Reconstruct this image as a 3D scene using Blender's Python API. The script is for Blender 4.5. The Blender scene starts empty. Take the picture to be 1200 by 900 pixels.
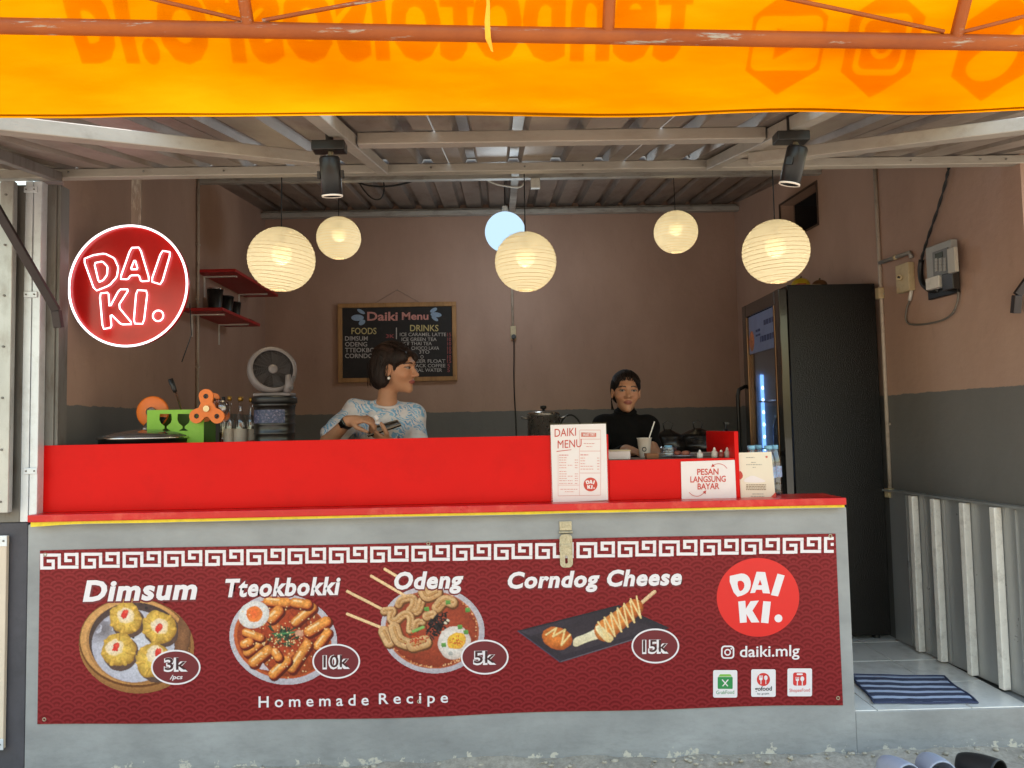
import bpy, bmesh, math, random
import numpy as np
from mathutils import Vector, Matrix
random.seed(7)
rng = np.random.default_rng(7)
PI = math.pi
sc = bpy.context.scene
COL = sc.collection

# ------------------------------------------------------------------ camera
CAM = np.array([0.0, -3.25, 1.38])
YAW, PITCH, ROLL = (math.radians(a) for a in (0.852, 3.294, -1.139))
def _axes():
    cy, sy, cp, sp = math.cos(YAW), math.sin(YAW), math.cos(PITCH), math.sin(PITCH)
    f = np.array([sy*cp, cy*cp, sp]); r = np.array([cy, -sy, 0.0]); u = np.cross(r, f)
    cr, sr = math.cos(ROLL), math.sin(ROLL)
    return cr*r + sr*u, cr*u - sr*r, f
AR, AU, AF = _axes()
cd = bpy.data.cameras.new('camera'); cam = bpy.data.objects.new('camera', cd); COL.objects.link(cam)
cd.sensor_fit = 'HORIZONTAL'; cd.sensor_width = 36; cd.lens = 27; cd.clip_start = 0.05; cd.clip_end = 2000
cam.matrix_world = Matrix(((AR[0], AU[0], -AF[0], CAM[0]), (AR[1], AU[1], -AF[1], CAM[1]),
                           (AR[2], AU[2], -AF[2], CAM[2]), (0, 0, 0, 1)))
sc.camera = cam

# ------------------------------------------------------------------ world, sun, exposure
SUN_EL, SUN_AZ = 71.0, 12.0          # the sun stands high behind the shop (degrees; azimuth from +Y towards +X)
w = bpy.data.worlds.new('World'); sc.world = w; w.use_nodes = True
nt = w.node_tree; bgn = nt.nodes['Background']
sky = nt.nodes.new('ShaderNodeTexSky'); sky.sky_type = 'NISHITA'; sky.sun_disc = False
sky.sun_elevation = math.radians(SUN_EL); sky.sun_rotation = math.radians(SUN_AZ)
sky.air_density = 2.5; sky.dust_density = 2.2; sky.ozone_density = 2.8
nt.links.new(sky.outputs[0], bgn.inputs[0]); bgn.inputs[1].default_value = 0.15
sl = bpy.data.lights.new('sun', 'SUN'); sl.energy = 2.4; sl.angle = math.radians(0.5); sl.color = (1, 0.95, 0.86)
so = bpy.data.objects.new('sun', sl); COL.objects.link(so); so.location = (0, 5, 12)
_d = Vector((math.sin(math.radians(SUN_AZ))*math.cos(math.radians(SUN_EL)), math.cos(math.radians(SUN_AZ))*math.cos(math.radians(SUN_EL)), math.sin(math.radians(SUN_EL))))
so.rotation_euler = _d.to_track_quat('Z', 'Y').to_euler()
sc.view_settings.view_transform = 'Standard'; sc.view_settings.look = 'None'
sc.view_settings.exposure = 1.76; sc.view_settings.gamma = 1; sc.view_settings.use_curve_mapping = False
sc.render.engine = 'CYCLES'
sc.cycles.use_denoising = True
try: sc.cycles.denoiser = 'OPENIMAGEDENOISE'
except Exception: pass
sc.cycles.max_bounces = 8; sc.cycles.diffuse_bounces = 5; sc.cycles.transparent_max_bounces = 12
sc.cycles.sample_clamp_indirect = 6; sc.cycles.caustics_reflective = False; sc.cycles.caustics_refractive = False

# ------------------------------------------------------------------ photo point -> real point on a known plane of the place
def _ray(px, py):
    px = np.asarray(px, float); py = np.asarray(py, float)
    return AF + (px[..., None]-600)/900*AR - (py[..., None]-450)/900*AU
def atn(px, py, Y):
    d = _ray(px, py); return CAM + d*((Y-CAM[1])/d[..., 1])[..., None]
def at(px, py, Y): return Vector(atn(px, py, Y))
def atX(px, py, X):
    d = _ray(px, py); return Vector(CAM + d*(X-CAM[0])/d[0])
def atZ(px, py, Z):
    d = _ray(px, py); return Vector(CAM + d*(Z-CAM[2])/d[2])
def atP(px, py, p0, n):
    d = _ray(px, py); p0 = np.array(p0, float); n = np.array(n, float)
    return Vector(CAM + d*((p0-CAM) @ n)/(d @ n))

# ------------------------------------------------------------------ materials
def lin(c):
    if isinstance(c, str):
        c = [int(c[i:i+2], 16)/255 for i in (0, 2, 4)]
    return tuple(x/12.92 if x <= .04045 else ((x+.055)/1.055)**2.4 for x in c)
def sock(n, *names):
    for k in names:
        if k in n.inputs: return n.inputs[k]
def nd(nt, t, **kw):
    n = nt.nodes.new(t)
    for k, v in kw.items():
        if k.startswith('i_'): n.inputs[int(k[2:]) if k[2:].isdigit() else k[2:].replace('_', ' ')].default_value = v
        else: setattr(n, k, v)
    return n
def base_mat(name):
    m = bpy.data.materials.new(name); m.use_nodes = True
    nt = m.node_tree; b = nt.nodes['Principled BSDF']
    return m, nt, b
def noise(nt, scale, detail=5, rough=.6, coord='Position', stretch=None):
    if coord == 'Position':
        g = nt.nodes.new('ShaderNodeNewGeometry'); src = g.outputs['Position']
    else:
        g = nt.nodes.new('ShaderNodeTexCoord'); src = g.outputs[coord]
    if stretch:
        mp = nd(nt, 'ShaderNodeMapping'); mp.inputs['Scale'].default_value = stretch
        nt.links.new(src, mp.inputs[0]); src = mp.outputs[0]
    n = nd(nt, 'ShaderNodeTexNoise'); n.inputs['Scale'].default_value = scale; n.inputs['Detail'].default_value = detail
    n.inputs['Roughness'].default_value = rough
    nt.links.new(src, n.inputs['Vector']); return n
def ramp(nt, src, stops):
    r = nt.nodes.new('ShaderNodeValToRGB'); cr = r.color_ramp
    while len(cr.elements) < len(stops): cr.elements.new(.5)
    for e, (p, c) in zip(cr.elements, stops):
        e.position = p; e.color = (*c, 1) if len(c) == 3 else c
    nt.links.new(src, r.inputs[0]); return r
def mixc(nt, fac, a, b, mode='MIX'):
    m = nd(nt, 'ShaderNodeMix', data_type='RGBA', blend_type=mode)
    for s, v in ((0, fac), (6, a), (7, b)):
        if hasattr(v, 'is_linked') or hasattr(v, 'links'): nt.links.new(v, m.inputs[s])
        else: m.inputs[s].default_value = v if s == 0 else (*v, 1)[:4]
    return m.outputs[2]
def bump(nt, b, h, strength=.2, dist=.002):
    bp = nd(nt, 'ShaderNodeBump'); bp.inputs['Strength'].default_value = strength; bp.inputs['Distance'].default_value = dist
    nt.links.new(h, bp.inputs['Height']); nt.links.new(bp.outputs[0], b.inputs['Normal']); return bp
MATS = {}
def M(name, col=None, rough=.5, metal=0.0, var=.08, scale=7, bstr=.0, bscale=90, stretch=None, coat=0, spec=None, dirt=None, dirt_amt=.5, emit=None, estr=0, sss=0):
    """one procedural surface: base colour that wanders a little, optional dirt with its own shape, fine relief"""
    if name in MATS: return MATS[name]
    m, nt, b = base_mat(name); c = lin(col)
    n = noise(nt, scale, stretch=stretch)
    r = ramp(nt, n.outputs[0], [(.3, tuple(x*(1-var) for x in c)), (.7, tuple(min(1, x*(1+var)) for x in c))])
    out = r.outputs[0]
    if dirt:
        n2 = noise(nt, scale*2.3, 8, .7, stretch=stretch)
        f = ramp(nt, n2.outputs[0], [(.5, (0, 0, 0)), (.68, (dirt_amt,)*3)])
        out = mixc(nt, f.outputs[0], out, lin(dirt))
    nt.links.new(out, b.inputs['Base Color'])
    n3 = noise(nt, scale*3)
    rr = nd(nt, 'ShaderNodeMapRange'); rr.inputs[3].default_value = max(0, rough-.07); rr.inputs[4].default_value = min(1, rough+.07)
    nt.links.new(n3.outputs[0], rr.inputs[0]); nt.links.new(rr.outputs[0], b.inputs['Roughness'])
    b.inputs['Metallic'].default_value = metal
    if coat: b.inputs['Coat Weight'].default_value = coat
    if spec is not None: b.inputs['Specular IOR Level'].default_value = spec
    if sss:
        b.inputs['Subsurface Weight'].default_value = sss; b.inputs['Subsurface Radius'].default_value = (.012, .005, .003)
    if emit:
        b.inputs['Emission Color'].default_value = (*lin(emit), 1); b.inputs['Emission Strength'].default_value = estr
    if bstr:
        n4 = noise(nt, bscale, 6, .65); bump(nt, b, n4.outputs[0], bstr)
    MATS[name] = m; return m
def glass_mat(name, col=(1, 1, 1), rough=.03, see=.85, tint=None):
    if name in MATS: return MATS[name]
    m = bpy.data.materials.new(name); m.use_nodes = True; nt = m.node_tree
    nt.nodes.clear(); o = nd(nt, 'ShaderNodeOutputMaterial')
    tr = nd(nt, 'ShaderNodeBsdfTransparent'); tr.inputs[0].default_value = (*(tint or col), 1)
    gl = nd(nt, 'ShaderNodeBsdfGlossy'); gl.inputs['Roughness'].default_value = rough
    fr = nd(nt, 'ShaderNodeFresnel'); fr.inputs[0].default_value = 1.45
    ad = nd(nt, 'ShaderNodeMath', operation='ADD', use_clamp=True); ad.inputs[1].default_value = (1-see)*.5
    bf = nd(nt, 'ShaderNodeNewGeometry'); iv = nd(nt, 'ShaderNodeMath', operation='SUBTRACT'); iv.inputs[0].default_value = 1; nt.links.new(bf.outputs['Backfacing'], iv.inputs[1]); ml = nd(nt, 'ShaderNodeMath', operation='MULTIPLY'); nt.links.new(fr.outputs[0], ml.inputs[0]); nt.links.new(iv.outputs[0], ml.inputs[1]); nt.links.new(ml.outputs[0], ad.inputs[0])
    mx = nd(nt, 'ShaderNodeMixShader'); nt.links.new(ad.outputs[0], mx.inputs[0]); nt.links.new(tr.outputs[0], mx.inputs[1]); nt.links.new(gl.outputs[0], mx.inputs[2])
    nt.links.new(mx.outputs[0], o.inputs[0]); MATS[name] = m; return m
def vcol_mat(name, rough=.5, sss=0, spec=.3, bstr=0):
    if name in MATS: return MATS[name]
    m, nt, b = base_mat(name)
    a = nd(nt, 'ShaderNodeAttribute', attribute_name='Col'); nt.links.new(a.outputs[0], b.inputs['Base Color'])
    b.inputs['Roughness'].default_value = rough; b.inputs['Specular IOR Level'].default_value = spec
    if sss:
        b.inputs['Subsurface Weight'].default_value = sss; b.inputs['Subsurface Radius'].default_value = (.012, .005, .003)
    if bstr:
        n4 = noise(nt, 240, 4, .6); bump(nt, b, n4.outputs[0], bstr)
    MATS[name] = m; return m

# ------------------------------------------------------------------ object helpers
WM = {}
def tag(o, label=None, cat=None, group=None, kind=None):
    if label: o['label'] = label
    if cat: o['category'] = cat
    if group: o['group'] = group
    if kind: o['kind'] = kind
    return o
def thing(name, label, cat, loc=(0, 0, 0), group=None):
    o = bpy.data.objects.new(name, None); COL.objects.link(o); o.location = loc; o.empty_display_size = .1
    WM[o.name] = Matrix.Translation(loc)
    return tag(o, label, cat, group)
def link(name, me, mats=(), parent=None):
    o = bpy.data.objects.new(name, me); COL.objects.link(o)
    for m in (mats if isinstance(mats, (list, tuple)) else [mats]):
        if m: me.materials.append(m)
    if parent is not None:
        o.parent = parent; o.matrix_parent_inverse = WM[parent.name].inverted()
    WM[o.name] = Matrix.Identity(4)
    return o
def copy_tree(o, parent=None):
    c = o.copy(); COL.objects.link(c); WM[c.name] = WM[o.name].copy()
    if parent is not None: c.parent = parent
    for ch in list(o.children): copy_tree(ch, c)
    return c
def frame_of(d, up=(0, 0, 1)):
    z = Vector(d).normalized(); u = Vector(up)
    if abs(z.dot(u)) > .98: u = Vector((0, 1, 0)) if abs(z.y) < .9 else Vector((1, 0, 0))
    x = u.cross(z).normalized(); y = z.cross(x)
    return x, y, z
class MB:
    def __init__(s): s.v = []; s.f = []; s.m = []; s.s = []
    def add(s, vs, fs, mat=0, smooth=False):
        o = len(s.v); s.v += [tuple(v) for v in vs]
        for f in fs: s.f.append(tuple(i+o for i in f)); s.m.append(mat); s.s.append(smooth)
        return s
    def box(s, a, b, mat=0):
        x0, y0, z0 = (min(p, q) for p, q in zip(a, b)); x1, y1, z1 = (max(p, q) for p, q in zip(a, b))
        return s.add([(x0, y0, z0), (x1, y0, z0), (x1, y1, z0), (x0, y1, z0), (x0, y0, z1), (x1, y0, z1), (x1, y1, z1), (x0, y1, z1)],
                     [(0, 3, 2, 1), (4, 5, 6, 7), (0, 1, 5, 4), (1, 2, 6, 5), (2, 3, 7, 6), (3, 0, 4, 7)], mat)
    def bar(s, p0, p1, w, h, up=(0, 0, 1), mat=0):
        p0, p1 = Vector(p0), Vector(p1); x, y, z = frame_of(p1-p0, up)
        c = [x*(i*w/2)+y*(j*h/2) for i, j in ((-1, -1), (1, -1), (1, 1), (-1, 1))]
        return s.add([p0+k for k in c]+[p1+k for k in c], [(3, 2, 1, 0), (4, 5, 6, 7), (0, 1, 5, 4), (1, 2, 6, 5), (2, 3, 7, 6), (3, 0, 4, 7)], mat)
    def obox(s, c, size, mtx, mat=0):
        hx, hy, hz = (k/2 for k in size); c = Vector(c)
        vs = [c + mtx @ Vector((i*hx, j*hy, k*hz)) for k in (-1, 1) for i, j in ((-1, -1), (1, -1), (1, 1), (-1, 1))]
        return s.add(vs, [(3, 2, 1, 0), (4, 5, 6, 7), (0, 1, 5, 4), (1, 2, 6, 5), (2, 3, 7, 6), (3, 0, 4, 7)], mat)
    def cyl(s, p0, p1, r0, r1=None, n=16, mat=0, caps=True, up=(0, 0, 1)):
        r1 = r0 if r1 is None else r1; p0, p1 = Vector(p0), Vector(p1); x, y, z = frame_of(p1-p0, up)
        ring = [x*math.cos(2*PI*i/n)+y*math.sin(2*PI*i/n) for i in range(n)]
        s.add([p0+k*r0 for k in ring]+[p1+k*r1 for k in ring], [(i, (i+1) % n, n+(i+1) % n, n+i) for i in range(n)], mat, True)
        if caps:
            s.add([p0+k*r0 for k in ring], [tuple(range(n-1, -1, -1))], mat); s.add([p1+k*r1 for k in ring], [tuple(range(n))], mat)
        return s
    def tube(s, path, r, n=8, closed=False, mat=0, flat=1.0):
        P = [Vector(p) for p in path]; N = len(P); rr = r if isinstance(r, (list, tuple)) else [r]*N
        T = []
        for i in range(N):
            a = P[(i-1) % N] if (closed or i > 0) else P[i]; b = P[(i+1) % N] if (closed or i < N-1) else P[i]
            t = (b-a); T.append(t.normalized() if t.length > 1e-9 else Vector((0, 0, 1)))
        x, y, _ = frame_of(T[0]); vs = []
        for i in range(N):
            x = (x - T[i]*x.dot(T[i])).normalized(); y = T[i].cross(x)
            vs += [P[i]+(x*math.cos(2*PI*k/n)+y*math.sin(2*PI*k/n)*flat)*rr[i] for k in range(n)]
        fs = []
        for i in range(N if closed else N-1):
            j = (i+1) % N
            fs += [(i*n+k, i*n+(k+1) % n, j*n+(k+1) % n, j*n+k) for k in range(n)]
        if not closed: fs += [tuple(range(n-1, -1, -1)), tuple((N-1)*n+k for k in range(n))]
        return s.add(vs, fs, mat, True)
    def lathe(s, prof, c=(0, 0, 0), n=24, mtx=None, mat=0, smooth=True, closed=False):
        c = Vector(c); mtx = mtx or Matrix.Identity(3); vs = []; K = len(prof)
        for r, z in prof:
            vs += [c + mtx @ Vector((r*math.cos(2*PI*i/n), r*math.sin(2*PI*i/n), z)) for i in range(n)]
        fs = [(k*n+i, k*n+(i+1) % n, (k+1)*n+(i+1) % n, (k+1)*n+i) for k in range(K-1) for i in range(n)]
        if closed: fs += [((K-1)*n+i, (K-1)*n+(i+1) % n, (i+1) % n, i) for i in range(n)]
        else:
            if prof[0][0] > 1e-6: fs.append(tuple(range(n-1, -1, -1)))
            if prof[-1][0] > 1e-6: fs.append(tuple((K-1)*n+i for i in range(n)))
        return s.add(vs, fs, mat, smooth)
    def ball(s, c, r, n=16, m=10, mat=0, mtx=None):
        r = (r, r, r) if isinstance(r, (int, float)) else r
        mtx = mtx or Matrix.Identity(3)
        c = Vector(c); vs = []; fs = []
        for j in range(m+1):
            t = PI*j/m
            vs += [c + mtx @ Vector((r[0]*math.sin(t)*math.cos(2*PI*i/n), r[1]*math.sin(t)*math.sin(2*PI*i/n), r[2]*math.cos(t))) for i in range(n)]
        for j in range(m): fs += [(j*n+i, (j+1)*n+i, (j+1)*n+(i+1) % n, j*n+(i+1) % n) for i in range(n)]
        return s.add(vs, fs, mat, True)
    def build(s, name, mats, parent=None, bevel=0, seg=2, merge=False):
        me = bpy.data.meshes.new(name); me.from_pydata(s.v, [], s.f)
        me.polygons.foreach_set('material_index', s.m); me.polygons.foreach_set('use_smooth', s.s); me.update()
        if merge:
            bm = bmesh.new(); bm.from_mesh(me); bmesh.ops.remove_doubles(bm, verts=bm.verts, dist=1e-5); bm.to_mesh(me); bm.free()
        o = link(name, me, mats, parent)
        if bevel:
            md = o.modifiers.new('edge', 'BEVEL'); md.width = bevel; md.segments = seg; md.limit_method = 'ANGLE'; md.angle_limit = math.radians(40)
        return o
def curve_mesh(cu, name):
    o = bpy.data.objects.new('tmp', cu); COL.objects.link(o)
    dg = bpy.context.evaluated_depsgraph_get(); dg.update()
    me = bpy.data.meshes.new_from_object(o.evaluated_get(dg)); me.name = name
    bpy.data.objects.remove(o); bpy.data.curves.remove(cu)
    me.materials.clear(); return me
def xform(me, fn):
    n = len(me.vertices); a = np.empty(n*3); me.vertices.foreach_get('co', a); a = a.reshape(-1, 3)
    a = np.ascontiguousarray(fn(a)); me.vertices.foreach_set('co', a.ravel()); me.update(); return me
def text_mesh(s, name='lettering', bold=.0, shear=0, ext=0, spacing=1.0, line=1.0, align='LEFT', res=3):
    cu = bpy.data.curves.new('t', 'FONT'); cu.body = s; cu.size = 1; cu.offset = bold; cu.shear = shear; cu.extrude = ext
    cu.space_character = spacing; cu.space_line = line; cu.align_x = align; cu.resolution_u = res
    return curve_mesh(cu, name)
def fill_mesh(polys, name='shape', ext=0.0):
    """flat or extruded shape from closed 2-D outlines; outlines inside others cut holes"""
    cu = bpy.data.curves.new('c', 'CURVE'); cu.dimensions = '2D'; cu.fill_mode = 'BOTH'; cu.extrude = ext
    for p in polys:
        sp = cu.splines.new('POLY'); sp.points.add(len(p)-1); sp.use_cyclic_u = True
        for q, (x, y) in zip(sp.points, p): q.co = (x, y, 0, 1)
    return curve_mesh(cu, name)
def circ(cx, cy, rx, ry=None, n=40, a0=0):
    ry = rx if ry is None else ry
    return [(cx+rx*math.cos(a0+2*PI*i/n), cy+ry*math.sin(a0+2*PI*i/n)) for i in range(n)]
def rrect(x0, y0, x1, y1, r, n=5):
    out = []
    for cx, cy, a in ((x1-r, y1-r, 0), (x0+r, y1-r, 90), (x0+r, y0+r, 180), (x1-r, y0+r, 270)):
        out += [(cx+r*math.cos(math.radians(a+90*i/n)), cy+r*math.sin(math.radians(a+90*i/n))) for i in range(n+1)]
    return out
def smooth_poly(p, it=1, closed=True, r=.25):
    for _ in range(it):
        q = []; N = len(p)
        for i in range(N if closed else N-1):
            a, b = p[i], p[(i+1) % N]
            q += [tuple(a[k]*(1-r)+b[k]*r for k in range(len(a))), tuple(a[k]*r+b[k]*(1-r) for k in range(len(a)))]
        p = q if closed else [p[0]]+q+[p[-1]]
    return p
def sstep(e0, e1, x):
    t = np.clip((x-e0)/(e1-e0), 0, 1); return t*t*(3-2*t)
def vnoise(x, y, seed=0, oct=3):
    out = np.zeros(np.broadcast(x, y).shape); amp = 1; tot = 0
    for o in range(oct):
        xi = np.floor(x).astype(np.int64); yi = np.floor(y).astype(np.int64); fx = x-xi; fy = y-yi
        fx = fx*fx*(3-2*fx); fy = fy*fy*(3-2*fy)
        def hsh(i, j):
            k = (i*374761393 + j*668265263 + (seed+o*17)*974634777) & 0xffffffff
            k = ((k ^ (k >> 13))*1274126177) & 0xffffffff
            return ((k ^ (k >> 16)) & 0xffff)/65535.0
        v = (hsh(xi, yi)*(1-fx)+hsh(xi+1, yi)*fx)*(1-fy)+(hsh(xi, yi+1)*(1-fx)+hsh(xi+1, yi+1)*fx)*fy
        out += v*amp; tot += amp; amp *= .5; x = x*2.03; y = y*2.03
    return out/tot
# ================================================================== surfaces of the place
def wall_mat():
    m, nt, b = base_mat('painted_plaster')
    g = nt.nodes.new('ShaderNodeNewGeometry'); sp = nd(nt, 'ShaderNodeSeparateXYZ'); nt.links.new(g.outputs['Position'], sp.inputs[0])
    n0 = noise(nt, 14, 4); wob = nd(nt, 'ShaderNodeMath', operation='MULTIPLY_ADD'); wob.inputs[1].default_value = .026; nt.links.new(n0.outputs[0], wob.inputs[0])
    nt.links.new(sp.outputs['Z'], wob.inputs[2])
    n1 = noise(nt, 1.6, 6, .6, stretch=(1, 1, .45)); n2 = noise(nt, 22, 6, .7, stretch=(1, 1, .3))
    up = ramp(nt, n1.outputs[0], [(.25, lin('9d7d6c')), (.55, lin('ae8d7b')), (.8, lin('b89885'))])
    lo = ramp(nt, n1.outputs[0], [(.25, lin('625f5b')), (.75, lin('75716d'))])
    cut = nd(nt, 'ShaderNodeMapRange'); cut.inputs[1].default_value = 1.5335; cut.inputs[2].default_value = 1.5375; nt.links.new(wob.outputs[0], cut.inputs[0])
    c = mixc(nt, cut.outputs[0], lo.outputs[0], up.outputs[0])
    sc_ = ramp(nt, n2.outputs[0], [(.60, (0, 0, 0)), (.76, (.26, .26, .26))])
    c = mixc(nt, sc_.outputs[0], c, lin('6e5a50'))
    nt.links.new(c, b.inputs['Base Color']); b.inputs['Roughness'].default_value = .62; b.inputs['Specular IOR Level'].default_value = .35
    n3 = noise(nt, 9, 8, .62); bump(nt, b, n3.outputs[0], .35, .012)
    return m
WALL = wall_mat()
def grey_paint():
    m, nt, b = base_mat('grey_painted_masonry')
    g = nt.nodes.new('ShaderNodeNewGeometry'); sp = nd(nt, 'ShaderNodeSeparateXYZ'); nt.links.new(g.outputs['Position'], sp.inputs[0])
    n1 = noise(nt, 2.2, 7, .6, stretch=(1, 1, 1.8)); n2 = noise(nt, 17, 9, .72); n3 = noise(nt, 34, 8, .7, stretch=(.5, 1, 1.4))
    c = ramp(nt, n1.outputs[0], [(.28, lin('838180')), (.52, lin('979593')), (.78, lin('a9a7a5'))]).outputs[0]
    low = nd(nt, 'ShaderNodeMapRange'); low.inputs[1].default_value = .26; low.inputs[2].default_value = .0; nt.links.new(sp.outputs['Z'], low.inputs[0])
    # scuffs and grime low down, where the paint is worn
    gr = ramp(nt, n3.outputs[0], [(.46, (0, 0, 0)), (.7, (.4, .4, .4))])
    mm = nd(nt, 'ShaderNodeMath', operation='MULTIPLY'); nt.links.new(gr.outputs[0], mm.inputs[0]); nt.links.new(low.outputs[0], mm.inputs[1])
    c = mixc(nt, mm.outputs[0], c, lin('686662'))
    # chips to bare render
    l2 = nd(nt, 'ShaderNodeMapRange'); l2.inputs[1].default_value = .10; l2.inputs[2].default_value = .0; l2.inputs[3].default_value = 0; l2.inputs[4].default_value = .24; nt.links.new(sp.outputs['Z'], l2.inputs[0])
    ad = nd(nt, 'ShaderNodeMath', operation='ADD'); nt.links.new(n2.outputs[0], ad.inputs[0]); nt.links.new(l2.outputs[0], ad.inputs[1])
    ch = ramp(nt, ad.outputs[0], [(.735, (0, 0, 0)), (.75, (1, 1, 1))])
    c = mixc(nt, ch.outputs[0], c, lin('c6bdae'))
    nt.links.new(c, b.inputs['Base Color']); b.inputs['Roughness'].default_value = .55
    sb = nd(nt, 'ShaderNodeMath', operation='SUBTRACT'); nt.links.new(noise(nt, 26, 8, .65).outputs[0], sb.inputs[0]); nt.links.new(ch.outputs[0], sb.inputs[1])
    bump(nt, b, sb.outputs[0], .35, .004)
    return m
GREY = grey_paint()
def ground_mat():
    m, nt, b = base_mat('worn_concrete_ground')
    n1 = noise(nt, 1.1, 8, .6); n2 = noise(nt, 38, 8, .75); v = nd(nt, 'ShaderNodeTexVoronoi'); v.inputs['Scale'].default_value = 60
    g = nt.nodes.new('ShaderNodeNewGeometry'); nt.links.new(g.outputs['Position'], v.inputs['Vector'])
    c = ramp(nt, n1.outputs[0], [(.3, lin('a89b8a')), (.6, lin('bfb2a1')), (.8, lin('cec2b0'))]).outputs[0]
    d = ramp(nt, n2.outputs[0], [(.4, (.5, .5, .5)), (.65, (1, 1, 1))]).outputs[0]
    c = mixc(nt, .7, c, d, 'MULTIPLY'); nt.links.new(c, b.inputs['Base Color']); b.inputs['Roughness'].default_value = .9
    bump(nt, b, n2.outputs[0], .8, .008); return m
GALV = M('galvanised_steel', 'b4b2ae', .42, .75, .14, 5, .15, 60, (1, 1, .5), dirt='8a7f74', dirt_amt=.5)
GALV_B = M('galvanised_steel_bright', 'd8dade', .38, .35, .08, 6, .1, 80, dirt='a5a29c', dirt_amt=.35)
GALV_D = M('weathered_steel_jamb', '77726c', .55, .35, .15, 9, .2, 60, (1, 1, .2), dirt='5b4e42', dirt_amt=.7)
SHEET = M('corrugated_sheet', '94877c', .46, .45, .16, 3.2, .12, 40, (1, .35, 1), dirt='6d5a4c', dirt_amt=.65)
SHEET_IN = M('corrugated_sheet_inside', '8d7f75', .4, .45, .16, 3.2, .12, 40, (1, .35, 1), dirt='5a483c', dirt_amt=.7)
BEAMM = M('primed_beam_steel', 'a59b8f', .5, .25, .12, 8, .25, 50, (.3, 1, 1), dirt='8b7f72', dirt_amt=.5)
BEAM_IN = M('beam_steel_inside', 'aea79e', .5, .2, .12, 8, .2, 50, (.3, 1, 1), dirt='6d5a48', dirt_amt=.6)
RED = M('red_laminate', 'd60a06', .38, 0, .04, 3, .04, 30, dirt='bb0a07', dirt_amt=.25, spec=.16)
RED_EDGE = M('red_edge_board', 'cc0c08', .3, 0, .08, 5, .05, 30, dirt='e86a50', dirt_amt=.4)
YELLOW = M('yellow_edge_tape', 'e8cc1e', .45, 0, .1, 12, 0, dirt='a89018', dirt_amt=.4)
CHARCOAL = M('charcoal_wall_paint', '4a464b', .7, 0, .14, 6, .4, 30, dirt='3a363a', dirt_amt=.5)
BLACKP = M('black_plastic', '161413', .42, 0, .15, 20)
BLACKM = M('black_painted_metal', '1d1a19', .38, .2, .15, 20)
DARKBROWN = M('dark_brown_steel', '352b2a', .5, .3, .15, 15, .2, 60)
WHITEP = M('white_plastic', 'd9d2c6', .5, 0, .06, 12, dirt='a5988a', dirt_amt=.35)
CREAMP = M('cream_plastic', 'c2ad86', .5, 0, .08, 12, dirt='8a7758', dirt_amt=.35)
PVC = M('pvc_pipe', 'b8a898', .5, 0, .08, 10, dirt='85705f', dirt_amt=.5)
CABLE_B = M('black_cable', '151312', .5, 0, .1, 20)
CABLE_W = M('white_cable', 'cfc6b8', .5, 0, .1, 20)
CABLE_G = M('grey_cable', '6e675e', .5, 0, .1, 20)

# ---- ground: one sheet, finer and uneven near the shop
def make_ground():
    xs = np.concatenate([[-60, -25, -10, -5], np.linspace(-3.2, 3.6, 150), [5, 10, 25, 60]])
    ys = np.concatenate([[-60, -25, -10, -5, -2.5], np.linspace(-1.2, .0, 50), [.5, 10, 25, 60]])
    X, Y = np.meshgrid(xs, ys); Z = np.where((abs(X) < 4) & (Y > -1.3) & (Y < .01), (vnoise(X*9, Y*9, 3, 4)-.5)*.022*sstep(-1.2, -.6, Y), 0)
    # crumbled mortar fillet against the wall
    Z += np.where((abs(X) < 4) & (Y < .01), .035*sstep(-.09, .0, Y+.06*(vnoise(X*5, X*0, 8, 3)-.5))*(vnoise(X*6, Y*20, 5, 3)), 0)
    n, m_ = len(ys), len(xs); V = np.stack([X, Y, Z], -1).reshape(-1, 3)
    F = [(j*m_+i, j*m_+i+1, (j+1)*m_+i+1, (j+1)*m_+i) for j in range(n-1) for i in range(m_-1)]
    me = bpy.data.meshes.new('ground'); me.from_pydata(V.tolist(), [], F); me.polygons.foreach_set('use_smooth', [True]*len(F))
    o = link('ground', me, ground_mat()); tag(o, kind='structure'); return o
make_ground()
def make_rubble():
    mb = MB()
    for i in range(170):
        x = random.uniform(-2.1, 2.6); y = -abs(random.gauss(0, .05))-.012; r = random.uniform(.003, .011)
        if 1.44 < x < 2.05 and y < -.05: continue
        mb.ball((x, y, .012+r*.3), (r*random.uniform(.8, 1.8), r, r*.7), 6, 4, 0)
        k = len(mb.v)
        for q in range(k-30, k):
            v = mb.v[q]; mb.v[q] = tuple(c+random.uniform(-.25, .25)*r for c in v)
    o = mb.build('rubble', M('mortar_crumbs', 'b0a492', .9, 0, .25, 40))
    tag(o, 'crumbs of mortar and grit along the foot of the grey wall', 'rubble', kind='stuff')
make_rubble()

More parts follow.
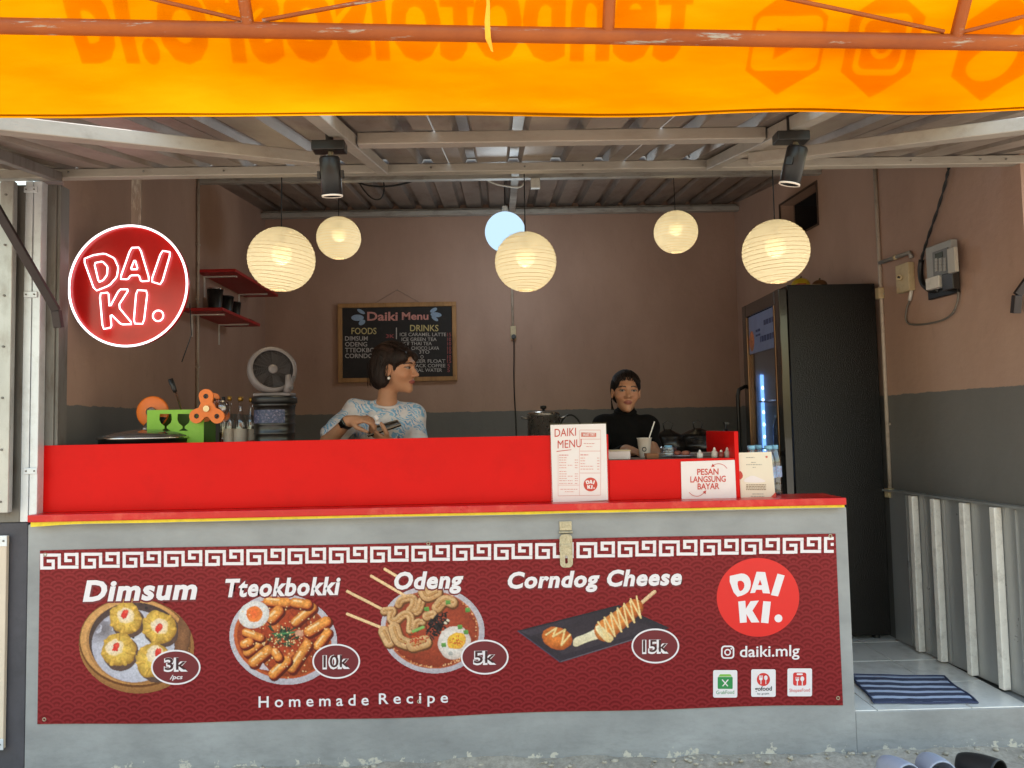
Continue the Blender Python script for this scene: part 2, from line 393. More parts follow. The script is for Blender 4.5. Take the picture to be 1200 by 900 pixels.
# ---- raised floor of white tiles
fl = MB(); fl.box((-2.0, .06, .10), (2.32, 3.08, .168)); 
FLO = fl.build('floor', M('tile_grout', '3f3a34', .9, 0, .15, 20)); tag(FLO, kind='structure')
TILEM = M('white_glazed_tile', 'f2ebe0', .16, 0, .05, 3, 0, dirt='a89c8c', dirt_amt=.35, coat=.2)
_tm = MB(); _tm.box((-.1968, -.1605, 0), (.1968, .1605, .007)); 
tile0 = None
ty = [.1705+.327*k for k in range(9)]; tx = [1.748-.4*k for k in range(9)]+[2.146]
for i, x in enumerate(tx):
    for j, y in enumerate(ty):
        if tile0 is None:
            tile0 = _tm.build('tile', TILEM, FLO, .0012, 1); t = tile0
        else:
            t = tile0.copy(); COL.objects.link(t); t.parent = FLO
        t.location = (x+random.uniform(-.0008, .0008), y, .168+random.uniform(-.0006, .0006)); 
        if i == 9: t.scale.x = .45 if y > 1.3 else .62; t.location.x = 2.035 if y > 1.3 else 2.07
# ================================================================== the shop building
shop = thing('shop_building', 'small shop room with brown plaster walls over a dark grey dado', 'shop', (0, 1.5, 0))
pl = MB(); pl.box((1.4525, .006, -.05), (2.75, .2, .172)); pl.box((-2.0, .07, -.05), (2.3, 3.1, .099))
PLN = pl.build('plinth', GREY, shop, .004, 2); PLN['label'] = 'grey painted step under the white tiles'
bw = MB(); bw.box((-2.05, 3.05, .1), (2.4, 3.17, 3.35)); bw.build('back_wall', WALL, shop)
lw = MB(); lw.box((-2.03, .13, .1), (-1.925, 3.05, 3.35)); lw.build('side_wall', WALL, shop)
# right wall runs a little out of square; it has a square vent opening high up
RW0, RW1 = Vector((2.262, 0, 0)), Vector((1.977, 3.05, 0)); RWN = Vector((-(RW1-RW0).y, (RW1-RW0).x, 0)).normalized()
def onR(px, py, off=0.0):
    return atP(px, py, RW0+RWN*off, RWN)
RWD = (RW1-RW0).normalized()
def rloc(p): return (Vector(p)-RW0).dot(RWD)
va, vb = onR(957, 217), onR(915, 262); s0, s1 = rloc(va), rloc(vb); vz0, vz1 = onR(955, 264).z, onR(955, 215).z
def rwall_box(mb, a, b, z0, z1, t=.11, off=0):
    p = [RW0+RWD*a-RWN*off, RW0+RWD*b-RWN*off, RW0+RWD*b-RWN*(off+t), RW0+RWD*a-RWN*(off+t)]
    mb.add([(q.x, q.y, z0) for q in p]+[(q.x, q.y, z1) for q in p], [(3, 2, 1, 0), (4, 5, 6, 7), (0, 1, 5, 4), (1, 2, 6, 5), (2, 3, 7, 6), (3, 0, 4, 7)])
LR = (RW1-RW0).length
rw = MB(); rwall_box(rw, -.02, s0, .1, 3.35); rwall_box(rw, s1, LR+.05, .1, 3.35); rwall_box(rw, s0, s1, .1, vz0); rwall_box(rw, s0, s1, vz1, 3.35)
rw.build('side_wall', WALL, shop)
vn = MB(); rwall_box(vn, s0-.03, s1+.03, vz0-.03, vz1+.03, .02, .34); rwall_box(vn, s0-.03, s0, vz0-.03, vz1+.03, .24, .1); rwall_box(vn, s1, s1+.03, vz0-.03, vz1+.03, .24, .1); rwall_box(vn, s0, s1, vz0-.03, vz0, .24, .1); rwall_box(vn, s0, s1, vz1, vz1+.03, .24, .1); vn.build('vent_backing', M('vent_shade', '2a211c', .9), shop)  # closed box added to stop sky light; its dark colour stands for shade
vf = MB()
for a, b, z0, z1 in ((s0-.012, s0, vz0-.012, vz1+.012), (s1, s1+.012, vz0-.012, vz1+.012), (s0, s1, vz0-.012, vz0), (s0, s1, vz1, vz1+.012)):
    rwall_box(vf, a, b, z0, z1, .012, -.006)
vf.build('vent_frame', M('vent_frame_wood', '4e3b2f', .7), shop)

# ---- inner roof: corrugated sheets over the room, each its own sheet
def corrugated(name, mat, parent, x0, x1, fz, y0, y1, pitch=.19, hgt=.032, phase=0.0):
    """one ribbed sheet; fz(y) is the height of its underside"""
    mb = MB(); pts = []; x = x0
    prof = [(0, 0), (.30, 0), (.38, 1), (.58, 1), (.66, 0), (1, 0)]
    n = max(1, round((x1-x0)/pitch)); p = (x1-x0)/n
    for k in range(n):
        for a, b in prof[:-1]: pts.append((x0+(k+a)*p, b*hgt))
    pts.append((x1, 0)); ys = np.linspace(y0, y1, 7); vs = []; fs = []
    for y in ys: vs += [(px, y, fz(y)+dz+.0015*math.sin(px*9+y*3)) for px, dz in pts]
    K = len(pts)
    for j in range(len(ys)-1): fs += [(j*K+i, j*K+i+1, (j+1)*K+i+1, (j+1)*K+i) for i in range(K-1)]
    mb.add(vs, fs); o = mb.build(name, mat, parent)
    md = o.modifiers.new('gauge', 'SOLIDIFY'); md.thickness = .0012; md.offset = 1; return o
roof = thing('shop_roof', 'corrugated metal roof over the inside of the room with cross beam', 'roof', (0, 1.6, 2.9))
fin = lambda y: 3.205+.105*(y-3.0)
for k in range(6):
    corrugated('roof_sheet', SHEET_IN, roof, -2.05+.745*k, -2.05+.745*(k+1)+.004, lambda y, k=k: fin(y)+(.002 if k % 2 else 0), .08, 3.1)
b = MB(); b.box((-1.925, 2.93, 3.128), (1.985, 2.985, 3.166)); b.box((-1.925, 2.98, 3.166), (1.985, 2.986, 3.196)); b.build('beam', BEAM_IN, roof, .002)
b = MB(); b.box((-1.925, 1.62, 2.99), (2.11, 1.665, 3.04)); b.build('beam', BEAM_IN, roof, .002)
b = MB(); b.bar((.12, .3, 2.88), (.12, 2.95, 3.165), .05, .045); b.build('beam', BEAM_IN, roof, .002)
b = MB(); b.box((-2.05, .095, 2.56), (2.4, .105, 3.3)); b.build('fascia', SHEET_IN, roof)

# ---- front canopy
can = thing('canopy', 'corrugated metal canopy on pale steel beams over the counter front', 'canopy', (0, 0, 2.5))
CS = .21; fc = lambda y: 2.522+CS*y
edges = [-2.4, -2.15, -1.70, -.95, -.20, .55, 1.30, 2.05, 2.45]
for k in range(len(edges)-1):
    g_ = .006 if k in (3, 4) else -.004
    corrugated('roof_sheet', SHEET, can, edges[k], edges[k+1]-g_, lambda y, k=k: fc(y)+(.002 if k % 2 else 0), -1.12, .085)
def beam(p0, p1, w_, h_, m=BEAMM):
    mb = MB(); mb.bar(p0, p1, w_, h_); return mb.build('beam', m, can, .003)
zf = fc(0)-.024
beam((-2.38, 0, zf), (2.43, 0, zf), .045, .037)
y2 = -.75; z2 = fc(y2)-.024
xa, xb = at(410, 169, y2).x, at(905, 163, y2).x
beam((xa+.028, y2, z2), (xb-.028, y2, z2), .045, .040)
for xx in (xa, xb):
    beam((xx, -1.34, fc(-1.34)-.026), (xx, -.03, fc(-.03)-.026), .045, .042)
# outward braces to both sides
def onC(px, py, off): # a point of the slope of the canopy, off below it
    n = Vector((0, -CS, 1)).normalized(); return atP(px, py, Vector((0, 0, fc(0)-off)), n)
for (pa, pb) in (((372, 187), (-60, 140)), ((880, 187), (1260, 140))):
    a, c = onC(*pa, .075), onC(*pb, .075)
    a.y = min(a.y, -.032); beam(a, c, .045, .040)
a, c = onC(60, 203, .026), onC(-40, 168, .026); a.y = -.03; beam(a, c, .04, .04, GALV_D)
b = MB()
for px in (80, 168, 262, 505, 615, 683, 840, 1068, 1150, 1180): 
    p = at(px, 200, -.027); b.cyl((p.x, -.0255, zf+random.uniform(-.006, .006)), (p.x, -.029, zf), .004, n=8)
o = b.build('rivet', GALV_D, can); o['kind'] = 'stuff'

# ---- steel frame at the left of the opening
post = thing('steel_post', 'pale galvanised double post with joint plates at the end of the counter', 'post', (-1.98, .02, 0))
for a, c in ((26, 35.2), (36, 45.5)):
    mb = MB(); x0, x1 = at(a, 400, 0).x, at(c, 400, 0).x; mb.box((x0, .004, 1.03), (x1, .05, 2.475)); mb.build('channel', GALV_B, post, .003)
for y in (222, 345, 552):
    p = at(35.5, y, -.002); mb = MB(); mb.box((p.x-.028, -.003, p.z-.013), (p.x+.028, .0035, p.z+.013)); pp = mb.build('joint_plate', GALV_B, post, .002)
    for sx in (-1, 1):
        mb = MB(); mb.cyl((p.x+sx*.017, -.006, p.z), (p.x+sx*.017, -.0032, p.z), .0035, n=8); mb.build('bolt', GALV_D, pp)
jamb = thing('door_jamb', 'dark weathered steel jamb beside the pale post', 'jamb', (-1.92, .1, 0))
x0, x1 = at(46, 400, .02).x, at(62, 400, .02).x
mb = MB(); mb.box((x0, .052, 1.03), (x1-.012, .128, 2.475)); mb.build('channel', GALV_D, jamb, .003)
mb = MB(); mb.box((x1-.0125, .06, 1.03), (x1+.002, .128, 2.475)); mb.build('flange', GALV_D, jamb, .002)
leaf = thing('folding_door_leaf', 'folded galvanised door leaf with rivets at the frame edge', 'folding door', (-2.06, .0, 0))
x1 = at(18, 400, -.02).x
for k, (dx0, dx1, yy) in enumerate(((0, .055, -.05), (.056, .085, -.035), (.086, .16, -.055), (.162, .19, -.035), (.192, .42, -.05))):
    mb = MB(); mb.box((x1-dx1, yy, 1.075), (x1-dx0, yy+.03, 2.46)); mb.build('fold', (GALV, GALV_B, GALV_B, GALV, GALV_B)[k], leaf, .003)
mb = MB(); mb.box((x1-.6, .0055, 1.03), (at(26, 400, 0).x-.001, .035, 2.46)); mb.build('fold', GALV_D, leaf, .002)  # dark filler panel added behind the folds to block the bright sky gap
mb = MB()
for z in np.linspace(1.12, 2.4, 7): mb.cyl((x1-.03, -.054, z), (x1-.03, -.0495, z), .005, n=8)
o = mb.build('rivet', GALV_D, leaf); o['kind'] = 'stuff'
# low charcoal wall outside the shop and the pale board on it
mb = MB(); mb.box((-4.2, .004, -.05), (-1.979, .14, 1.028)); o = mb.build('low_wall', CHARCOAL, None, .004)
tag(o, 'low charcoal painted wall below the folded door leaf', 'wall')
bd = thing('notice_board', 'cream board fixed on the charcoal wall, cut by the frame edge', 'board', (-2.15, -.01, .1))
pA, pB = at(9, 628, -.02), at(5, 878, -.02)
mb = MB(); mb.box((pA.x-.5, -.02, pB.z), (pA.x-.004, -.002, pA.z)); mb.build('panel', M('cream_board', 'd8c3ad', .6, 0, .06, 8), bd, .002)
for z in (pA.z-.02, pB.z+.02):
    mb = MB(); mb.box((pA.x-.03, -.024, z-.022), (pA.x-.001, -.0205, z+.022)); q = mb.build('corner_plate', GALV_B, bd, .001)
    mb = MB(); mb.cyl((pA.x-.014, -.027, z), (pA.x-.014, -.0242, z), .004, n=8); mb.build('screw', GALV_D, q)
# stays of the opening: dark bars to both sides
def stay(label, p):
    t = thing('awning_stay', label, 'stay bar', p[-1], 'dark stay bars at the sides of the opening')
    mb = MB(); mb.bar(p[0], p[1], .034, .02, (0, 1, 0)); mb.build('bar', DARKBROWN, t, .003)
    mb = MB(); mb.bar(p[1], p[2], .034, .026, (0, 1, 0)); mb.build('end_bracket', DARKBROWN, t, .003)
stay('dark steel stay bar slanting down across the pale post', [at(-25, 208, -.30), at(66, 364, -.02), at(69, 384, -.005)])
stay('dark steel stay bar by the meter, cut by the frame edge', [at(1225, 300, -.05), at(1192, 346, -.02), at(1190, 367, -.005)])

# ---- folded corrugated door leaning along the right wall
fd = thing('corrugated_door', 'grey corrugated steel door with white ribs standing along the tiled entrance', 'door', RW0+RWD*.6+RWN*.03)
pan = MB(); rwall_box(pan, .0, 1.02, .182, .99, .006, -.022); pan.build('panel', M('door_sheet_grey', 'a9a8a6', .3, .45, .12, 4, .1, 40, (1, 1, .2)), fd)
RIB = M('white_rib_paint', 'ece4da', .45, 0, .08, 9, .1, 50, dirt='a4988c', dirt_amt=.4)
def rib(a, wd, dep):
    mb = MB(); rwall_box(mb, a, a+wd, .186, .985, dep, -.024-dep); return mb.build('rib', RIB, fd, .004)
for px, py in ((1172, 700), (1135, 690), (1100, 680), (1074, 672)):
    a = rloc(onR(px, py, .055)); rib(a, .034, .036)
for k in range(6):
    a = .09+.155*k; mb = MB(); rwall_box(mb, a, a+.006, .19, .98, .006, -.0285); mb.build('crease', MATS['door_sheet_grey'], fd)
mb = MB(); rwall_box(mb, -.02, 1.04, .99, 1.0, .05, -.05); mb.build('top_rail', MATS['door_sheet_grey'], fd)
# ================================================================== counter
ctr = thing('counter', 'long grey painted counter with red boards and yellow edge', 'counter', (-.26, 0, 0))
mb = MB(); mb.box((-1.977, 0, -.05), (1.452, .13, 1.0205)); mb.build('body', GREY, ctr, .006)
mb = MB(); mb.box((-1.952, -.046, 1.0335), (1.432, .185, 1.063)); mb.build('ledge', RED_EDGE, ctr, .003)
# sagging yellow tape under the ledge
xs = np.linspace(-1.945, 1.428, 60); vs = []; fs = []
for i, x in enumerate(xs):
    d = .006*(vnoise(np.array(x*2.2), np.array(.5), 4, 3)-.3) + (.012*max(0, (-1.75-x)/.22)); h_ = .008+.004*float(vnoise(np.array(x*7), np.array(1.5), 9, 2))
    vs += [(x, -.034, 1.0333), (x, -.034, 1.0333-h_-float(d)), (x, -.028, 1.0333-h_-float(d)), (x, -.028, 1.0333)]
for i in range(len(xs)-1):
    for k in range(4): fs.append((i*4+k, i*4+(k+1) % 4, i*4+4+(k+1) % 4, i*4+4+k))
mb = MB(); mb.add(vs, fs); mb.build('edge_tape', YELLOW, ctr)
mb = MB(); mb.box((-1.94, -.033, 1.019), (1.425, -.002, 1.0325)); mb.build('underledge_batten', GREY, ctr)
XS = at(713, 525, .05).x; XE = at(866, 540, .05).x
mb = MB(); mb.box((-1.975, .05, 1.0635), (XS, .068, 1.346)); mb.build('front_board', RED, ctr, .0015)
mb = MB(); mb.box((XS+.001, .052, 1.0635), (XE-.019, .069, 1.234)); mb.build('front_board', RED, ctr, .0015)
mb = MB(); mb.box((XE-.018, .048, 1.0635), (XE, .50, 1.348)); mb.build('end_board', RED, ctr, .0015)
mb = MB(); mb.box((-1.96, .0685, 1.216), (XE-.0185, .40, 1.232)); mb.build('riser_top', M('worn_board_top', '6f5a4a', .6, 0, .15, 9), ctr)
mb = MB(); mb.box((-1.96, .382, 1.0), (XE-.0185, .40, 1.2155)); mb.build('riser_back', RED, ctr)
TOPZ = 1.232
# hasp latch
hs = thing('hasp_latch', 'worn steel hasp latch hanging over the top edge of the banner', 'latch', at(662, 640, -.01))
HM = M('worn_zinc', 'b9ad92', .4, .6, .2, 60, .2, 200, dirt='7d6a48', dirt_amt=.6)
a, c = at(655.5, 611, -.003), at(670, 621.5, -.003); mb = MB(); mb.box((a.x, -.006, c.z), (c.x, -.001, a.z)); mb.build('fixed_plate', HM, hs, .001)
mb = MB(); mb.cyl((a.x-.003, -.009, c.z-.006), (c.x+.003, -.009, c.z-.006), .005, n=10); mb.build('hinge_pin', HM, hs)
t_, b_ = at(663, 626, -.012), at(664.5, 665, -.012); wd = .0265
out = rrect(t_.x-wd, b_.z, t_.x+wd, t_.z, .018, 6); out = [(x, z) for x, z in out]
sl = rrect(t_.x-.0055, b_.z+.016, t_.x+.0055, b_.z+.05, .005, 4)
me = fill_mesh([out, sl], 'strap', .0015); xform(me, lambda A: np.stack([A[:, 0], -.0125+A[:, 2], A[:, 1]], -1)); link('strap', me, HM, hs)
mb = MB(); mb.box((t_.x-wd+.003, -.018, t_.z-.052), (t_.x+wd-.003, -.0142, t_.z-.040)); mb.build('staple_guard', HM, hs, .001)
# ================================================================== orange awning in front (we stand under it)
def tarp_mat():
    m = bpy.data.materials.new('orange_tarpaulin'); m.use_nodes = True; nt = m.node_tree; nt.nodes.clear()
    o = nd(nt, 'ShaderNodeOutputMaterial'); tl = nd(nt, 'ShaderNodeBsdfTranslucent'); df = nd(nt, 'ShaderNodeBsdfDiffuse')
    n = noise(nt, 4.5, 5, .55, stretch=(.4, 1, 2.4)); c = ramp(nt, n.outputs[0], [(.28, tuple(.36*q for q in lin('ff8200'))), (.52, tuple(.44*q for q in lin('ff9800'))), (.78, tuple(.52*q for q in lin('ffa80a')))])
    nt.links.new(c.outputs[0], tl.inputs[0]); nt.links.new(c.outputs[0], df.inputs[0])
    n2 = noise(nt, 420, 2, .5); bp = nd(nt, 'ShaderNodeBump'); bp.inputs['Strength'].default_value = .15; bp.inputs['Distance'].default_value = .001
    nt.links.new(n2.outputs[0], bp.inputs['Height']); nt.links.new(bp.outputs[0], df.inputs['Normal'])
    mx = nd(nt, 'ShaderNodeMixShader'); mx.inputs[0].default_value = .38
    nt.links.new(tl.outputs[0], mx.inputs[1]); nt.links.new(df.outputs[0], mx.inputs[2]); nt.links.new(mx.outputs[0], o.inputs[0]); return m
def film_mat(name, col):
    m = bpy.data.materials.new(name); m.use_nodes = True; nt = m.node_tree; nt.nodes.clear()
    o = nd(nt, 'ShaderNodeOutputMaterial'); t = nd(nt, 'ShaderNodeBsdfTransparent'); t.inputs[0].default_value = (*col, 1); nt.links.new(t.outputs[0], o.inputs[0]); return m
TK = .70; TB = Vector((0, -2.10, at(600, 131, -2.10).z)); TT = math.radians(33)     # lower hem, lean of the cloth from upright (towards us)
tdir = Vector((0, -math.sin(TT), math.cos(TT))); tn = Vector((0, math.cos(TT), math.sin(TT)))   # tn: outer side, towards the sun
def tarp_pt(X, s):                                       # s: metres up the cloth from the hem
    X0 = X; X = X/TK; s = s/TK
    hem = .02*(vnoise(X*1.3+9, X*0+2, 11, 3)-.5) - .016*np.exp(-((X-.3)/.4)**2) - .02*np.exp(-((X-.95)/.3)**2)*.8 + .006
    wr = .05*(vnoise(X*2.1, s*5+X*.6, 21, 4)-.5)*sstep(0, .05, s+.02) + .006*np.sin(X*3+s*9) + .02*np.sin(PI*np.clip(s/.9, 0, 1))*0
    s2 = s + hem*(1-sstep(0, .25, s))
    s2 = s2*TK; wr = wr*TK; return np.stack([X0, TB.y+tdir.y*s2+tn.y*wr, TB.z+tdir.z*s2+tn.z*wr], -1)
awn = thing('awning', 'glowing orange tarpaulin awning with reversed lettering on a rusty pipe frame', 'awning', TB)
X, S_ = np.meshgrid(np.linspace(-1.3, 1.3, 190), TK*np.concatenate([np.linspace(0, .32, 30), np.linspace(.34, .50, 10)])); P = tarp_pt(X, S_)
n, k = X.shape; me = bpy.data.meshes.new('cloth'); me.from_pydata(P.reshape(-1, 3).tolist(), [], [(j*k+i, j*k+i+1, (j+1)*k+i+1, (j+1)*k+i) for j in range(n-1) for i in range(k-1)])
me.polygons.foreach_set('use_smooth', [True]*len(me.polygons)); TARP = tarp_mat(); link('cloth', me, TARP, awn)
P = tarp_pt(np.linspace(-1.3, 1.3, 150), np.zeros(150)+.004); mb = MB(); mb.tube([Vector(p) for p in P], .0014, 6); mb.build('hem', TARP, awn)
INK = film_mat('orange_ink', (.82, .50, .22)); INK2 = film_mat('orange_ink_pale', (1.0, .8, .55))
def on_tarp(px, py):   # photo point -> (X, s) on the cloth
    p = atP(px, py, TB, tn); return p.x, (p-TB).dot(tdir)
def tarp_print(me, name, fn, ink, lift=.004):
    def f(A):
        X, s = fn(A); Q = tarp_pt(X, s); return Q + np.array(tn)*lift
    return link(name, xform(me, f), ink, awn)
def densify(me, cuts=2):
    bm = bmesh.new(); bm.from_mesh(me); bmesh.ops.triangulate(bm, faces=bm.faces)
    for _ in range(cuts):
        es = [e for e in bm.edges if e.calc_length() > .08]
        if es: bmesh.ops.subdivide_edges(bm, edges=es, cuts=1); bmesh.ops.triangulate(bm, faces=bm.faces)
    bm.to_mesh(me); bm.free(); return me
# lettering reads correctly from the street side, so it is reversed from below
xl, sb = on_tarp(92, 58); xr, sb2 = on_tarp(806, 66); _, stp = on_tarp(450, -10)
me = text_mesh('tehbotolsosro.id', 'lettering', .035, 0, spacing=1.02)
A = np.empty(len(me.vertices)*3); me.vertices.foreach_get('co', A); A = A.reshape(-1, 3); w0, w1 = A[:, 0].min(), A[:, 0].max(); h1 = .74
densify(me)
tarp_print(me, 'lettering', lambda A: (xr-(A[:, 0]-w0)/(w1-w0)*(xr-xl), sb+(sb2-sb)*.5+A[:, 1]/h1*.20*TK), INK)
for px, kind in ((913, 0), (1021, 1), (1151, 2)):
    cx, s0_ = on_tarp(px, 100 if kind < 2 else 103); s0_ -= .007; r = .1*TK; cy = s0_+r*1.02
    hexa = [(cx+r*.9*math.sin(a), cy+r*1.0*math.cos(a)) for a in (k*PI/3 for k in range(6))]
    if kind == 0: holes = [rrect(cx-.049, cy-.036, cx+.049, cy+.036, .0126), ]; extra = [[(cx-.0175, cy-.021), (cx-.0175, cy+.021), (cx+.021, cy)]]
    elif kind == 1: holes = [rrect(cx-.039, cy-.039, cx+.039, cy+.039, .015)]; extra = [rrect(cx-.031, cy-.031, cx+.031, cy+.031, .011), circ(cx, cy, .018), circ(cx, cy, .0105)]
    else: holes = [smooth_poly([(cx+TK*a_, cy+TK*b_) for a_, b_ in ((-.06, -.03), (-.03, -.062), (.03, -.058), (.055, -.01), (.045, .05), (.02, .02), (-.01, .01))], 2)]; extra = []
    me = densify(fill_mesh([hexa]+holes+extra, 'emblem'), 2); tarp_print(me, 'emblem', lambda A: (A[:, 0], A[:, 1]), INK)
# pipe frame
def rust_mat():
    m, nt, b = base_mat('rusty_orange_pipe'); n1 = noise(nt, 62, 8, .72, stretch=(.14, 1, 1)); n2 = noise(nt, 8, 6, .6)
    c = ramp(nt, n2.outputs[0], [(.3, lin('8a3e0a')), (.7, lin('a8530e'))]).outputs[0]
    f = ramp(nt, n1.outputs[0], [(.58, (0, 0, 0)), (.64, (.85, .85, .85))]); c = mixc(nt, f.outputs[0], c, lin('a9a292'))
    nt.links.new(c, b.inputs['Base Color']); b.inputs['Roughness'].default_value = .55; b.inputs['Metallic'].default_value = .15; bump(nt, b, n1.outputs[0], .3, .002); return m
RUST = rust_mat()
def frame_pt(px, py, off=.022): return atP(px, py, TB-tn*off, tn)
a, c = frame_pt(-20, 30), frame_pt(1220, 51); d = (c-a).normalized()
mb = MB(); a_e, c_e = a-d*.6, c+d*.6; mb.tube([a-d*.62, a, (a+c)/2, c, c+d*.62], .0112, 20); mb.build('pipe', RUST, awn)
up0 = None
for px in (293, 712, 1117):
    p = frame_pt(px, 38+px*.0161); q = p+tdir*.28; mb = MB(); mb.cyl(p+tdir*.009, q, .0088, n=14); mb.build('upright', RUST, awn)
p, q = frame_pt(-60, 30)+tdir*.285, frame_pt(1260, 49)+tdir*.285; mb = MB(); mb.tube([p-d*.5, q+d*.5], .013, 16); mb.build('pipe', RUST, awn)
for (x0, y0, x1, y1) in ((286, 24, 150, -8), (308, 24, 480, -8), (1106, 37, 950, 4), (1126, 38, 1260, 4)):
    a, c = frame_pt(x0, y0), frame_pt(x1, y1); mb = MB(); mb.cyl(a, c+(c-a)*.35, .003, n=8); mb.build('tie_rod', RUST, awn)
for e_ in (a_e, c_e): mb = MB(); mb.cyl((e_.x, e_.y-.012, .005), (e_.x, e_.y-.012, e_.z+.0), .016, n=14); mb.build('post', RUST, awn)
# loose strip of tape on the pipe
mb = MB(); w_ = .0078; col = []
for i, (px, py) in enumerate(((571, -12), (572, 5), (571, 25), (572, 45), (577, 60))):
    p = frame_pt(px, py, .038); ww = (w_*.55, w_*.6, w_*.95, w_*1.0, w_*.35)[i]; col += [p-Vector((ww/2, 0, 0)), p+Vector((ww/2, .004*math.sin(i*1.7), 0))]
mb.add(col, [(2*i, 2*i+1, 2*i+3, 2*i+2) for i in range(4)]); o = mb.build('tape_strip', M('amber_tape', 'ffb428', .5), awn)
md = o.modifiers.new('gauge', 'SOLIDIFY'); md.thickness = .0008

# ================================================================== lanterns and lamps
def paper_mat(name, col, st, tr=.16):
    m = bpy.data.materials.new(name); m.use_nodes = True; nt = m.node_tree; nt.nodes.clear(); o = nd(nt, 'ShaderNodeOutputMaterial')
    em = nd(nt, 'ShaderNodeEmission'); em.inputs[0].default_value = (*lin(col), 1); em.inputs[1].default_value = st
    n = noise(nt, 40, 5, .6); r = ramp(nt, n.outputs[0], [(.3, tuple(x*.93 for x in lin(col))), (.7, lin(col))]); nt.links.new(r.outputs[0], em.inputs[0])
    df = nd(nt, 'ShaderNodeBsdfTranslucent'); df.inputs[0].default_value = (.19, .18, .155, 1)
    d2 = nd(nt, 'ShaderNodeBsdfDiffuse'); d2.inputs[0].default_value = (.5, .46, .40, 1)
    ad0 = nd(nt, 'ShaderNodeMixShader'); nt.links.new(df.outputs[0], ad0.inputs[1]); nt.links.new(d2.outputs[0], ad0.inputs[2])
    ad = nd(nt, 'ShaderNodeAddShader'); nt.links.new(em.outputs[0], ad.inputs[0]); nt.links.new(ad0.outputs[0], ad.inputs[1])
    tp = nd(nt, 'ShaderNodeBsdfTransparent'); mx = nd(nt, 'ShaderNodeMixShader'); mx.inputs[0].default_value = tr
    nt.links.new(ad.outputs[0], mx.inputs[1]); nt.links.new(tp.outputs[0], mx.inputs[2]); nt.links.new(mx.outputs[0], o.inputs[0]); return m
PAPER = paper_mat('warm_lantern_paper', 'f9e0a4', .13, .10)
WIRE = M('lantern_wire', 'b28f5e', .6)
def emis(name, col, st):
    m = bpy.data.materials.new(name); m.use_nodes = True; nt = m.node_tree; nt.nodes.clear(); o = nd(nt, 'ShaderNodeOutputMaterial')
    e = nd(nt, 'ShaderNodeEmission'); e.inputs[0].default_value = (*lin(col), 1); e.inputs[1].default_value = st; nt.links.new(e.outputs[0], o.inputs[0]); return m
BULB = paper_mat('frosted_bulb', 'ffe27a', .3, .4); CORE = emis('lamp_core', 'ffe890', 2.0)
def lantern(label, px, py, rpx, roofz, ring=20, tilt=0.0):
    Y = .15*900/rpx-3.25; R = .15; c = at(px, py, Y); t = thing('paper_lantern', label, 'lantern', c, 'round paper lanterns over the counter')
    mt = Matrix.Rotation(tilt, 3, 'Y'); prof = []; K = ring*2; amin, amax = .30, PI-.26
    for i in range(K+1):
        a = amin+(amax-amin)*i/K; rr = R*(1.0 if i % 2 == 0 else .988); prof.append((rr*math.sin(a), rr*math.cos(a)*.97))
    mb = MB(); mb.lathe(prof, c, 48, mt); mb.f = [f for f in mb.f if len(f) == 4]; mb.m = mb.m[:len(mb.f)]; mb.s = mb.s[:len(mb.f)]; mb.build('shade', PAPER, t)
    mb = MB()
    for i in range(0, K+1, 2):
        a = amin+(amax-amin)*i/K; r_ = R*1.001*math.sin(a); z_ = R*math.cos(a)*.97; wob = random.uniform(-.05, .05)
        mb.tube([c+mt @ Vector((r_*math.cos(q), r_*math.sin(q), z_+.004*math.sin(q+wob*30))) for q in (2*PI*j/36 for j in range(36))], .0008, 4, True)
    o = mb.build('rib', WIRE, t); o['kind'] = 'stuff'
    mb = MB(); mb.ball(c+Vector((0, 0, .025)), (.046, .046, .05), 18, 12); mb.build('bulb', BULB, t)
    mb = MB(); mb.ball(c+Vector((0, 0, .022)), (.022, .022, .026), 12, 8); mb.build('lamp_core', CORE, t)
    mb = MB(); mb.cyl(c+Vector((0, 0, .058)), c+Vector((0, 0, .115)), .015, n=12); mb.build('lamp_holder', BLACKP, t)
    mb = MB(); mb.cyl(c+Vector((0, 0, .113)), (c.x+(random.random()-.5)*.01, c.y, roofz(c.y) if callable(roofz) else roofz), .0028, n=6); mb.build('cord', CABLE_B, t)
    l = bpy.data.lights.new('lantern_glow', 'POINT'); l.energy = 2.6; l.color = (1, .84, .56); l.shadow_soft_size = .03
    lo = bpy.data.objects.new('lantern_glow', l); COL.objects.link(lo); lo.parent = t; lo.location = (0, 0, .0)
    return t
fr = lambda y: fin(y)-.001
lantern('large warm paper lantern hanging nearest the round red sign', 330, 304, 39, fr, tilt=.12)
lantern('small warm paper lantern below the spotlight near the menu board', 397, 279, 26, fr)
lantern('large warm paper lantern overlapping the cool white globe', 616, 307, 36.5, fr)
lantern('small warm paper lantern hanging between the globe and the fridge', 792, 272, 26, fr)
lantern('large warm paper lantern hanging in front of the fridge top', 909, 295, 39, fr, tilt=-.05)
c = at(592, 272, 2.05); R = 24/900*5.3; t = thing('globe_lamp', 'cool white globe lamp behind a warm paper lantern', 'lamp', c)
mb = MB(); mb.lathe([(R*math.sin(a), R*math.cos(a)) for a in np.linspace(.12, PI-.0001, 24)], c, 32); mb.build('globe', emis('cool_globe', 'c6e7ff', .34), t)
mb = MB(); mb.cyl(c+Vector((0, 0, R*.97)), c+Vector((0, 0, R+.04)), .02, n=14); mb.build('lamp_holder', WHITEP, t)
mb = MB(); mb.cyl(c+Vector((0, 0, R+.04)), (c.x, c.y, fin(c.y)), .003, n=6); mb.build('cord', CABLE_B, t)
l = bpy.data.lights.new('globe_glow', 'POINT'); l.energy = 5.0; l.color = (.75, .9, 1); l.shadow_soft_size = R*1.02
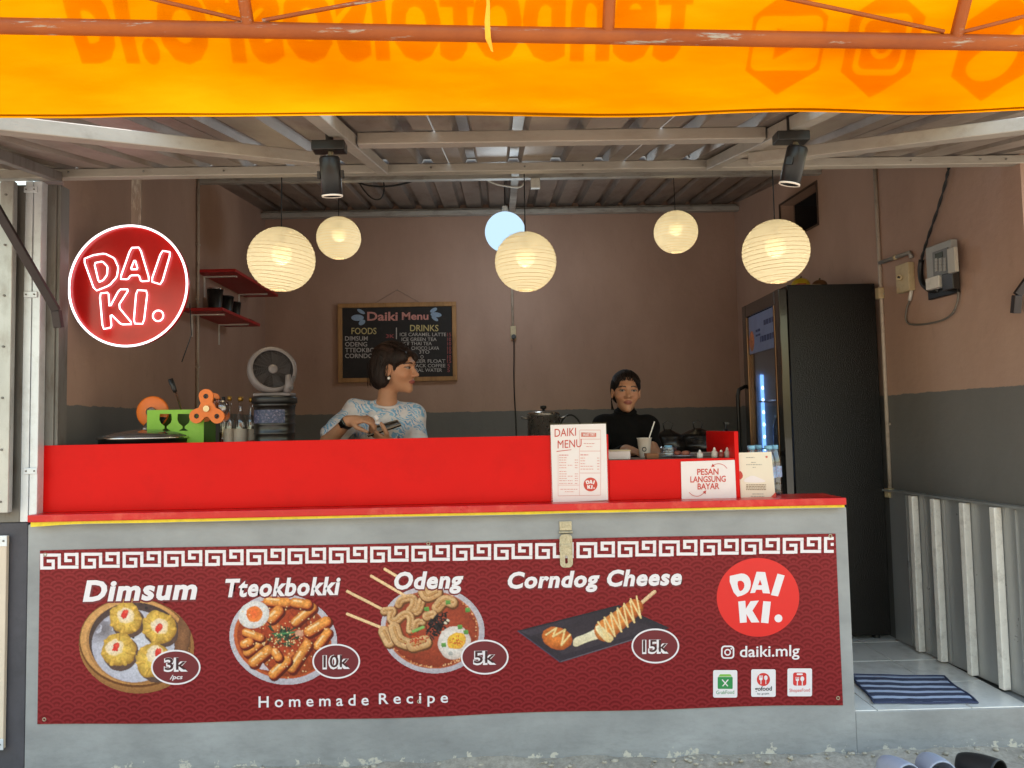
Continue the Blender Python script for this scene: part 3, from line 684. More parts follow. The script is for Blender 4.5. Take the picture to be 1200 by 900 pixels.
lo = bpy.data.objects.new('globe_glow', l); COL.objects.link(lo); lo.parent = t; lo.location = (0, 0, -R-.05)
# black spotlights under the canopy
def spot(label, top, bot, box_px, side):
    Y = -.95; p1, p0 = at(*bot, Y), at(*top, Y-.02); d = (p1-p0).normalized(); t = thing('spotlight', label, 'spotlight', p0, 'black spotlights under the canopy')
    r = .031; Mx, My, Mz = frame_of(d); R3 = Matrix((Mx, My, Mz)).transposed(); L = (p1-p0).length
    mb = MB(); mb.lathe([(.0, 0), (r*.9, 0), (r, .006), (r, L), (r-.004, L), (r-.006, L-.02), (0, L-.02)], p0, 28, R3); mb.build('housing', BLACKM, t)
    mb = MB(); mb.lathe([(r-.003, L-.004), (r+.0008, L-.003), (r+.0008, L+.002), (r-.003, L+.002)], p0, 28, R3, closed=True); mb.build('trim_ring', M('pale_ring', 'e8d8c8', .4), t)
    b = at(*box_px, Y); zt = fc(b.y)-.002
    mb = MB(); mb.box((b.x-.05, b.y-.025, b.z-.014), (b.x+.05, b.y+.025, b.z+.016)); mb.build('mounting_box', BLACKM, t, .003)
    mb = MB(); mb.cyl((b.x, b.y, b.z+.018), (b.x, b.y, zt), .012, n=10); mb.build('stem', BLACKM, t)
    mb = MB(); mb.cyl(p0-Vector((0, 0, .004)), (p0.x, b.y, b.z-.016), .008, n=10); mb.build('swivel', HM, t)
    mid = p0+d*L*.45
    for s in (-1, 1): mb = MB(); mb.obox(mid+Mx*s*(r+.004), (.008, .02, .022), R3); mb.build('yoke', BLACKM, t)
spot('black cylinder spotlight over the menu board side, aimed almost straight down', (386, 184), (389.5, 230), (386, 173), 0)
spot('black cylinder spotlight over the fridge side, tilted outwards', (935, 172), (925, 216), (927, 162), 1)
# ================================================================== printed banner on the counter front
BX0, BX1, BZ0, BZ1 = -1.9226, 1.3979, .203, .9115
BY = -.0045                                          # front face of the vinyl; prints lie a fraction of a millimetre above it
def banner_mat():
    m, nt, b = base_mat('banner_vinyl'); g = nt.nodes.new('ShaderNodeNewGeometry'); sp = nd(nt, 'ShaderNodeSeparateXYZ'); nt.links.new(g.outputs['Position'], sp.inputs[0])
    def mth(op, a, c=None, clamp=False, d=None):
        n = nd(nt, 'ShaderNodeMath', operation=op, use_clamp=clamp)
        for i, v in enumerate((a, c, d)):
            if v is None: continue
            if isinstance(v, (int, float)): n.inputs[i].default_value = v
            else: nt.links.new(v, n.inputs[i])
        return n.outputs[0]
    W = .09; R = W/2; H = R*.52
    x, z = sp.outputs['X'], sp.outputs['Z']
    row = mth('FLOOR', mth('DIVIDE', z, H))
    def dist(k):   # distance to the nearest scale centre of row+k
        rk = mth('ADD', row, k); off = mth('MULTIPLY', mth('MODULO', mth('ABSOLUTE', rk), 2), R)
        fx = mth('FRACT', mth('DIVIDE', mth('ADD', mth('ADD', x, 20*W), off), W)); dx = mth('MULTIPLY', mth('SUBTRACT', fx, .5), W)
        dz = mth('SUBTRACT', z, mth('MULTIPLY', rk, H)); return mth('SQRT', mth('ADD', mth('MULTIPLY', dx, dx), mth('MULTIPLY', dz, dz)))
    dm, d0, dp = dist(-1), dist(0), dist(1)
    i0 = mth('LESS_THAN', d0, R); im = mth('LESS_THAN', dm, R)
    def sel(f, a, c): return mth('ADD', mth('MULTIPLY', f, a), mth('MULTIPLY', mth('SUBTRACT', 1, f), c))
    d = sel(im, dm, sel(i0, d0, dp))
    ring = mth('FRACT', mth('MULTIPLY', d, 2.6/R)); lit = mth('LESS_THAN', ring, .5)
    n = noise(nt, 3, 4); lo = ramp(nt, n.outputs[0], [(.3, lin('6b1517')), (.7, lin('74191b'))]).outputs[0]; hi = ramp(nt, n.outputs[0], [(.3, lin('812225')), (.7, lin('8a2629'))]).outputs[0]
    nt.links.new(mixc(nt, lit, lo, hi), b.inputs['Base Color']); b.inputs['Roughness'].default_value = .42; b.inputs['Specular IOR Level'].default_value = .18
    n2 = noise(nt, 5, 4, .5, stretch=(.5, 1, 1.6)); bump(nt, b, n2.outputs[0], .25, .008); return m
ban = thing('banner', 'dark red vinyl banner with food pictures on the counter front', 'banner', (-.26, 0, BZ0))
mb = MB(); xs = np.linspace(BX0, BX1, 90)
zb = lambda x: BZ0+.004*math.sin(x*2.1)+.003*math.sin(x*6.3+1); zt = lambda x: BZ1+.002*math.sin(x*3)
vs = []
for x in xs: vs += [(x, BY, zb(x)), (x, BY, zt(x)), (x, BY+.003, zt(x)), (x, BY+.003, zb(x))]
fs = [(i*4+k, i*4+4+k, i*4+4+(k+1) % 4, i*4+(k+1) % 4) for i in range(len(xs)-1) for k in range(4)]+[(3, 2, 1, 0), tuple(4*(len(xs)-1)+k for k in range(4))]
mb.add(vs, [tuple(reversed(f)) for f in fs[:-2]]+fs[-2:]); sheet = mb.build('sheet', banner_mat(), ban)
for px, py in ((53, 650), (52, 843), (973, 628), (982, 818), (491, 822), (502, 637)):
    p = at(px, py, BY); mb = MB(); mb.lathe([(.0065, 0), (.0085, .001), (.0065, .0022), (.004, .001)], p, 14, Matrix.Rotation(PI/2, 3, 'X'), closed=True); mb.build('grommet', HM, ban)
PRW = M('print_white', 'e8dcdc', .4, 0, .02, 3); PRM = M('print_maroon', '6e1820', .4, 0, .03, 3); PRD = M('print_dark', '3d1014', .4, 0, .03, 3)
PRR = M('print_red', 'df1a14', .38, 0, .03, 3); PRG = M('print_green', '2f8a48', .4); PRO = M('print_orange_red', 'd0302c', .4); PRK = M('print_black', '22201f', .4); PRGL = M('print_light_green', '86b84a', .4)
def flat_px(polys, name, mt, parent, Y):
    """flat print: outlines given as photo points, laid on the plane y = Y"""
    me = fill_mesh([[(x, -y) for x, y in p] for p in polys], name); xform(me, lambda A: atn(A[:, 0], -A[:, 1], Y)); return link(name, me, mt, parent)
def text_px(s, x0, y0, x1, hpx, mt, parent, Y, bold=0, shear=0, name='lettering', slope=.021, spacing=1.0, cap=.70, center=False, fit=True):
    """text whose baseline starts at photo point (x0, y0), fitted to x1; slope is extra rise per photo pixel"""
    me = text_mesh(s, name, bold, shear, spacing=spacing)
    A = np.empty(len(me.vertices)*3); me.vertices.foreach_get('co', A); A = A.reshape(-1, 3)
    a0, a1 = A[:, 0].min(), A[:, 0].max(); k = (x1-x0)/(a1-a0) if fit else hpx/cap
    lay = np.zeros(len(me.vertices))
    if bold > .03:      # neighbouring fat letters overlap: give each its own hair's breadth of ink
        par = list(range(len(me.vertices)))
        def find(i):
            while par[i] != i: par[i] = par[par[i]]; i = par[i]
            return i
        for e in me.edges: a_, b_ = find(e.vertices[0]), find(e.vertices[1]); par[a_] = b_
        rt = np.array([find(i) for i in range(len(par))]); ctr_ = {r: A[rt == r, 0].mean() for r in set(rt.tolist())}
        for q, r in enumerate(sorted(ctr_, key=ctr_.get)): lay[rt == r] = -(q % 4)*.00009
    xform(me, lambda B: np.stack([np.zeros(len(B)), lay, np.zeros(len(B))], -1)+atn(x0+(B[:, 0]-a0)*k, y0-B[:, 1]*hpx/cap-slope*((B[:, 0]-a0)*k), Y)); return link(name, me, mt, parent)
# ---- Greek key border
mot = [(58, 55), (92, 55), (92, 105), (11, 105), (11, 11), (135, 11), (135, 102), (259, 102), (259, 10), (181, 10), (181, 55), (212, 55)]
mb = MB(); hw = 11
x = 47.0; px_w = 48.35; line_y = lambda q: 645.6-(q-47)*.02125; first = True; q0 = 47.0
while q0 < 975:
    sc_x = 45/270
    for (a, c), (e, f) in zip(mot[:-1], mot[1:]):
        dx, dy = (e > a)-(e < a), (f > c)-(f < c); st_ = hw if (a, c) != mot[0] else -hw
        pa = (a+dx*st_, c+dy*st_); pb = (e+dx*hw, f+dy*hw)
        r = (min(pa[0], pb[0])-(hw if dx == 0 else 0), max(pa[0], pb[0])+(hw if dx == 0 else 0), min(pa[1], pb[1])-(hw if dy == 0 else 0), max(pa[1], pb[1])+(hw if dy == 0 else 0))
        X0, X1 = q0+r[0]*sc_x, min(q0+r[1]*sc_x, 977); 
        if X0 >= 977: continue
        ys = [line_y(X0)+3.2+k*18.6/116 for k in (r[2], r[3])]
        P_ = [atn(X0, ys[1], BY-.0006), atn(X1, ys[1], BY-.0006), atn(X1, ys[0], BY-.0006), atn(X0, ys[0], BY-.0006)]
        mb.add([tuple(p) for p in P_], [(0, 1, 2, 3)])
    q0 += px_w
mb.build('key_border', PRW, ban)

# ---- printed food pictures: colour laid point by point on a flat sheet
class Paint:
    def __init__(s, x0, y0, x1, y1, k=1.7):
        s.k = k; s.W = int((x1-x0)*k); s.H = int((y1-y0)*k); s.x0, s.y0 = x0, y0
        s.X, s.Y = np.meshgrid(x0+(np.arange(s.W)+.5)/k, y0+(np.arange(s.H)+.5)/k)
        s.c = np.zeros((s.H, s.W, 3)); s.a = np.zeros((s.H, s.W), bool)
    def put(s, m, col, soft=None):
        if soft is None: s.c[m] = col[m] if isinstance(col, np.ndarray) and col.ndim == 3 else col; s.a |= m
        else: s.c = s.c*(1-soft[..., None])+np.asarray(col)*soft[..., None]
    def ell(s, cx, cy, rx, ry, rot, c0, c1=None, rough=0, seed=0, light=(-.4, -.5), var=.0, only=False, pw=2):
        ca, sa = math.cos(rot), math.sin(rot); dx, dy = s.X-cx, s.Y-cy; u, v = (dx*ca+dy*sa)/rx, (-dx*sa+dy*ca)/ry; r = np.hypot(u, v)
        th = np.arctan2(v, u); edge = 1+rough*(vnoise(th*2.2+9, th*0+seed, seed, 2)-.5)*2; r = r/edge; m = r < 1
        if only: m &= s.a
        c0 = np.array(lin(c0)); c1 = np.array(lin(c1)) if c1 is not None else c0
        t = np.clip(r**pw*.75+.35*(dx/rx*-light[0]+dy/ry*-light[1])*.7, 0, 1)
        col = c0+(c1-c0)*t[..., None]
        if var: col = col*(1+var*(vnoise(s.X*.35, s.Y*.35, seed+5, 3)-.5)[..., None]*2)
        s.put(m, np.clip(col, 0, 1)); return m
    def cap(s, x0, y0, x1, y1, r, c0, c1=None, var=0, seed=0, r1=None):
        tw = 1+.22*(math.sin(x0*12.9+y0*7.7)); 
        d = np.array([x1-x0, y1-y0], float); L2 = d@d; t = np.clip(((s.X-x0)*d[0]+(s.Y-y0)*d[1])/L2, 0, 1); rr = r+((r1 if r1 is not None else r)-r)*t
        ox, oy = s.X-x0-t*d[0], s.Y-y0-t*d[1]; q = np.hypot(ox, oy)/rr; m = q < 1; c0 = np.array(lin(c0)); c1 = np.array(lin(c1 or c0))*min(tw, 1.0)
        c0 = c0*(.86+.14*tw)
        k = np.clip(q**2*.8+.25*(ox+oy)/rr, 0, 1); col = c0+(c1-c0)*k[..., None]
        if var: col = col*(1+var*(vnoise(s.X*.4, s.Y*.4, seed+5, 3)-.5)[..., None]*2)
        s.put(m, np.clip(col, 0, 1)); return m
    def pol(s, pts, c0, c1=None, grad=(0, 1), var=0, seed=0):
        m = np.zeros(s.X.shape, bool); n = len(pts)
        for i in range(n):
            (xa, ya), (xb, yb) = pts[i], pts[(i+1) % n]; cr = ((ya > s.Y) != (yb > s.Y)); m ^= cr & (s.X < (xb-xa)*(s.Y-ya)/(yb-ya+1e-9)+xa)
        c0 = np.array(lin(c0)); c1 = np.array(lin(c1 or c0)) if c1 else c0
        xs_, ys_ = np.array(pts).T; t = np.clip(((s.X-xs_.min())/np.ptp(xs_)*grad[0]+(s.Y-ys_.min())/np.ptp(ys_)*grad[1]), 0, 1); col = c0+(c1-c0)*t[..., None]
        if var: col = col*(1+var*(vnoise(s.X*.3, s.Y*.3, seed, 3)-.5)[..., None]*2)
        s.put(m, np.clip(col, 0, 1)); return m
    def build(s, name, parent, Y):
        # the print is slightly soft and grainy
        m = s.a.astype(float); k = s.c*m[..., None]; num = k.copy(); den = m.copy()
        for dy, dx in ((0, 1), (0, -1), (1, 0), (-1, 0)): num += np.roll(k, (dy, dx), (0, 1))*.5; den += np.roll(m, (dy, dx), (0, 1))*.5
        s.c = num/np.maximum(den, 1e-6)[..., None]
        s.c = np.clip(s.c*(1+.5*(vnoise(s.X*.55, s.Y*.55, 77, 3)-.5)+.22*(vnoise(s.X*1.3, s.Y*1.3, 78, 2)-.5))[..., None], 0, 1)
        gx, gy = np.meshgrid(s.x0+np.arange(s.W+1)/s.k, s.y0+np.arange(s.H+1)/s.k); V = atn(gx, gy, Y).reshape(-1, 3); j, i = np.nonzero(s.a); w = s.W+1
        F = np.stack([(j+1)*w+i, (j+1)*w+i+1, j*w+i+1, j*w+i], -1); used = np.unique(F); rem = np.zeros(len(V), int); rem[used] = np.arange(len(used)); F = rem[F]; V = V[used]
        me = bpy.data.meshes.new(name); me.vertices.add(len(V)); me.vertices.foreach_set('co', V.ravel()); me.loops.add(F.size); me.loops.foreach_set('vertex_index', F.ravel().astype(np.int32))
        me.polygons.add(len(F)); me.polygons.foreach_set('loop_start', np.arange(0, F.size, 4, dtype=np.int32)); me.polygons.foreach_set('loop_total', np.full(len(F), 4, np.int32)); me.update(); me.validate()
        at_ = me.color_attributes.new('Col', 'FLOAT_COLOR', 'CORNER'); cc = np.ones((len(F), 4, 4)); cc[:, :, :3] = (s.c[j, i]*.92)[:, None, :]; at_.data.foreach_set('color', cc.ravel())
        return link(name, me, vcol_mat('printed_picture', .42), parent)
PY = BY-.0008
# dim sum in a bamboo steamer
p = Paint(90, 695, 232, 815)
p.ell(160, 757, 67.5, 55.5, .10, 'c98a4e', '8c5a30', var=.12, seed=1); p.ell(158, 753, 65.5, 52.5, .10, '7a4a26', '6a3e1e'); p.ell(158, 752, 64, 50.5, .10, 'eab070', 'b97b40', var=.1, seed=2)
p.ell(160.5, 754, 59.5, 47.5, .1, 'c8935c', 'a46c3c', seed=3, var=.1); p.ell(160, 752, 56, 46, .1, '5a4440', '3f2c28', var=.3, seed=4)
p.ell(214, 748, 9, 30, .1, '8a5a3a', '5a3826', var=.3, seed=9, only=True); p.ell(160.5, 754, 59.5, 47.5, .1, 'c8935c', 'a46c3c', seed=3, var=.1) if False else None; m = p.ell(156, 757, 48.5, 42.5, .12, 'cfc9d0', 'b3aab6', var=.08, seed=6, light=(.6, .3)); 
sh = sstep(12, 0, np.hypot((p.X-122)/2.2, (p.Y-738)/2.0))*.75*m; sh = sh*(vnoise(p.X*.12, p.Y*.12, 9, 3) > .38); p.put(None, lin('52423f'), sh)
for cx, cy in ((171.5, 712.5), (156, 746.5), (139, 783)): p.ell(cx, cy, 1.9, 1.9, 0, '2c2426')
for k, (cx, cy, rx, ry, ro) in enumerate(((147, 725, 19, 18.5, .1), (186, 735, 20, 19, .5), (138.5, 762, 20.5, 19.5, -.2), (179, 774, 19.5, 21, .3))):
    p.ell(cx+3, cy+4, rx*1.05, ry*1.02, ro, '6a4f43', '5a4038', .05, k); p.ell(cx, cy, rx, ry, ro, 'f2c45a', '8e5a1e', .13, 20+k, var=.3)
    for q in range(7):
        a = q*.9+k; p.cap(cx+math.cos(a)*rx*.55, cy+math.sin(a)*ry*.55, cx+math.cos(a)*rx*.92, cy+math.sin(a)*ry*.92, 2.2, 'e3b04e', 'b98535', .2, q)
    p.ell(cx+(0, 1, -4, 3)[k], cy-(3, 1, 3, 7)[k], rx*.52, ry*.5, ro, 'f3d9c0', 'edc680', .16, 40+k, var=.08)
    ox, oy = ((-1, -5), (0, 1), (-3, -3), (6, -9))[k]; p.ell(cx+ox, cy+oy, 3.6, 5.2, .4, 'e0352c', 'c93a2c', .35, 50+k); p.ell(cx+ox+2, cy+oy-3, 2.4, 2.8, .2, 'e8503e', 'd84432', .3, 60+k)
p.build('picture', ban, PY)['label'] = 'printed picture of dim sum in a bamboo steamer'
# rice cakes in red sauce
p = Paint(266, 694, 398, 806)
p.ell(332, 749, 63.5, 53, .2, 'd8cdd0', 'b5a8ae', var=.05, seed=1); p.ell(331, 748.5, 57.5, 46.5, .2, 'd9713c', 'b24a22', var=.15, seed=2); p.ell(332, 748, 54.5, 44.5, .2, 'a83c1e', '94401e', var=.4, seed=3)
rr = np.random.default_rng(5)
for k in range(46):
    a = rr.uniform(0, 2*PI); q = math.sqrt(rr.uniform(0, 1))*.86; cx, cy = 332+52*q*math.cos(a), 748+41*q*math.sin(a); p.ell(cx, cy, rr.uniform(3, 7), rr.uniform(3, 6), rr.uniform(0, 3), rr.choice(['c4522a', 'b04020', 'd8743c', '8e2e16']), '6e2010', .2, k, var=.35)
for k, (xa, ya, xb, yb, r) in enumerate(((314, 704, 336, 706, 5.6), (318, 724, 326, 716, 6.2), (346, 729, 366, 712, 5.2), (362, 740, 382, 728, 6), (372, 757, 384, 741, 5), (342, 783, 360, 755, 5.6), (290, 764, 308, 750, 5.4), (297, 776, 314, 762, 6), (320, 790, 336, 774, 5.5), (288, 741, 305, 747, 4.6), (286, 755, 292, 752, 5), (345, 706, 360, 708, 5.5), (322, 764, 326, 770, 5))):
    p.cap(xa+1.5, ya+2, xb+1.5, yb+2, r+1, '6c1e10', '5a180c'); p.cap(xa, ya, xb, yb, r, 'ee9a48', 'a83c14', .35, k); p.cap(xa-.8, ya-r*.4, xa+(xb-xa)*.6-.8, ya+(yb-ya)*.6-r*.4, r*.22, 'f8cf98', 'f0b070')
p.ell(297.5, 720.5, 18.5, 15.6, -.35, 'eee6e0', 'cdbfb8', seed=3); p.ell(298, 719.5, 9.6, 9.4, 0, 'ee6a34', 'e88a3a', .06, 4, var=.1)
for k in range(60):
    a = rr.uniform(0, 2*PI); q = rr.uniform(0, 1); cx, cy = 333+17*q*math.cos(a), 744+14*q*math.sin(a); p.cap(cx, cy, cx+rr.uniform(-7, 7), cy+rr.uniform(-5, 5), .9, rr.choice(['2f4a34', '3d5c40', '24382a', '4a6a48']))
p.cap(322, 744, 345, 741, 1.3, '4f8a58'); p.ell(351, 742, 5, 4, 0, 'dba184', 'c07a58', .2, 3)
for k in range(150): p.ell(332+rr.normal(0, 24), 750+rr.normal(0, 18), .75, .75, 0, 'f0c890', only=True)
p.pol([(308, 777), (316, 786), (304, 784)], 'cfbcc2'); p.build('picture', ban, PY)['label'] = 'printed picture of rice cakes in red sauce with half an egg'
# fish cake skewers in broth
p = Paint(403, 664, 572, 794)
p.ell(507, 738, 61, 51, .12, 'd6c8cb', 'b0a2a8', var=.05, seed=1); p.ell(506.5, 738, 55, 45.5, .12, 'c06a48', 'a8502e', var=.1, seed=2); p.ell(507, 738, 52.5, 43.5, .12, 'a5432a', '84301c', var=.2, seed=3, light=(.5, -.5))
rr = np.random.default_rng(8)
for k in range(110):
    a = rr.uniform(0, 2*PI); p.ell(507+52*math.cos(a)+rr.normal(0, .8), 738+43*math.sin(a)+rr.normal(0, .8), .9, .8, 0, rr.choice(['e8b080', 'd88a58']), only=True)
for (xa, ya, xb, yb) in ((407, 719.5, 458, 740), (407, 693, 452, 716), (435, 675, 476, 699), (451, 667, 468, 677)): p.cap(xa, ya, xb, yb, 1.7, 'f0c898', 'd89c68')
def ribbon(pts, r, k):
    q = smooth_poly(pts, 2, False)
    for (xa, ya), (xb, yb) in zip(q[:-1], q[1:]): p.cap(xa+.8, ya+1.2, xb+.8, yb+1.2, r+1.2, '7a4826', '6a3c20')
    for (xa, ya), (xb, yb) in zip(q[:-1], q[1:]): p.cap(xa, ya, xb, yb, r, 'e2b684', 'bd8450', .12, k)
    for (xa, ya), (xb, yb) in zip(q[:-1], q[1:]): p.cap(xa, ya-r*.1, xb, yb-r*.1, r*.28, 'c99760')
ribbon([(467, 708), (470, 702), (486, 699), (484, 712), (478, 716), (490, 718), (494, 704)], 4.2, 1); ribbon([(450, 716), (462, 714), (456, 724), (462, 730), (474, 718), (482, 722), (480, 738)], 4.2, 2)
ribbon([(486, 736), (488, 728), (495, 729)], 3.6, 3); ribbon([(450, 740), (456, 752)], 6.5, 4); ribbon([(462, 736), (466, 750), (476, 754)], 6.8, 5); ribbon([(484, 756), (498, 752)], 7.5, 6)
ribbon([(496, 693), (500, 700), (512, 694)], 6, 7); ribbon([(512, 712), (520, 702), (530, 706)], 6, 8); ribbon([(500, 722), (507, 720)], 5, 9)
for k in range(60): p.ell(488+rr.normal(0, 7), 748+rr.normal(0, 4), 1, .9, 0, rr.choice(['a83018', 'c24a22']), only=True)
for k in range(150):
    a = rr.uniform(0, 2*PI); q = rr.uniform(0, 1); cx, cy = 513+11*q*math.cos(a)+(rr.random()-.5)*5, 733+16*q*math.sin(a); cx += (733-cy)*.4; p.cap(cx, cy, cx+rr.uniform(-3.5, 3.5), cy+rr.uniform(-3, 3), .8, rr.choice(['1f1a1c', '2c2426', '171416', '3a3030']))
for cx, cy in ((522, 730), (525, 727), (519, 741), (528, 736)): p.ell(cx, cy, 2.2, 1.3, .6, 'e8d8c0', 'c9ae8c', .2, 2)
p.ell(532.5, 753, 18.5, 20, .75, 'ece0d6', 'c8ada0', .04, 3); p.ell(535, 751, 12, 9.5, -.4, 'efc040', 'e29a3c', .1, 5, var=.2)
for k in range(40): p.ell(535+rr.normal(0, 4), 752+rr.normal(0, 3), .8, .7, 0, 'd0642c', only=True)
for cx, cy in ((539, 735), (546, 741), (525, 706), (500, 714), (548, 715), (520, 756)): p.pol([(cx-3, cy-2.4), (cx+2.4, cy-3), (cx+3.2, cy+2), (cx-2.4, cy+2.6)], '6fa04e', '4f8038')
p.cap(484, 740, 496, 735, 1.8, '8ab060', '5f8a40'); p.ell(528, 766, 3, 2.4, 0, 'b0a8a0')
p.build('picture', ban, PY)['label'] = 'printed picture of fish cake skewers in a bowl of broth'
# corn dog on a black tray
p = Paint(604, 688, 786, 780)
p.pol([(607, 739), (725, 709), (785, 736), (657, 776.5)], '241d24', '3a3038', (.3, .7), .12, 3); p.pol([(610, 740), (724, 711.5), (733, 715), (622, 745.5)], '4a3e48', '2a2228', (1, .3)); p.pol([(626, 744), (722, 717), (768, 737), (660, 767)], '2b2329', '40353c', (.5, .8), .1, 5)
p.cap(657, 775.5, 742, 749.5, .7, '6a5c66'); p.cap(607, 739.5, 656, 775.5, .7, '55485a')
p.cap(750, 708, 767, 693.5, 2.2, 'eac096', 'c08a5c')
p.pol(smooth_poly([(671, 748), (684, 744), (706, 733), (716, 742), (704, 748), (688, 752), (672, 760)], 2), 'f2e6c8', 'd9c096', (.2, .8), .05, 2)
p.cap(709, 739, 738, 717, 12.5, 'e08a42', 'a8521f', .3, 3, 10); p.cap(738, 717, 744, 712, 10, 'd8762f', '9c4418', .3, 4)
p.pol(smooth_poly([(696, 735), (703, 732), (714, 742), (720, 748), (714, 754), (705, 748)], 1), 'f3e2b4', 'e0b878', (.3, .7), .1)
for k, t in enumerate(np.linspace(0, 1, 6)):
    cx, cy = 708+38*t, 739-27*t; p.cap(cx-7, cy-10, cx+5, cy+12, 1.0, 'f0cf94', 'e0ae66'); p.cap(cx+5, cy+12, cx, cy-13, 1.0, 'f0cf94', 'dca860')
p.ell(653, 748, 18, 13, .35, 'dc7a34', 'a04418', .08, 7, var=.35)
for k, (xa, ya, xb, yb) in enumerate(((640, 744, 652, 736), (652, 736, 648, 746), (648, 746, 662, 738), (662, 738, 658, 756), (658, 756, 668, 744))): p.cap(xa, ya, xb, yb, 1.2, 'f2d090', 'dba050')
p.build('picture', ban, PY)['label'] = 'printed picture of a cheese corn dog on a black tray'
# ---- lettering of the banner
TY = BY-.0016
def outlined(s, x0, y0, x1, h, bold=.05, shear=.18, slope=.021, face=PRW, edge=PRM, ew=.04):
    text_px(s, x0-.6, y0+.8, x1+.9, h, edge, ban, TY+.0005, bold+ew, shear, slope=slope, spacing=1.1); text_px(s, x0, y0, x1, h, face, ban, TY, bold, shear, slope=slope, spacing=1.1)
outlined('Dimsum', 97, 704, 231, 23, .04); outlined('Tteokbokki', 264, 699, 399, 20, .035); outlined('Odeng', 462, 690, 543, 19, .04); outlined('Corndog Cheese', 595, 689, 799, 18, .04)
text_px('Homemade', 303, 829, 432, 13, PRW, ban, TY, .012, spacing=1.55)['kind'] = 'stuff'; text_px('Recipe', 444, 825, 525, 12.5, PRW, ban, TY, .012, spacing=1.55)['kind'] = 'stuff'
for s, cx, cy, rx, ry, tw, th in (('3k', 206, 782, 29, 20.5, 26, 14), ('10k', 394, 775, 28, 20.5, 30, 14), ('5k', 568, 770, 28, 20.5, 25, 14), ('15k', 768, 757, 28, 20.5, 29, 14)):
    dy = 4 if s == '3k' else 0
    flat_px([circ(cx, cy, rx, ry, 48)], 'price_oval', PRW, ban, BY-.0012); flat_px([circ(cx, cy, rx-1.9, ry-1.9, 48)], 'price_oval', PRM, ban, BY-.0016)
    text_px(s, cx-tw/2-1, cy+th/2-dy+1, cx+tw/2+1, th, PRW, ban, BY-.0021, .075); text_px(s, cx-tw/2, cy+th/2-dy, cx+tw/2, th, PRD, ban, BY-.0026, .012)
text_px('/pcs', 199, 796, 214, 5, PRW, ban, BY-.0026, .02, .2)
# round emblem
LG = lambda pts, ox=820, oy=640, k=4.5: [(ox+x/k, oy+y/k) for x, y in pts]
flat_px([circ(888.3, 700, 48.4, 46.2, 64)], 'emblem_disc', PRR, ban, BY-.0010)
LET = [[smooth_poly(LG([(148, 160), (190, 150), (228, 142), (258, 158), (272, 195), (262, 237), (232, 258), (188, 270)]), 1), smooth_poly(LG([(196, 188), (216, 180), (234, 192), (236, 216), (224, 234), (208, 239)]), 1)],
       [LG([(300, 135), (345, 137), (371, 250), (333, 248), (328, 230), (298, 230), (291, 246), (266, 248)]), LG([(318, 176), (308, 206), (328, 206)])],
       [LG([(410, 145), (448, 155), (413, 265), (375, 258)])], [LG([(203, 292), (240, 288), (243, 330), (268, 290), (312, 287), (278, 340), (315, 402), (272, 403), (246, 358), (248, 402), (212, 405)])],
       [LG([(335, 290), (375, 293), (362, 407), (323, 403)])], [circ(820+415/4.5, 640+381/4.5, 4.6)]]
for L_ in LET: flat_px(L_, 'emblem_letter', PRW, ban, BY-.0016)
flat_px([rrect(845, 756.5, 860.5, 772, 4.2), rrect(846.8, 758.3, 858.7, 770.2, 2.8)], 'camera_icon', PRW, ban, BY-.0010); flat_px([circ(852.7, 764.4, 4, n=24), circ(852.7, 764.4, 2.4, n=24)], 'camera_icon', PRW, ban, BY-.0010); flat_px([circ(857, 760.3, 1, n=12)], 'camera_icon', PRW, ban, BY-.0010)
text_px('daiki.mlg', 867, 770, 937, 13, PRW, ban, TY, .012)
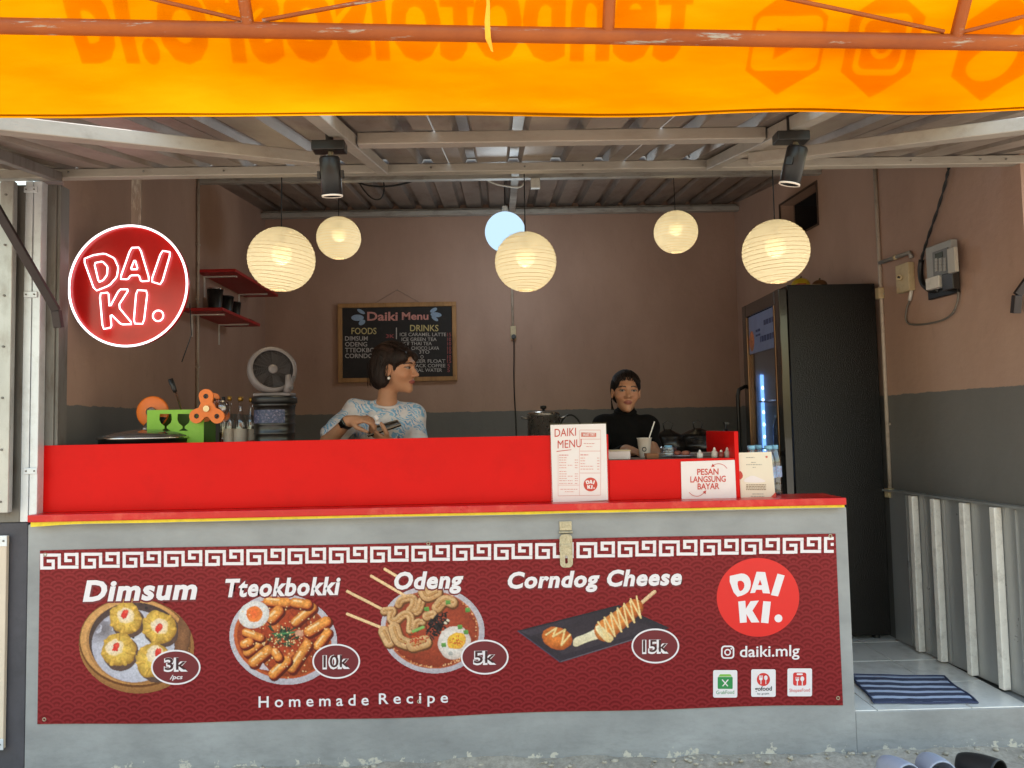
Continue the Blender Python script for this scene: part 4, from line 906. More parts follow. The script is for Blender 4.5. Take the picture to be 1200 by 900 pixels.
for x0, y0, x1, y1, k in ((835.7, 785.3, 864, 817.5, 0), (880.3, 784.3, 909, 816.6, 1), (922.8, 783.3, 951.6, 816, 2)):
    flat_px([rrect(x0, y0, x1, y1, 2)], 'app_card', PRW, ban, BY-.0010); cx = (x0+x1)/2
    if k == 0:
        flat_px([rrect(cx-8.8, y0+8, cx+8.8, y0+22, 1.2)], 'app_icon', PRG, ban, BY-.0015); flat_px([[(cx-8, y0+7.6), (cx-6, y0+4.8), (cx+6, y0+4.8), (cx+8, y0+7.6)]], 'app_icon', PRGL, ban, BY-.0015)
        for s in (-1, 1): flat_px([[(cx-s*4.2, y0+11.4), (cx-s*3.0, y0+10.8), (cx+s*3.6, y0+18.6), (cx+s*2.6, y0+19.2)]], 'cutlery_icon', PRW, ban, BY-.0020-.0003*s)
        text_px('GrabFood', cx-10.5, y1-4, cx+10.5, 4.2, PRG, ban, TY, .0)
    elif k == 1:
        flat_px([circ(cx, y0+12, 7.7, n=32)], 'app_icon', PRO, ban, BY-.0015); flat_px([circ(cx+2.8, y0+10, 2.1, 2.8, 16)], 'cutlery_icon', PRW, ban, BY-.0020); flat_px([[(cx+2.4, y0+12), (cx+3.2, y0+12), (cx+3.2, y0+17.5), (cx+2.4, y0+17.5)]], 'cutlery_icon', PRW, ban, BY-.0023)
        flat_px([[(cx-5, y0+7.2), (cx-4.2, y0+7.2), (cx-4.2, y0+10), (cx-3.6, y0+10), (cx-3.6, y0+7.2), (cx-2.4, y0+7.2), (cx-2.4, y0+10), (cx-1.8, y0+10), (cx-1.8, y0+7.2), (cx-1, y0+7.2), (cx-1, y0+12), (cx-2.4, y0+13), (cx-2.4, y0+17.5), (cx-3.4, y0+17.5), (cx-3.4, y0+13), (cx-5, y0+12)]], 'cutlery_icon', PRW, ban, BY-.0020)
        text_px('gofood', cx-10, y1-7, cx+10, 5, PRK, ban, TY, .02); text_px('by gojek', cx-7, y1-2.6, cx+7, 2.2, PRK, ban, TY, .0)
    else:
        flat_px([rrect(cx-7.8, y0+4.8, cx+7.8, y0+20.2, 2.6)], 'app_icon', PRO, ban, BY-.0015); flat_px([rrect(cx-3.6, y0+5.8, cx+3.6, y0+7.8, .8)], 'cutlery_icon', PRW, ban, BY-.0020); flat_px([circ(cx+3, y0+12.2, 2.3, 3, 16)], 'cutlery_icon', PRW, ban, BY-.0020); flat_px([[(cx+2.4, y0+14), (cx+3.6, y0+14), (cx+3.6, y0+20), (cx+2.4, y0+20)]], 'cutlery_icon', PRW, ban, BY-.0023)
        flat_px([[(cx-4.8, y0+10), (cx-4, y0+10), (cx-4, y0+12.6), (cx-3.2, y0+12.6), (cx-3.2, y0+10), (cx-2.4, y0+10), (cx-2.4, y0+12.6), (cx-1.6, y0+12.6), (cx-1.6, y0+10), (cx-.8, y0+10), (cx-.8, y0+14), (cx-2.2, y0+15), (cx-2.2, y0+20), (cx-3.4, y0+20), (cx-3.4, y0+15), (cx-4.8, y0+14)]], 'cutlery_icon', PRW, ban, BY-.0020)
        text_px('ShopeeFood', cx-12, y1-5, cx+12, 4, PRO, ban, TY, .0)
# ================================================================== signs, boards and cards
NEON = emis('white_neon', 'fff4fa', .9)
SX, SY = 152, 335.5; NYY = .16
sg = thing('neon_sign', 'round red sign with glowing white outline letters hanging beside the post', 'sign', at(SX, SY, NYY))
me = fill_mesh([circ(0, 0, .272, n=72)], 'disc', .006)
c0 = at(SX, SY, NYY); ROTN = Matrix.Rotation(math.radians(-4), 3, 'Z')
def sgn(A):  # local (x, z, depth) -> world, the sign turned a little
    B = np.stack([A[:, 0], A[:, 2], A[:, 1]], -1) @ np.array(ROTN).T; return B+np.array(c0)
def sred():
    m, nt, b = base_mat('sign_red_acrylic'); n1 = noise(nt, 55, 6, .7); n2 = noise(nt, 5, 5, .6)
    c = ramp(nt, n2.outputs[0], [(.3, lin('a80f0d')), (.75, lin('c21512'))]).outputs[0]; f = ramp(nt, n1.outputs[0], [(.70, (0, 0, 0)), (.73, (.8, .8, .8))]); c = mixc(nt, f.outputs[0], c, lin('e0685a'))
    nt.links.new(c, b.inputs['Base Color']); b.inputs['Roughness'].default_value = .22; return m
SGR = sred(); link('disc', xform(me, sgn), SGR, sg)
def spx(x, y): # zoomed photo point -> local
    return ((x-608)/4*.00379, -(y-422)/4*.00379)
def neon_loop(pts, rad=.0046, smooth=1, name='tube', d=-.016):
    q = smooth_poly([spx(*p_) for p_ in pts], smooth, True, .12); P_ = sgn(np.array([(x, z, d) for x, z in q])); mb = MB(); mb.tube([Vector(p_) for p_ in P_], rad, 8, True); mb.build(name, NEON, sg)
ring_r = 284
neon_loop([(608+ring_r*math.cos(a), 422+ring_r*math.sin(a)) for a in np.linspace(0, 2*PI, 73)[:-1]], .0046, 0)
for L_ in ([(392, 290), (440, 272), (495, 266), (542, 290), (562, 335), (555, 380), (520, 418), (450, 444)], [(445, 310), (485, 303), (510, 330), (508, 368), (490, 392), (468, 402)],
           [(622, 243), (665, 243), (714, 402), (672, 404), (661, 374), (622, 374), (608, 392), (570, 390)], [(641, 298), (621, 346), (656, 346)], [(770, 262), (814, 270), (770, 422), (720, 406)],
           [(473, 455), (516, 451), (521, 524), (568, 438), (614, 440), (562, 518), (634, 604), (578, 604), (526, 552), (532, 616), (490, 624)], [(650, 444), (704, 449), (686, 604), (638, 601)]): neon_loop(L_, .0033, 1)
neon_loop([(755+25*math.cos(a), 568+25*math.sin(a)) for a in np.linspace(0, 2*PI, 25)[:-1]], .0033, 0)
mb = MB(); t_ = c0+Vector((.02, 0, .268)); mb.box((t_.x-.022, t_.y+.012, t_.z-.03), (t_.x+.022, t_.y+.02, 2.895)); mb.build('hanger_strip', M('worn_strip', '7c6554', .7, 0, .2, 30, .4, 60, (1, 1, .2), dirt='c9b8a4', dirt_amt=.5), sg)
mb = MB(); q = c0+Vector((.262, .01, -.08)); mb.tube([q, q+Vector((.004, .01, -.14)), q+Vector((-.04, .014, -.26))], .0025, 6); mb.build('cable', CABLE_B, sg)

# ---- menu chalkboard on the back wall
BYY = 3.022; A_, B_ = at(395, 356, BYY), at(536, 446, BYY)
cb = thing('chalkboard', 'wood framed chalkboard menu hanging on the brown back wall', 'chalkboard', ((A_.x+B_.x)/2, BYY, B_.z))
WOOD = M('frame_wood', 'a5794a', .6, 0, .2, 12, .2, 60, (1, 1, .2), dirt='6e4a28', dirt_amt=.5)
x0, x1, z0, z1 = A_.x+.006, B_.x, B_.z, A_.z; fw = .036
mb = MB(); mb.box((x0+.01, BYY+.002, z0+.01), (x1-.01, BYY+.02, z1-.01)); mb.build('slate', M('slate', '1d1816', .7, 0, .25, 6, dirt='332b28', dirt_amt=.5), cb)
for a in (((x0, z0), (x1, z0+fw)), ((x0, z1-fw), (x1, z1)), ((x0, z0+fw+.0005), (x0+fw, z1-fw-.0005)), ((x1-fw, z0+fw+.0005), (x1, z1-fw-.0005))):
    mb = MB(); mb.box((a[0][0], BYY-.012, a[0][1]), (a[1][0], BYY+.022, a[1][1])); mb.build('frame_rail', WOOD, cb, .003)
CH = {k: M('chalk_'+k, v, .9, 0, .2, 200) for k, v in dict(pink='c98a80', yellow='c2b078', white='b4aca6', blue='8fa2b8', red='a05050').items()}
CY = BYY+.001
def chalk(s, x0, y0, x1, h, c, bold=.012, slope=.0, shear=0):
    o = text_px(s, x0, y0, x1, h, CH[c], cb, CY, bold, shear, 'chalk_writing', slope); o['kind'] = 'stuff'
Z8 = lambda x, y: (380+x/7.06, 345+y/7.06)
def chz(s, x, y, x1, h, c, **k): a = Z8(x, y); chalk(s, a[0], a[1], 380+x1/7.06, h/7.06, c, **k)
chz('Daiki', 355, 215, 608, 70, 'pink', bold=.025); chz('Menu', 642, 208, 862, 60, 'pink', bold=.025); chz('FOODS', 225, 328, 432, 52, 'yellow'); chz('DRINKS', 710, 304, 945, 52, 'yellow')
for k, s in enumerate(('DIMSUM', 'ODENG', 'TTEOKBOKKI', 'CORNDOG')): chz(s, 172, 382+48*k, (360, 355, 500, 440)[k], 36, 'white')
chz('3K', 510, 360, 580, 30, 'red'); flat_px([[Z8(593, 275), Z8(601, 275), Z8(601, 370), Z8(593, 370)]], 'divider', CH['white'], cb, CY)
for k, (s, xa, xb, y) in enumerate((('ICE CARAMEL LATTE', 625, 1008, 345), ('ICE GREEN TEA', 640, 930, 385), ('ICE THAI TEA', 650, 890, 420), ('ICE CHOCO LAVA', 660, 950, 458), ('3TO', 785, 870, 490), ('O', 795, 822, 530), ('ICE BEER FLOAT', 650, 1002, 565), ('ICE BLACK COFFEE', 640, 1002, 603), ('MINERAL WATER', 660, 975, 640))):
    chz(s, xa, y, xb, 28, 'white', bold=.008); chz(('15', '10', '10', '10', '10', '10', '15', '5', '5')[k], 1018, y+2, 1050 if k < 7 else 1040, 30, 'red', bold=.008)
for cx, cy, a, b_, ro in ((275, 193, 52, 26, .0), (312, 232, 30, 20, -.6), (305, 142, 36, 14, .5), (925, 168, 46, 20, .1), (905, 130, 32, 16, -.5), (915, 200, 32, 14, .6)):
    ca, sa = math.cos(ro), math.sin(ro); flat_px([[Z8(cx+a*math.cos(t)*ca-b_*math.sin(t)*sa, cy+a*math.cos(t)*sa+b_*math.sin(t)*ca) for t in np.linspace(0, 2*PI, 20)[:-1]]], 'chalk_petal', CH['blue'], cb, CY)
mb = MB(); ctop = Vector(((x0+x1)/2, BYY+.02, z1+.11)); mb.tube([(x0+.3, BYY+.015, z1), ctop, (x1-.3, BYY+.015, z1)], .0012, 5); mb.build('hanging_string', CABLE_G, cb)
mb = MB(); mb.cyl(ctop, ctop+Vector((0, .02, 0)), .004, n=8); mb.build('nail', GALV_D, cb)

# ---- cards on the counter front
CARD = M('card_white', 'e9dcd8', .35, 0, .02, 4); CREAM = M('card_cream', 'e6d6bf', .35, 0, .03, 4); CRED = M('card_red', 'c84030', .4); CGR = M('card_grey', '8c807a', .5); CREDL = M('card_soft_red', 'cf7a6c', .5)
def card(name, label, cat, corners, Y, m, lean=.012):
    """a stiff card standing on the ledge and leaning back against the board; returns (thing, plane y for prints)"""
    P_ = [at(*c, Y) for c in corners]; t = thing(name, label, cat, ((P_[2].x+P_[3].x)/2, Y, P_[2].z))
    me = fill_mesh([[(p_.x, p_.z) for p_ in P_]], 'card', .0012); xform(me, lambda A: np.stack([A[:, 0], Y+.002+A[:, 2], A[:, 1]], -1)); link('card', me, m, t); return t
MYY = .0365
mc = card('menu_card', 'tall pink-white printed menu card standing against the red board', 'menu card', [(645, 498), (710, 496.5), (712.5, 586), (648, 589)], MYY, CARD)
q = MYY-.0005; SU = lambda pts: [(640+x/7.5, 480+y/7.5) for x, y in pts]
mb = MB(); a, c = at(644.5, 497, MYY), at(713.5, 588, MYY); mb.box((a.x, MYY+.0045, c.z), (c.x, MYY+.0075, a.z+.002)); mb.build('acrylic_holder', glass_mat('clear_acrylic', see=.9), mc)
text_px('DAIKI', 650, 512, 675, 9.5, CRED, mc, q, .0, .0, slope=.06); text_px('MENU', 653.5, 525.5, 681.5, 9.5, CRED, mc, q, .0, .0, slope=.06)
flat_px([SU([(90, 365), (222, 350), (222, 355), (92, 371)])], 'underline', CRED, mc, q)
flat_px([SU([(308, 200), (440, 205), (440, 240), (308, 240)])], 'tag_block', CREDL, mc, q); text_px('MUST TRY', 683.5, 511, 697, 3, CARD, mc, q-.0005, .02)
def lines(parent, rows, m, Y, th=1.1, k=7.5, ox=640, oy=480):
    mb = MB()
    for x0, x1, y in rows:
        x = x0
        while x < x1:
            w_ = min(random.uniform(10, 26), x1-x); P_ = [atn(ox+a/k, oy+b_/k, Y) for a, b_ in ((x, y+th*3), (x+w_, y+th*3), (x+w_, y-th*3), (x, y-th*3))]; mb.add([tuple(p_) for p_ in P_], [(0, 1, 2, 3)]); x += w_+5
    o = mb.build('small_print', m, parent); o['kind'] = 'stuff'
lines(mc, [(115, 195, 400), (302, 370, 398)], CRED, q, 1.0)
lines(mc, [(115, 180, y) for y in (423, 443, 466, 489, 511, 544, 565, 585, 605, 625, 648)]+[(190, 232, y) for y in (489, 585, 625, 648)]+[(252, 280, y) for y in (443, 466, 489, 511, 565, 585, 605, 625, 648)]+[(302, 345, y) for y in (426, 450, 475, 498, 523)]+[(350, 415, y) for y in (498, 523)]+[(448, 468, y) for y in (426, 450, 475, 498, 523)], CREDL, q, .85)
lines(mc, [(330, 430, 298), (352, 405, 325), (125, 275, 700), (165, 245, 722)], CREDL, q, .8)
for a in ([(292, 180), (294, 180), (294, 755), (292, 755)], [(104, 395), (106, 395), (106, 760), (104, 760)], [(478, 180), (480, 180), (480, 752), (478, 752)], [(106, 757), (478, 750), (478, 753), (106, 760)], [(108, 662), (290, 662), (290, 665), (108, 665)], [(296, 556), (476, 556), (476, 559), (296, 559)], [(296, 363), (476, 363), (476, 366), (296, 366)], [(296, 178), (478, 178), (478, 181), (296, 181)], [(296, 258), (476, 258), (476, 261), (296, 261)]): flat_px([SU(a)], 'rule', CREDL, mc, q)
flat_px([circ(692, 567.7, 8.1, n=32)], 'emblem_disc', CRED, mc, q)
k_ = 8.1/47; 
for L_ in LET: flat_px([[(692+(x-888.3)*k_, 567.7+(y-700)*k_) for x, y in p_] for p_ in L_], 'emblem_letter', CARD, mc, q-.0005)

ps = card('payment_notice', 'landscape white notice reading order then pay, fixed on the low red board', 'notice', [(798, 541), (861, 539), (863, 584), (799, 585)], .046, CARD)
q = .0455
for s, xa, xb, y in (('PESAN', 817, 842, 556.5), ('LANGSUNG', 809, 850.5, 565.3), ('BAYAR', 817.5, 843, 573.5)): text_px(s, xa, y, xb, 7.0, CRED, ps, q, .018)
def arc(pts, parent, m, Y, w_=.6):
    pts = smooth_poly(pts, 2, False); L = []; R_ = []
    for i, p_ in enumerate(pts):
        a, b_ = pts[max(0, i-1)], pts[min(len(pts)-1, i+1)]; d = Vector((b_[0]-a[0], b_[1]-a[1])).normalized(); L.append((p_[0]-d.y*w_/2, p_[1]+d.x*w_/2)); R_.append((p_[0]+d.y*w_/2, p_[1]-d.x*w_/2))
    flat_px([L+R_[::-1]], 'arrow', m, parent, Y)
arc([(852, 549), (848, 544.5), (841, 543), (835, 545.5)], ps, CRED, q); flat_px([[(833.5, 547.5), (835, 543.5), (838, 546.5)]], 'arrow', CRED, ps, q)
arc([(807.5, 577), (812, 581), (819, 582), (826, 577)], ps, CRED, q); flat_px([[(827.5, 574.5), (827, 579), (823.5, 576.5)]], 'arrow', CRED, ps, q)

pc = card('payment_card', 'upright cream payment card leaning on water bottles by the end board', 'card', [(865, 530.5), (904, 529.5), (909, 585), (868.5, 586.5)], .06, CREAM)
q = .0595; Q6 = lambda pts: [(850+x/8.19, 490+y/8.19) for x, y in pts]
lines(pc, [(200, 280, 378), (248, 290, 425), (200, 350, 447), (262, 290, 472)]+[(260, 370, 728), (245, 375, 750)], CGR, q, .9, 8.19, 850, 490)
lines(pc, [(200, 390, y) for y in (640, 655, 670, 685)], M('card_brown', '8e6e50', .5), q, 1.3, 8.19, 850, 490)
flat_px([Q6([(408, 786), (482, 712), (488, 740), (486, 784)])], 'corner_mark', CRED, pc, q); flat_px([Q6([(384, 366), (404, 362), (406, 378), (390, 382)])], 'corner_mark', CRED, pc, q)
flat_px([smooth_poly(Q6([(133, 500), (160, 520), (172, 560), (150, 590), (136, 588)]), 1)], 'side_mark', CRED, pc, q)
flat_px([smooth_poly(Q6([(165, 610), (200, 575), (260, 545), (330, 575), (385, 600), (380, 615), (270, 622)]), 1)], 'pale_patch', CARD, pc, q)
# ================================================================== things on the counter
STEEL = M('brushed_steel', 'b5aca4', .28, .9, .08, 20, .05, 120); CHROME = M('chrome', 'cfc9c4', .1, 1, .04, 10)
ORANGE = M('orange_plastic', 'e0701a', .42, 0, .06, 15); LIME = M('lime_sheet', '7fb42a', .45, 0, .05, 8, dirt='9cc94a', dirt_amt=.3)
FANG = M('fan_grey_plastic', '6a605e', .5, 0, .06, 12); FAND = M('fan_dark_plastic', '3c3433', .55, 0, .08, 12)
AMBER = M('dark_syrup', '2a1210', .15, 0, .1, 10, coat=.6); GLASSC = glass_mat('clear_glass', see=.8, tint=(.93, .92, .9)); REDSYR = M('red_syrup', '5a0f12', .15, 0, .1, 10, coat=.6)
GOLD = M('gold_cap', 'a57b35', .35, .7, .1, 20); LABELW = M('label_paper', 'b3a596', .6, 0, .08, 30); LABELR = M('label_red', 'a3201c', .6, 0, .1, 30)
SZ = TOPZ+.0005
# pan with a glass lid at the left end
yc = .28; c = at(174, 513.5, yc); R = (228-121)/2/900*(3.25+yc)
pan = thing('frying_pan', 'dark shallow pan with domed glass lid at the counter end', 'pan', (c.x, yc, SZ))
mb = MB(); mb.lathe([(R*.82, SZ), (R*.9, SZ+.01), (R*.97, c.z-.006), (R*.99, c.z-.004), (R*.95, c.z-.006), (R*.8, SZ+.012), (0, SZ+.012)], (c.x, yc, 0), 40); mb.build('pan_body', BLACKM, pan)
lid = MB(); lid.lathe([(R*.985, 0), (R*.94, .012), (R*.75, .026), (R*.45, .037), (R*.2, .041), (0, .042), (0, .039), (R*.2, .038), (R*.45, .034), (R*.75, .023), (R*.93, .009)], (c.x, yc, c.z), 40)
L_ = lid.build('lid', M('smoked_lid', '5f5650', .12, .3, .1, 8, coat=.5), pan)
mb = MB(); mb.lathe([(R*1.0, -.004), (R*1.012, 0), (R*1.0, .006), (R*.98, .003)], (c.x, yc, c.z), 48, closed=True); mb.build('steel_rim', CHROME, L_)
k0 = at(171, 503, yc); mb = MB(); mb.lathe([(.022, 0), (.016, .006), (.012, .014), (0, .014)], (k0.x, yc, c.z+.04), 18); mb.build('knob_base', STEEL, L_)
mb = MB(); P_ = [at(*q, yc) for q in ((168, 500), (179, 488), (196, 489), (184, 506))]
mb.add([p_+Vector((0, dy, 0)) for dy in (-.012, .012) for p_ in P_], [(0, 1, 2, 3), (7, 6, 5, 4), (0, 4, 5, 1), (1, 5, 6, 2), (2, 6, 7, 3), (3, 7, 4, 0)]); mb.build('handle', BLACKP, L_, .004)

# cup sealing machine: lime panels, orange film reel, orange three-lobed handwheel, lever
ys = .23; sm = thing('cup_sealer', 'lime green manual cup sealing machine with orange reel and handwheel', 'sealing machine', (at(205, 515, ys).x, ys, SZ))
p0, p1 = at(172.5, 480, ys), at(239, 516, ys); Z6 = lambda x, y: at(110+x/7.5, 440+y/7.5, ys)
outer = [(p0.x, SZ), (p1.x-.002, SZ), (p1.x, p0.z-.004), (p0.x, p0.z-.002)]
def glasscut(cx, cy):
    pts = [(-52, -62), (50, -62), (54, -10), (44, 18), (18, 40), (10, 46), (10, 66), (34, 80), (42, 86), (-42, 86), (-34, 80), (-10, 66), (-10, 46), (-18, 40), (-44, 18), (-56, -10)]
    return [((lambda v: (v.x, v.z))(Z6(cx+a, cy+b_))) for a, b_ in pts]
me = fill_mesh([outer, glasscut(632, 400), glasscut(790, 400)], 'front_panel', .0015); xform(me, lambda A: np.stack([A[:, 0], ys+A[:, 2], A[:, 1]], -1)); link('front_panel', me, LIME, sm)
mb = MB(); mb.box((p0.x, ys+.14, SZ), (p1.x, ys+.143, p0.z-.02)); mb.build('back_panel', M('dark_lime', '4a6a1c', .6), sm)
mb = MB(); mb.box((p0.x+.01, ys+.003, SZ), (p1.x+.02, ys+.139, SZ+.05)); mb.build('base_box', M('wood_base', '6b4630', .6, 0, .2, 12), sm)
rc = at(180, 483, ys+.06); mb = MB(); mt = Matrix.Rotation(PI/2, 3, 'X') 
mb.lathe([(.0, 0), (.068, 0), (.073, .004), (.073, .012), (.066, .016), (.0, .016)], rc, 36, mt); mb.build('film_reel', ORANGE, sm)
mb = MB(); mb.lathe([(.022, .016), (.022, .03), (.0, .03)], rc, 20, mt); mb.build('reel_hub', STEEL, sm)
hb, hk = at(213, 482, ys+.02), at(205.5, 459.5, ys-.05); he = at(199.5, 444, ys-.06)
mb = MB(); mb.cyl(hb, hk, .0042, n=10); mb.build('lever', CHROME, sm); mb = MB(); mb.tube([hk, hk.lerp(he, .3), he], [.009, .0105, .0115], 14); mb.build('lever_grip', BLACKP, sm)
hc = at(243, 479, ys-.03)
def lobed(cx, cz, r0, lob, rl, ang): # three-lobed flat wheel
    pts = []
    for k in range(90):
        a = 2*PI*k/90; v = max(r0, max((lob*math.cos(a-t)+math.sqrt(max(rl**2-(lob*math.sin(a-t))**2, 0))) if (rl**2-(lob*math.sin(a-t))**2) > 0 and math.cos(a-t) > 0 else 0 for t in ang)); pts.append([a, v])
    v = np.array([q[1] for q in pts]); 
    for _ in range(3): v = (np.roll(v, 1)+v*2+np.roll(v, -1))/4
    return [(cx+b_*math.cos(a), cz+b_*math.sin(a)) for (a, _), b_ in zip(pts, v)]
ang = [math.radians(t) for t in (95, -38, 215)]; lob = .056; holes = [circ(hc.x+lob*math.cos(t), hc.z+lob*math.sin(t), .0115, n=18) for t in ang]
me = fill_mesh([lobed(hc.x, hc.z, .036, lob, .033, ang)]+holes, 'handwheel', .006); xform(me, lambda A: np.stack([A[:, 0], hc.y+A[:, 2], A[:, 1]], -1)); hw_ = link('handwheel', me, ORANGE, sm)
for k, t in enumerate(ang):
    mb = MB(); mb.lathe([(.0112, -.004), (.0112, .004), (.006, .004), (.006, -.004)], (hc.x+lob*math.cos(t), hc.y, hc.z+lob*math.sin(t)), 16, mt, closed=True); mb.build('bushing', FAND, hw_)
mb = MB(); mb.cyl(hc+Vector((0, -.016, 0)), hc+Vector((0, .05, 0)), .014, n=16); mb.build('axle', CHROME, sm)
hc2 = at(252, 480, ys+.11); ang2 = [math.radians(t) for t in (95, -35, 215)]
me = fill_mesh([lobed(hc2.x, hc2.z, .032, .05, .028, ang2)]+[circ(hc2.x+.046*math.cos(t), hc2.z+.046*math.sin(t), .010, n=16) for t in ang2], 'handwheel', .005); xform(me, lambda A: np.stack([A[:, 0], hc2.y+A[:, 2], A[:, 1]], -1)); link('handwheel', me, ORANGE, sm)
mb = MB(); mb.lathe([(0, 0), (.042, .0), (.042, .05), (0, .05)], at(254, 478, ys+.03)+Vector((0, .05, 0)), 24, mt); mb.build('film_roll', glass_mat('film_roll', see=.55, tint=(.7, .65, .6), rough=.2), sm)

# bottles
def bottle(label, px, ytop, wpx, body, neck_f=.32, sh=.62, capm=GOLD, labm=LABELW, fillm=None, Y=.34, cat='bottle', name='syrup_bottle', group='bottles between the sealing machine and the fan', cap_h=.02):
    t0 = at(px, ytop, Y); r = wpx/2/900*(Y+3.25); H = t0.z-SZ; t = thing(name, label, cat, (t0.x, Y, SZ), group); c = (t0.x, Y, SZ); rn = r*neck_f
    mb = MB(); mb.lathe([(r*.9, 0), (r, .006), (r, H*sh), (r*.85, H*(sh+.06)), (rn*1.15, H*(sh+.16)), (rn, H*(sh+.2)), (rn, H-cap_h)], c, 24); mb.build('glass_body', body, t)
    if fillm: mb = MB(); mb.lathe([(r*.86, .006), (r*.93, .01), (r*.93, H*sh*.78), (0, H*sh*.78)], c, 20); mb.build('contents', fillm, t)
    mb = MB(); mb.lathe([(rn*1.25, H-cap_h), (rn*1.25, H), (0, H)], c, 18); mb.build('cap', capm, t)
    if labm: mb = MB(); mb.lathe([(r*1.012, H*.1), (r*1.012, H*sh*.86)], c, 24); mb.f = [f for f in mb.f if len(f) == 4]; mb.m = mb.m[:len(mb.f)]; mb.s = mb.s[:len(mb.f)]; mb.build('label', labm, t)
    return t
bottle('slim clear bottle with dark liquor next to the orange handwheel', 262, 465, 10, GLASSC, fillm=AMBER, labm=None, capm=BLACKP, Y=.35)
bottle('clear bottle with gold cap and white label behind the handwheel', 269, 464.5, 13, GLASSC, fillm=AMBER, Y=.34)
bottle('clear bottle of red syrup with a gold cap, tallest of the row', 282, 465, 15.5, GLASSC, fillm=REDSYR, Y=.32)
bottle('clear bottle with gold cap half hidden behind the red label jar', 294, 466, 12, GLASSC, fillm=AMBER, Y=.36)
jr = at(295.5, 490, .30); t = thing('sauce_jar', 'small jar with red and cream label in front of the bottles', 'jar', (jr.x, .30, SZ), 'bottles between the sealing machine and the fan'); r = 6.4/900*3.55
mb = MB(); mb.lathe([(r*.92, 0), (r, .005), (r, .075), (r*.9, .09), (r*.8, .098), (r*.8, .102), (0, .102)], (jr.x, .30, SZ), 22); mb.build('jar_body', M('brown_sauce', '4a2414', .25, 0, .1, 10, coat=.4), t)
mb = MB(); mb.lathe([(r*1.015, .012), (r*1.015, .044)], (jr.x, .30, SZ), 22); mb.f = mb.f[:22]; mb.m = mb.m[:22]; mb.s = mb.s[:22]; mb.build('label', LABELW, t)
mb = MB(); mb.lathe([(r*1.02, .0445), (r*1.02, .07)], (jr.x, .30, SZ), 22); mb.f = mb.f[:22]; mb.m = mb.m[:22]; mb.s = mb.s[:22]; mb.build('label_band', LABELR, t)
mb = MB(); mb.lathe([(r*.85, .1025), (r*.85, .116), (0, .116)], (jr.x, .30, SZ), 22); mb.build('lid', M('jar_lid_red', '8e2a1c', .5), t)
wc = at(307, 494.5, .30); t = thing('paper_packet', 'narrow white paper packet beside the red label jar', 'packet', (wc.x, .30, SZ)); mb = MB(); mb.box((wc.x-.017, .285, SZ), (wc.x+.017, .315, wc.z)); mb.build('packet', LABELW, t, .003); mb = MB(); mb.box((wc.x-.017, .293, wc.z-.004), (wc.x+.017, .307, wc.z+.012)); mb.build('folded_top', LABELW, t, .002)

# black insulated drink jug and the fan on it
yj = .29; jt, jb = at(322, 465, yj), at(322, 516, yj); rj = 25.5/900*(3.25+yj); t = thing('drink_jug', 'black ribbed drink jug standing under the grey fan', 'jug', (jt.x, yj, SZ)); H = jt.z-SZ
pr = [(rj*.86, 0), (rj*.88, .01)]
for k in range(6): z = .02+k*(H-.06)/6; pr += [(rj*.93, z), (rj*.9, z+.004), (rj*.9, z+(H-.06)/6-.006)]
mb = MB(); mb.lathe(pr+[(rj*.94, H-.045), (rj*.92, H-.03)], (jt.x, yj, SZ), 36); mb.build('jug_body', M('black_jug', '17120f', .35, 0, .12, 10, coat=.2), t)
mb = MB(); mb.lathe([(rj*.9, H-.032), (rj*1.0, H-.03), (rj*1.0, H-.008), (rj*.95, H), (0, H)], (jt.x, yj, SZ), 36); mb.build('lid', BLACKP, t)
lc = at(331, 488, yj-rj*1.0); th = np.linspace(-.95, .75, 12)
mb = MB(); rr_ = rj*.955; mb.add([(jt.x+rr_*math.sin(a), yj-rr_*math.cos(a), lc.z+dz) for a in th for dz in (-.028, .032)], [(2*i, 2*i+2, 2*i+3, 2*i+1) for i in range(11)], 0, True); mb.build('label', M('jug_label', '2c3550', .5, 0, .35, 40, dirt='8a7c8c', dirt_amt=.8), t)
# water tumblers in front of the jug
for px, lab, h_ in ((318.5, 'tall clear tumbler with stacked cups in front of the black jug', 40), (329, 'second clear tumbler in front of the black jug, nearer the woman', 38)):
    g0 = at(px, 516-h_, .28); t = thing('tumbler', lab, 'glass', (g0.x, .28, SZ), 'clear tumblers in front of the jug'); r = 5.2/900*3.53; H = g0.z-SZ
    mb = MB(); mb.lathe([(r*.8, 0), (r, H), (r*.93, H), (r*.75, .004), (0, .004)], (g0.x, .28, SZ), 24); mb.build('tumbler_wall', GLASSC, t)
    mb = MB(); mb.lathe([(r*.72, .006), (r*.8, H*.55), (0, H*.55)], (g0.x, .28, SZ), 20); mb.build('stacked_cups', M('cup_stack_pink', 'a48a84', .4, 0, .2, 50) if px < 320 else M('cup_stack_blue', '52607a', .4, 0, .2, 50), t)
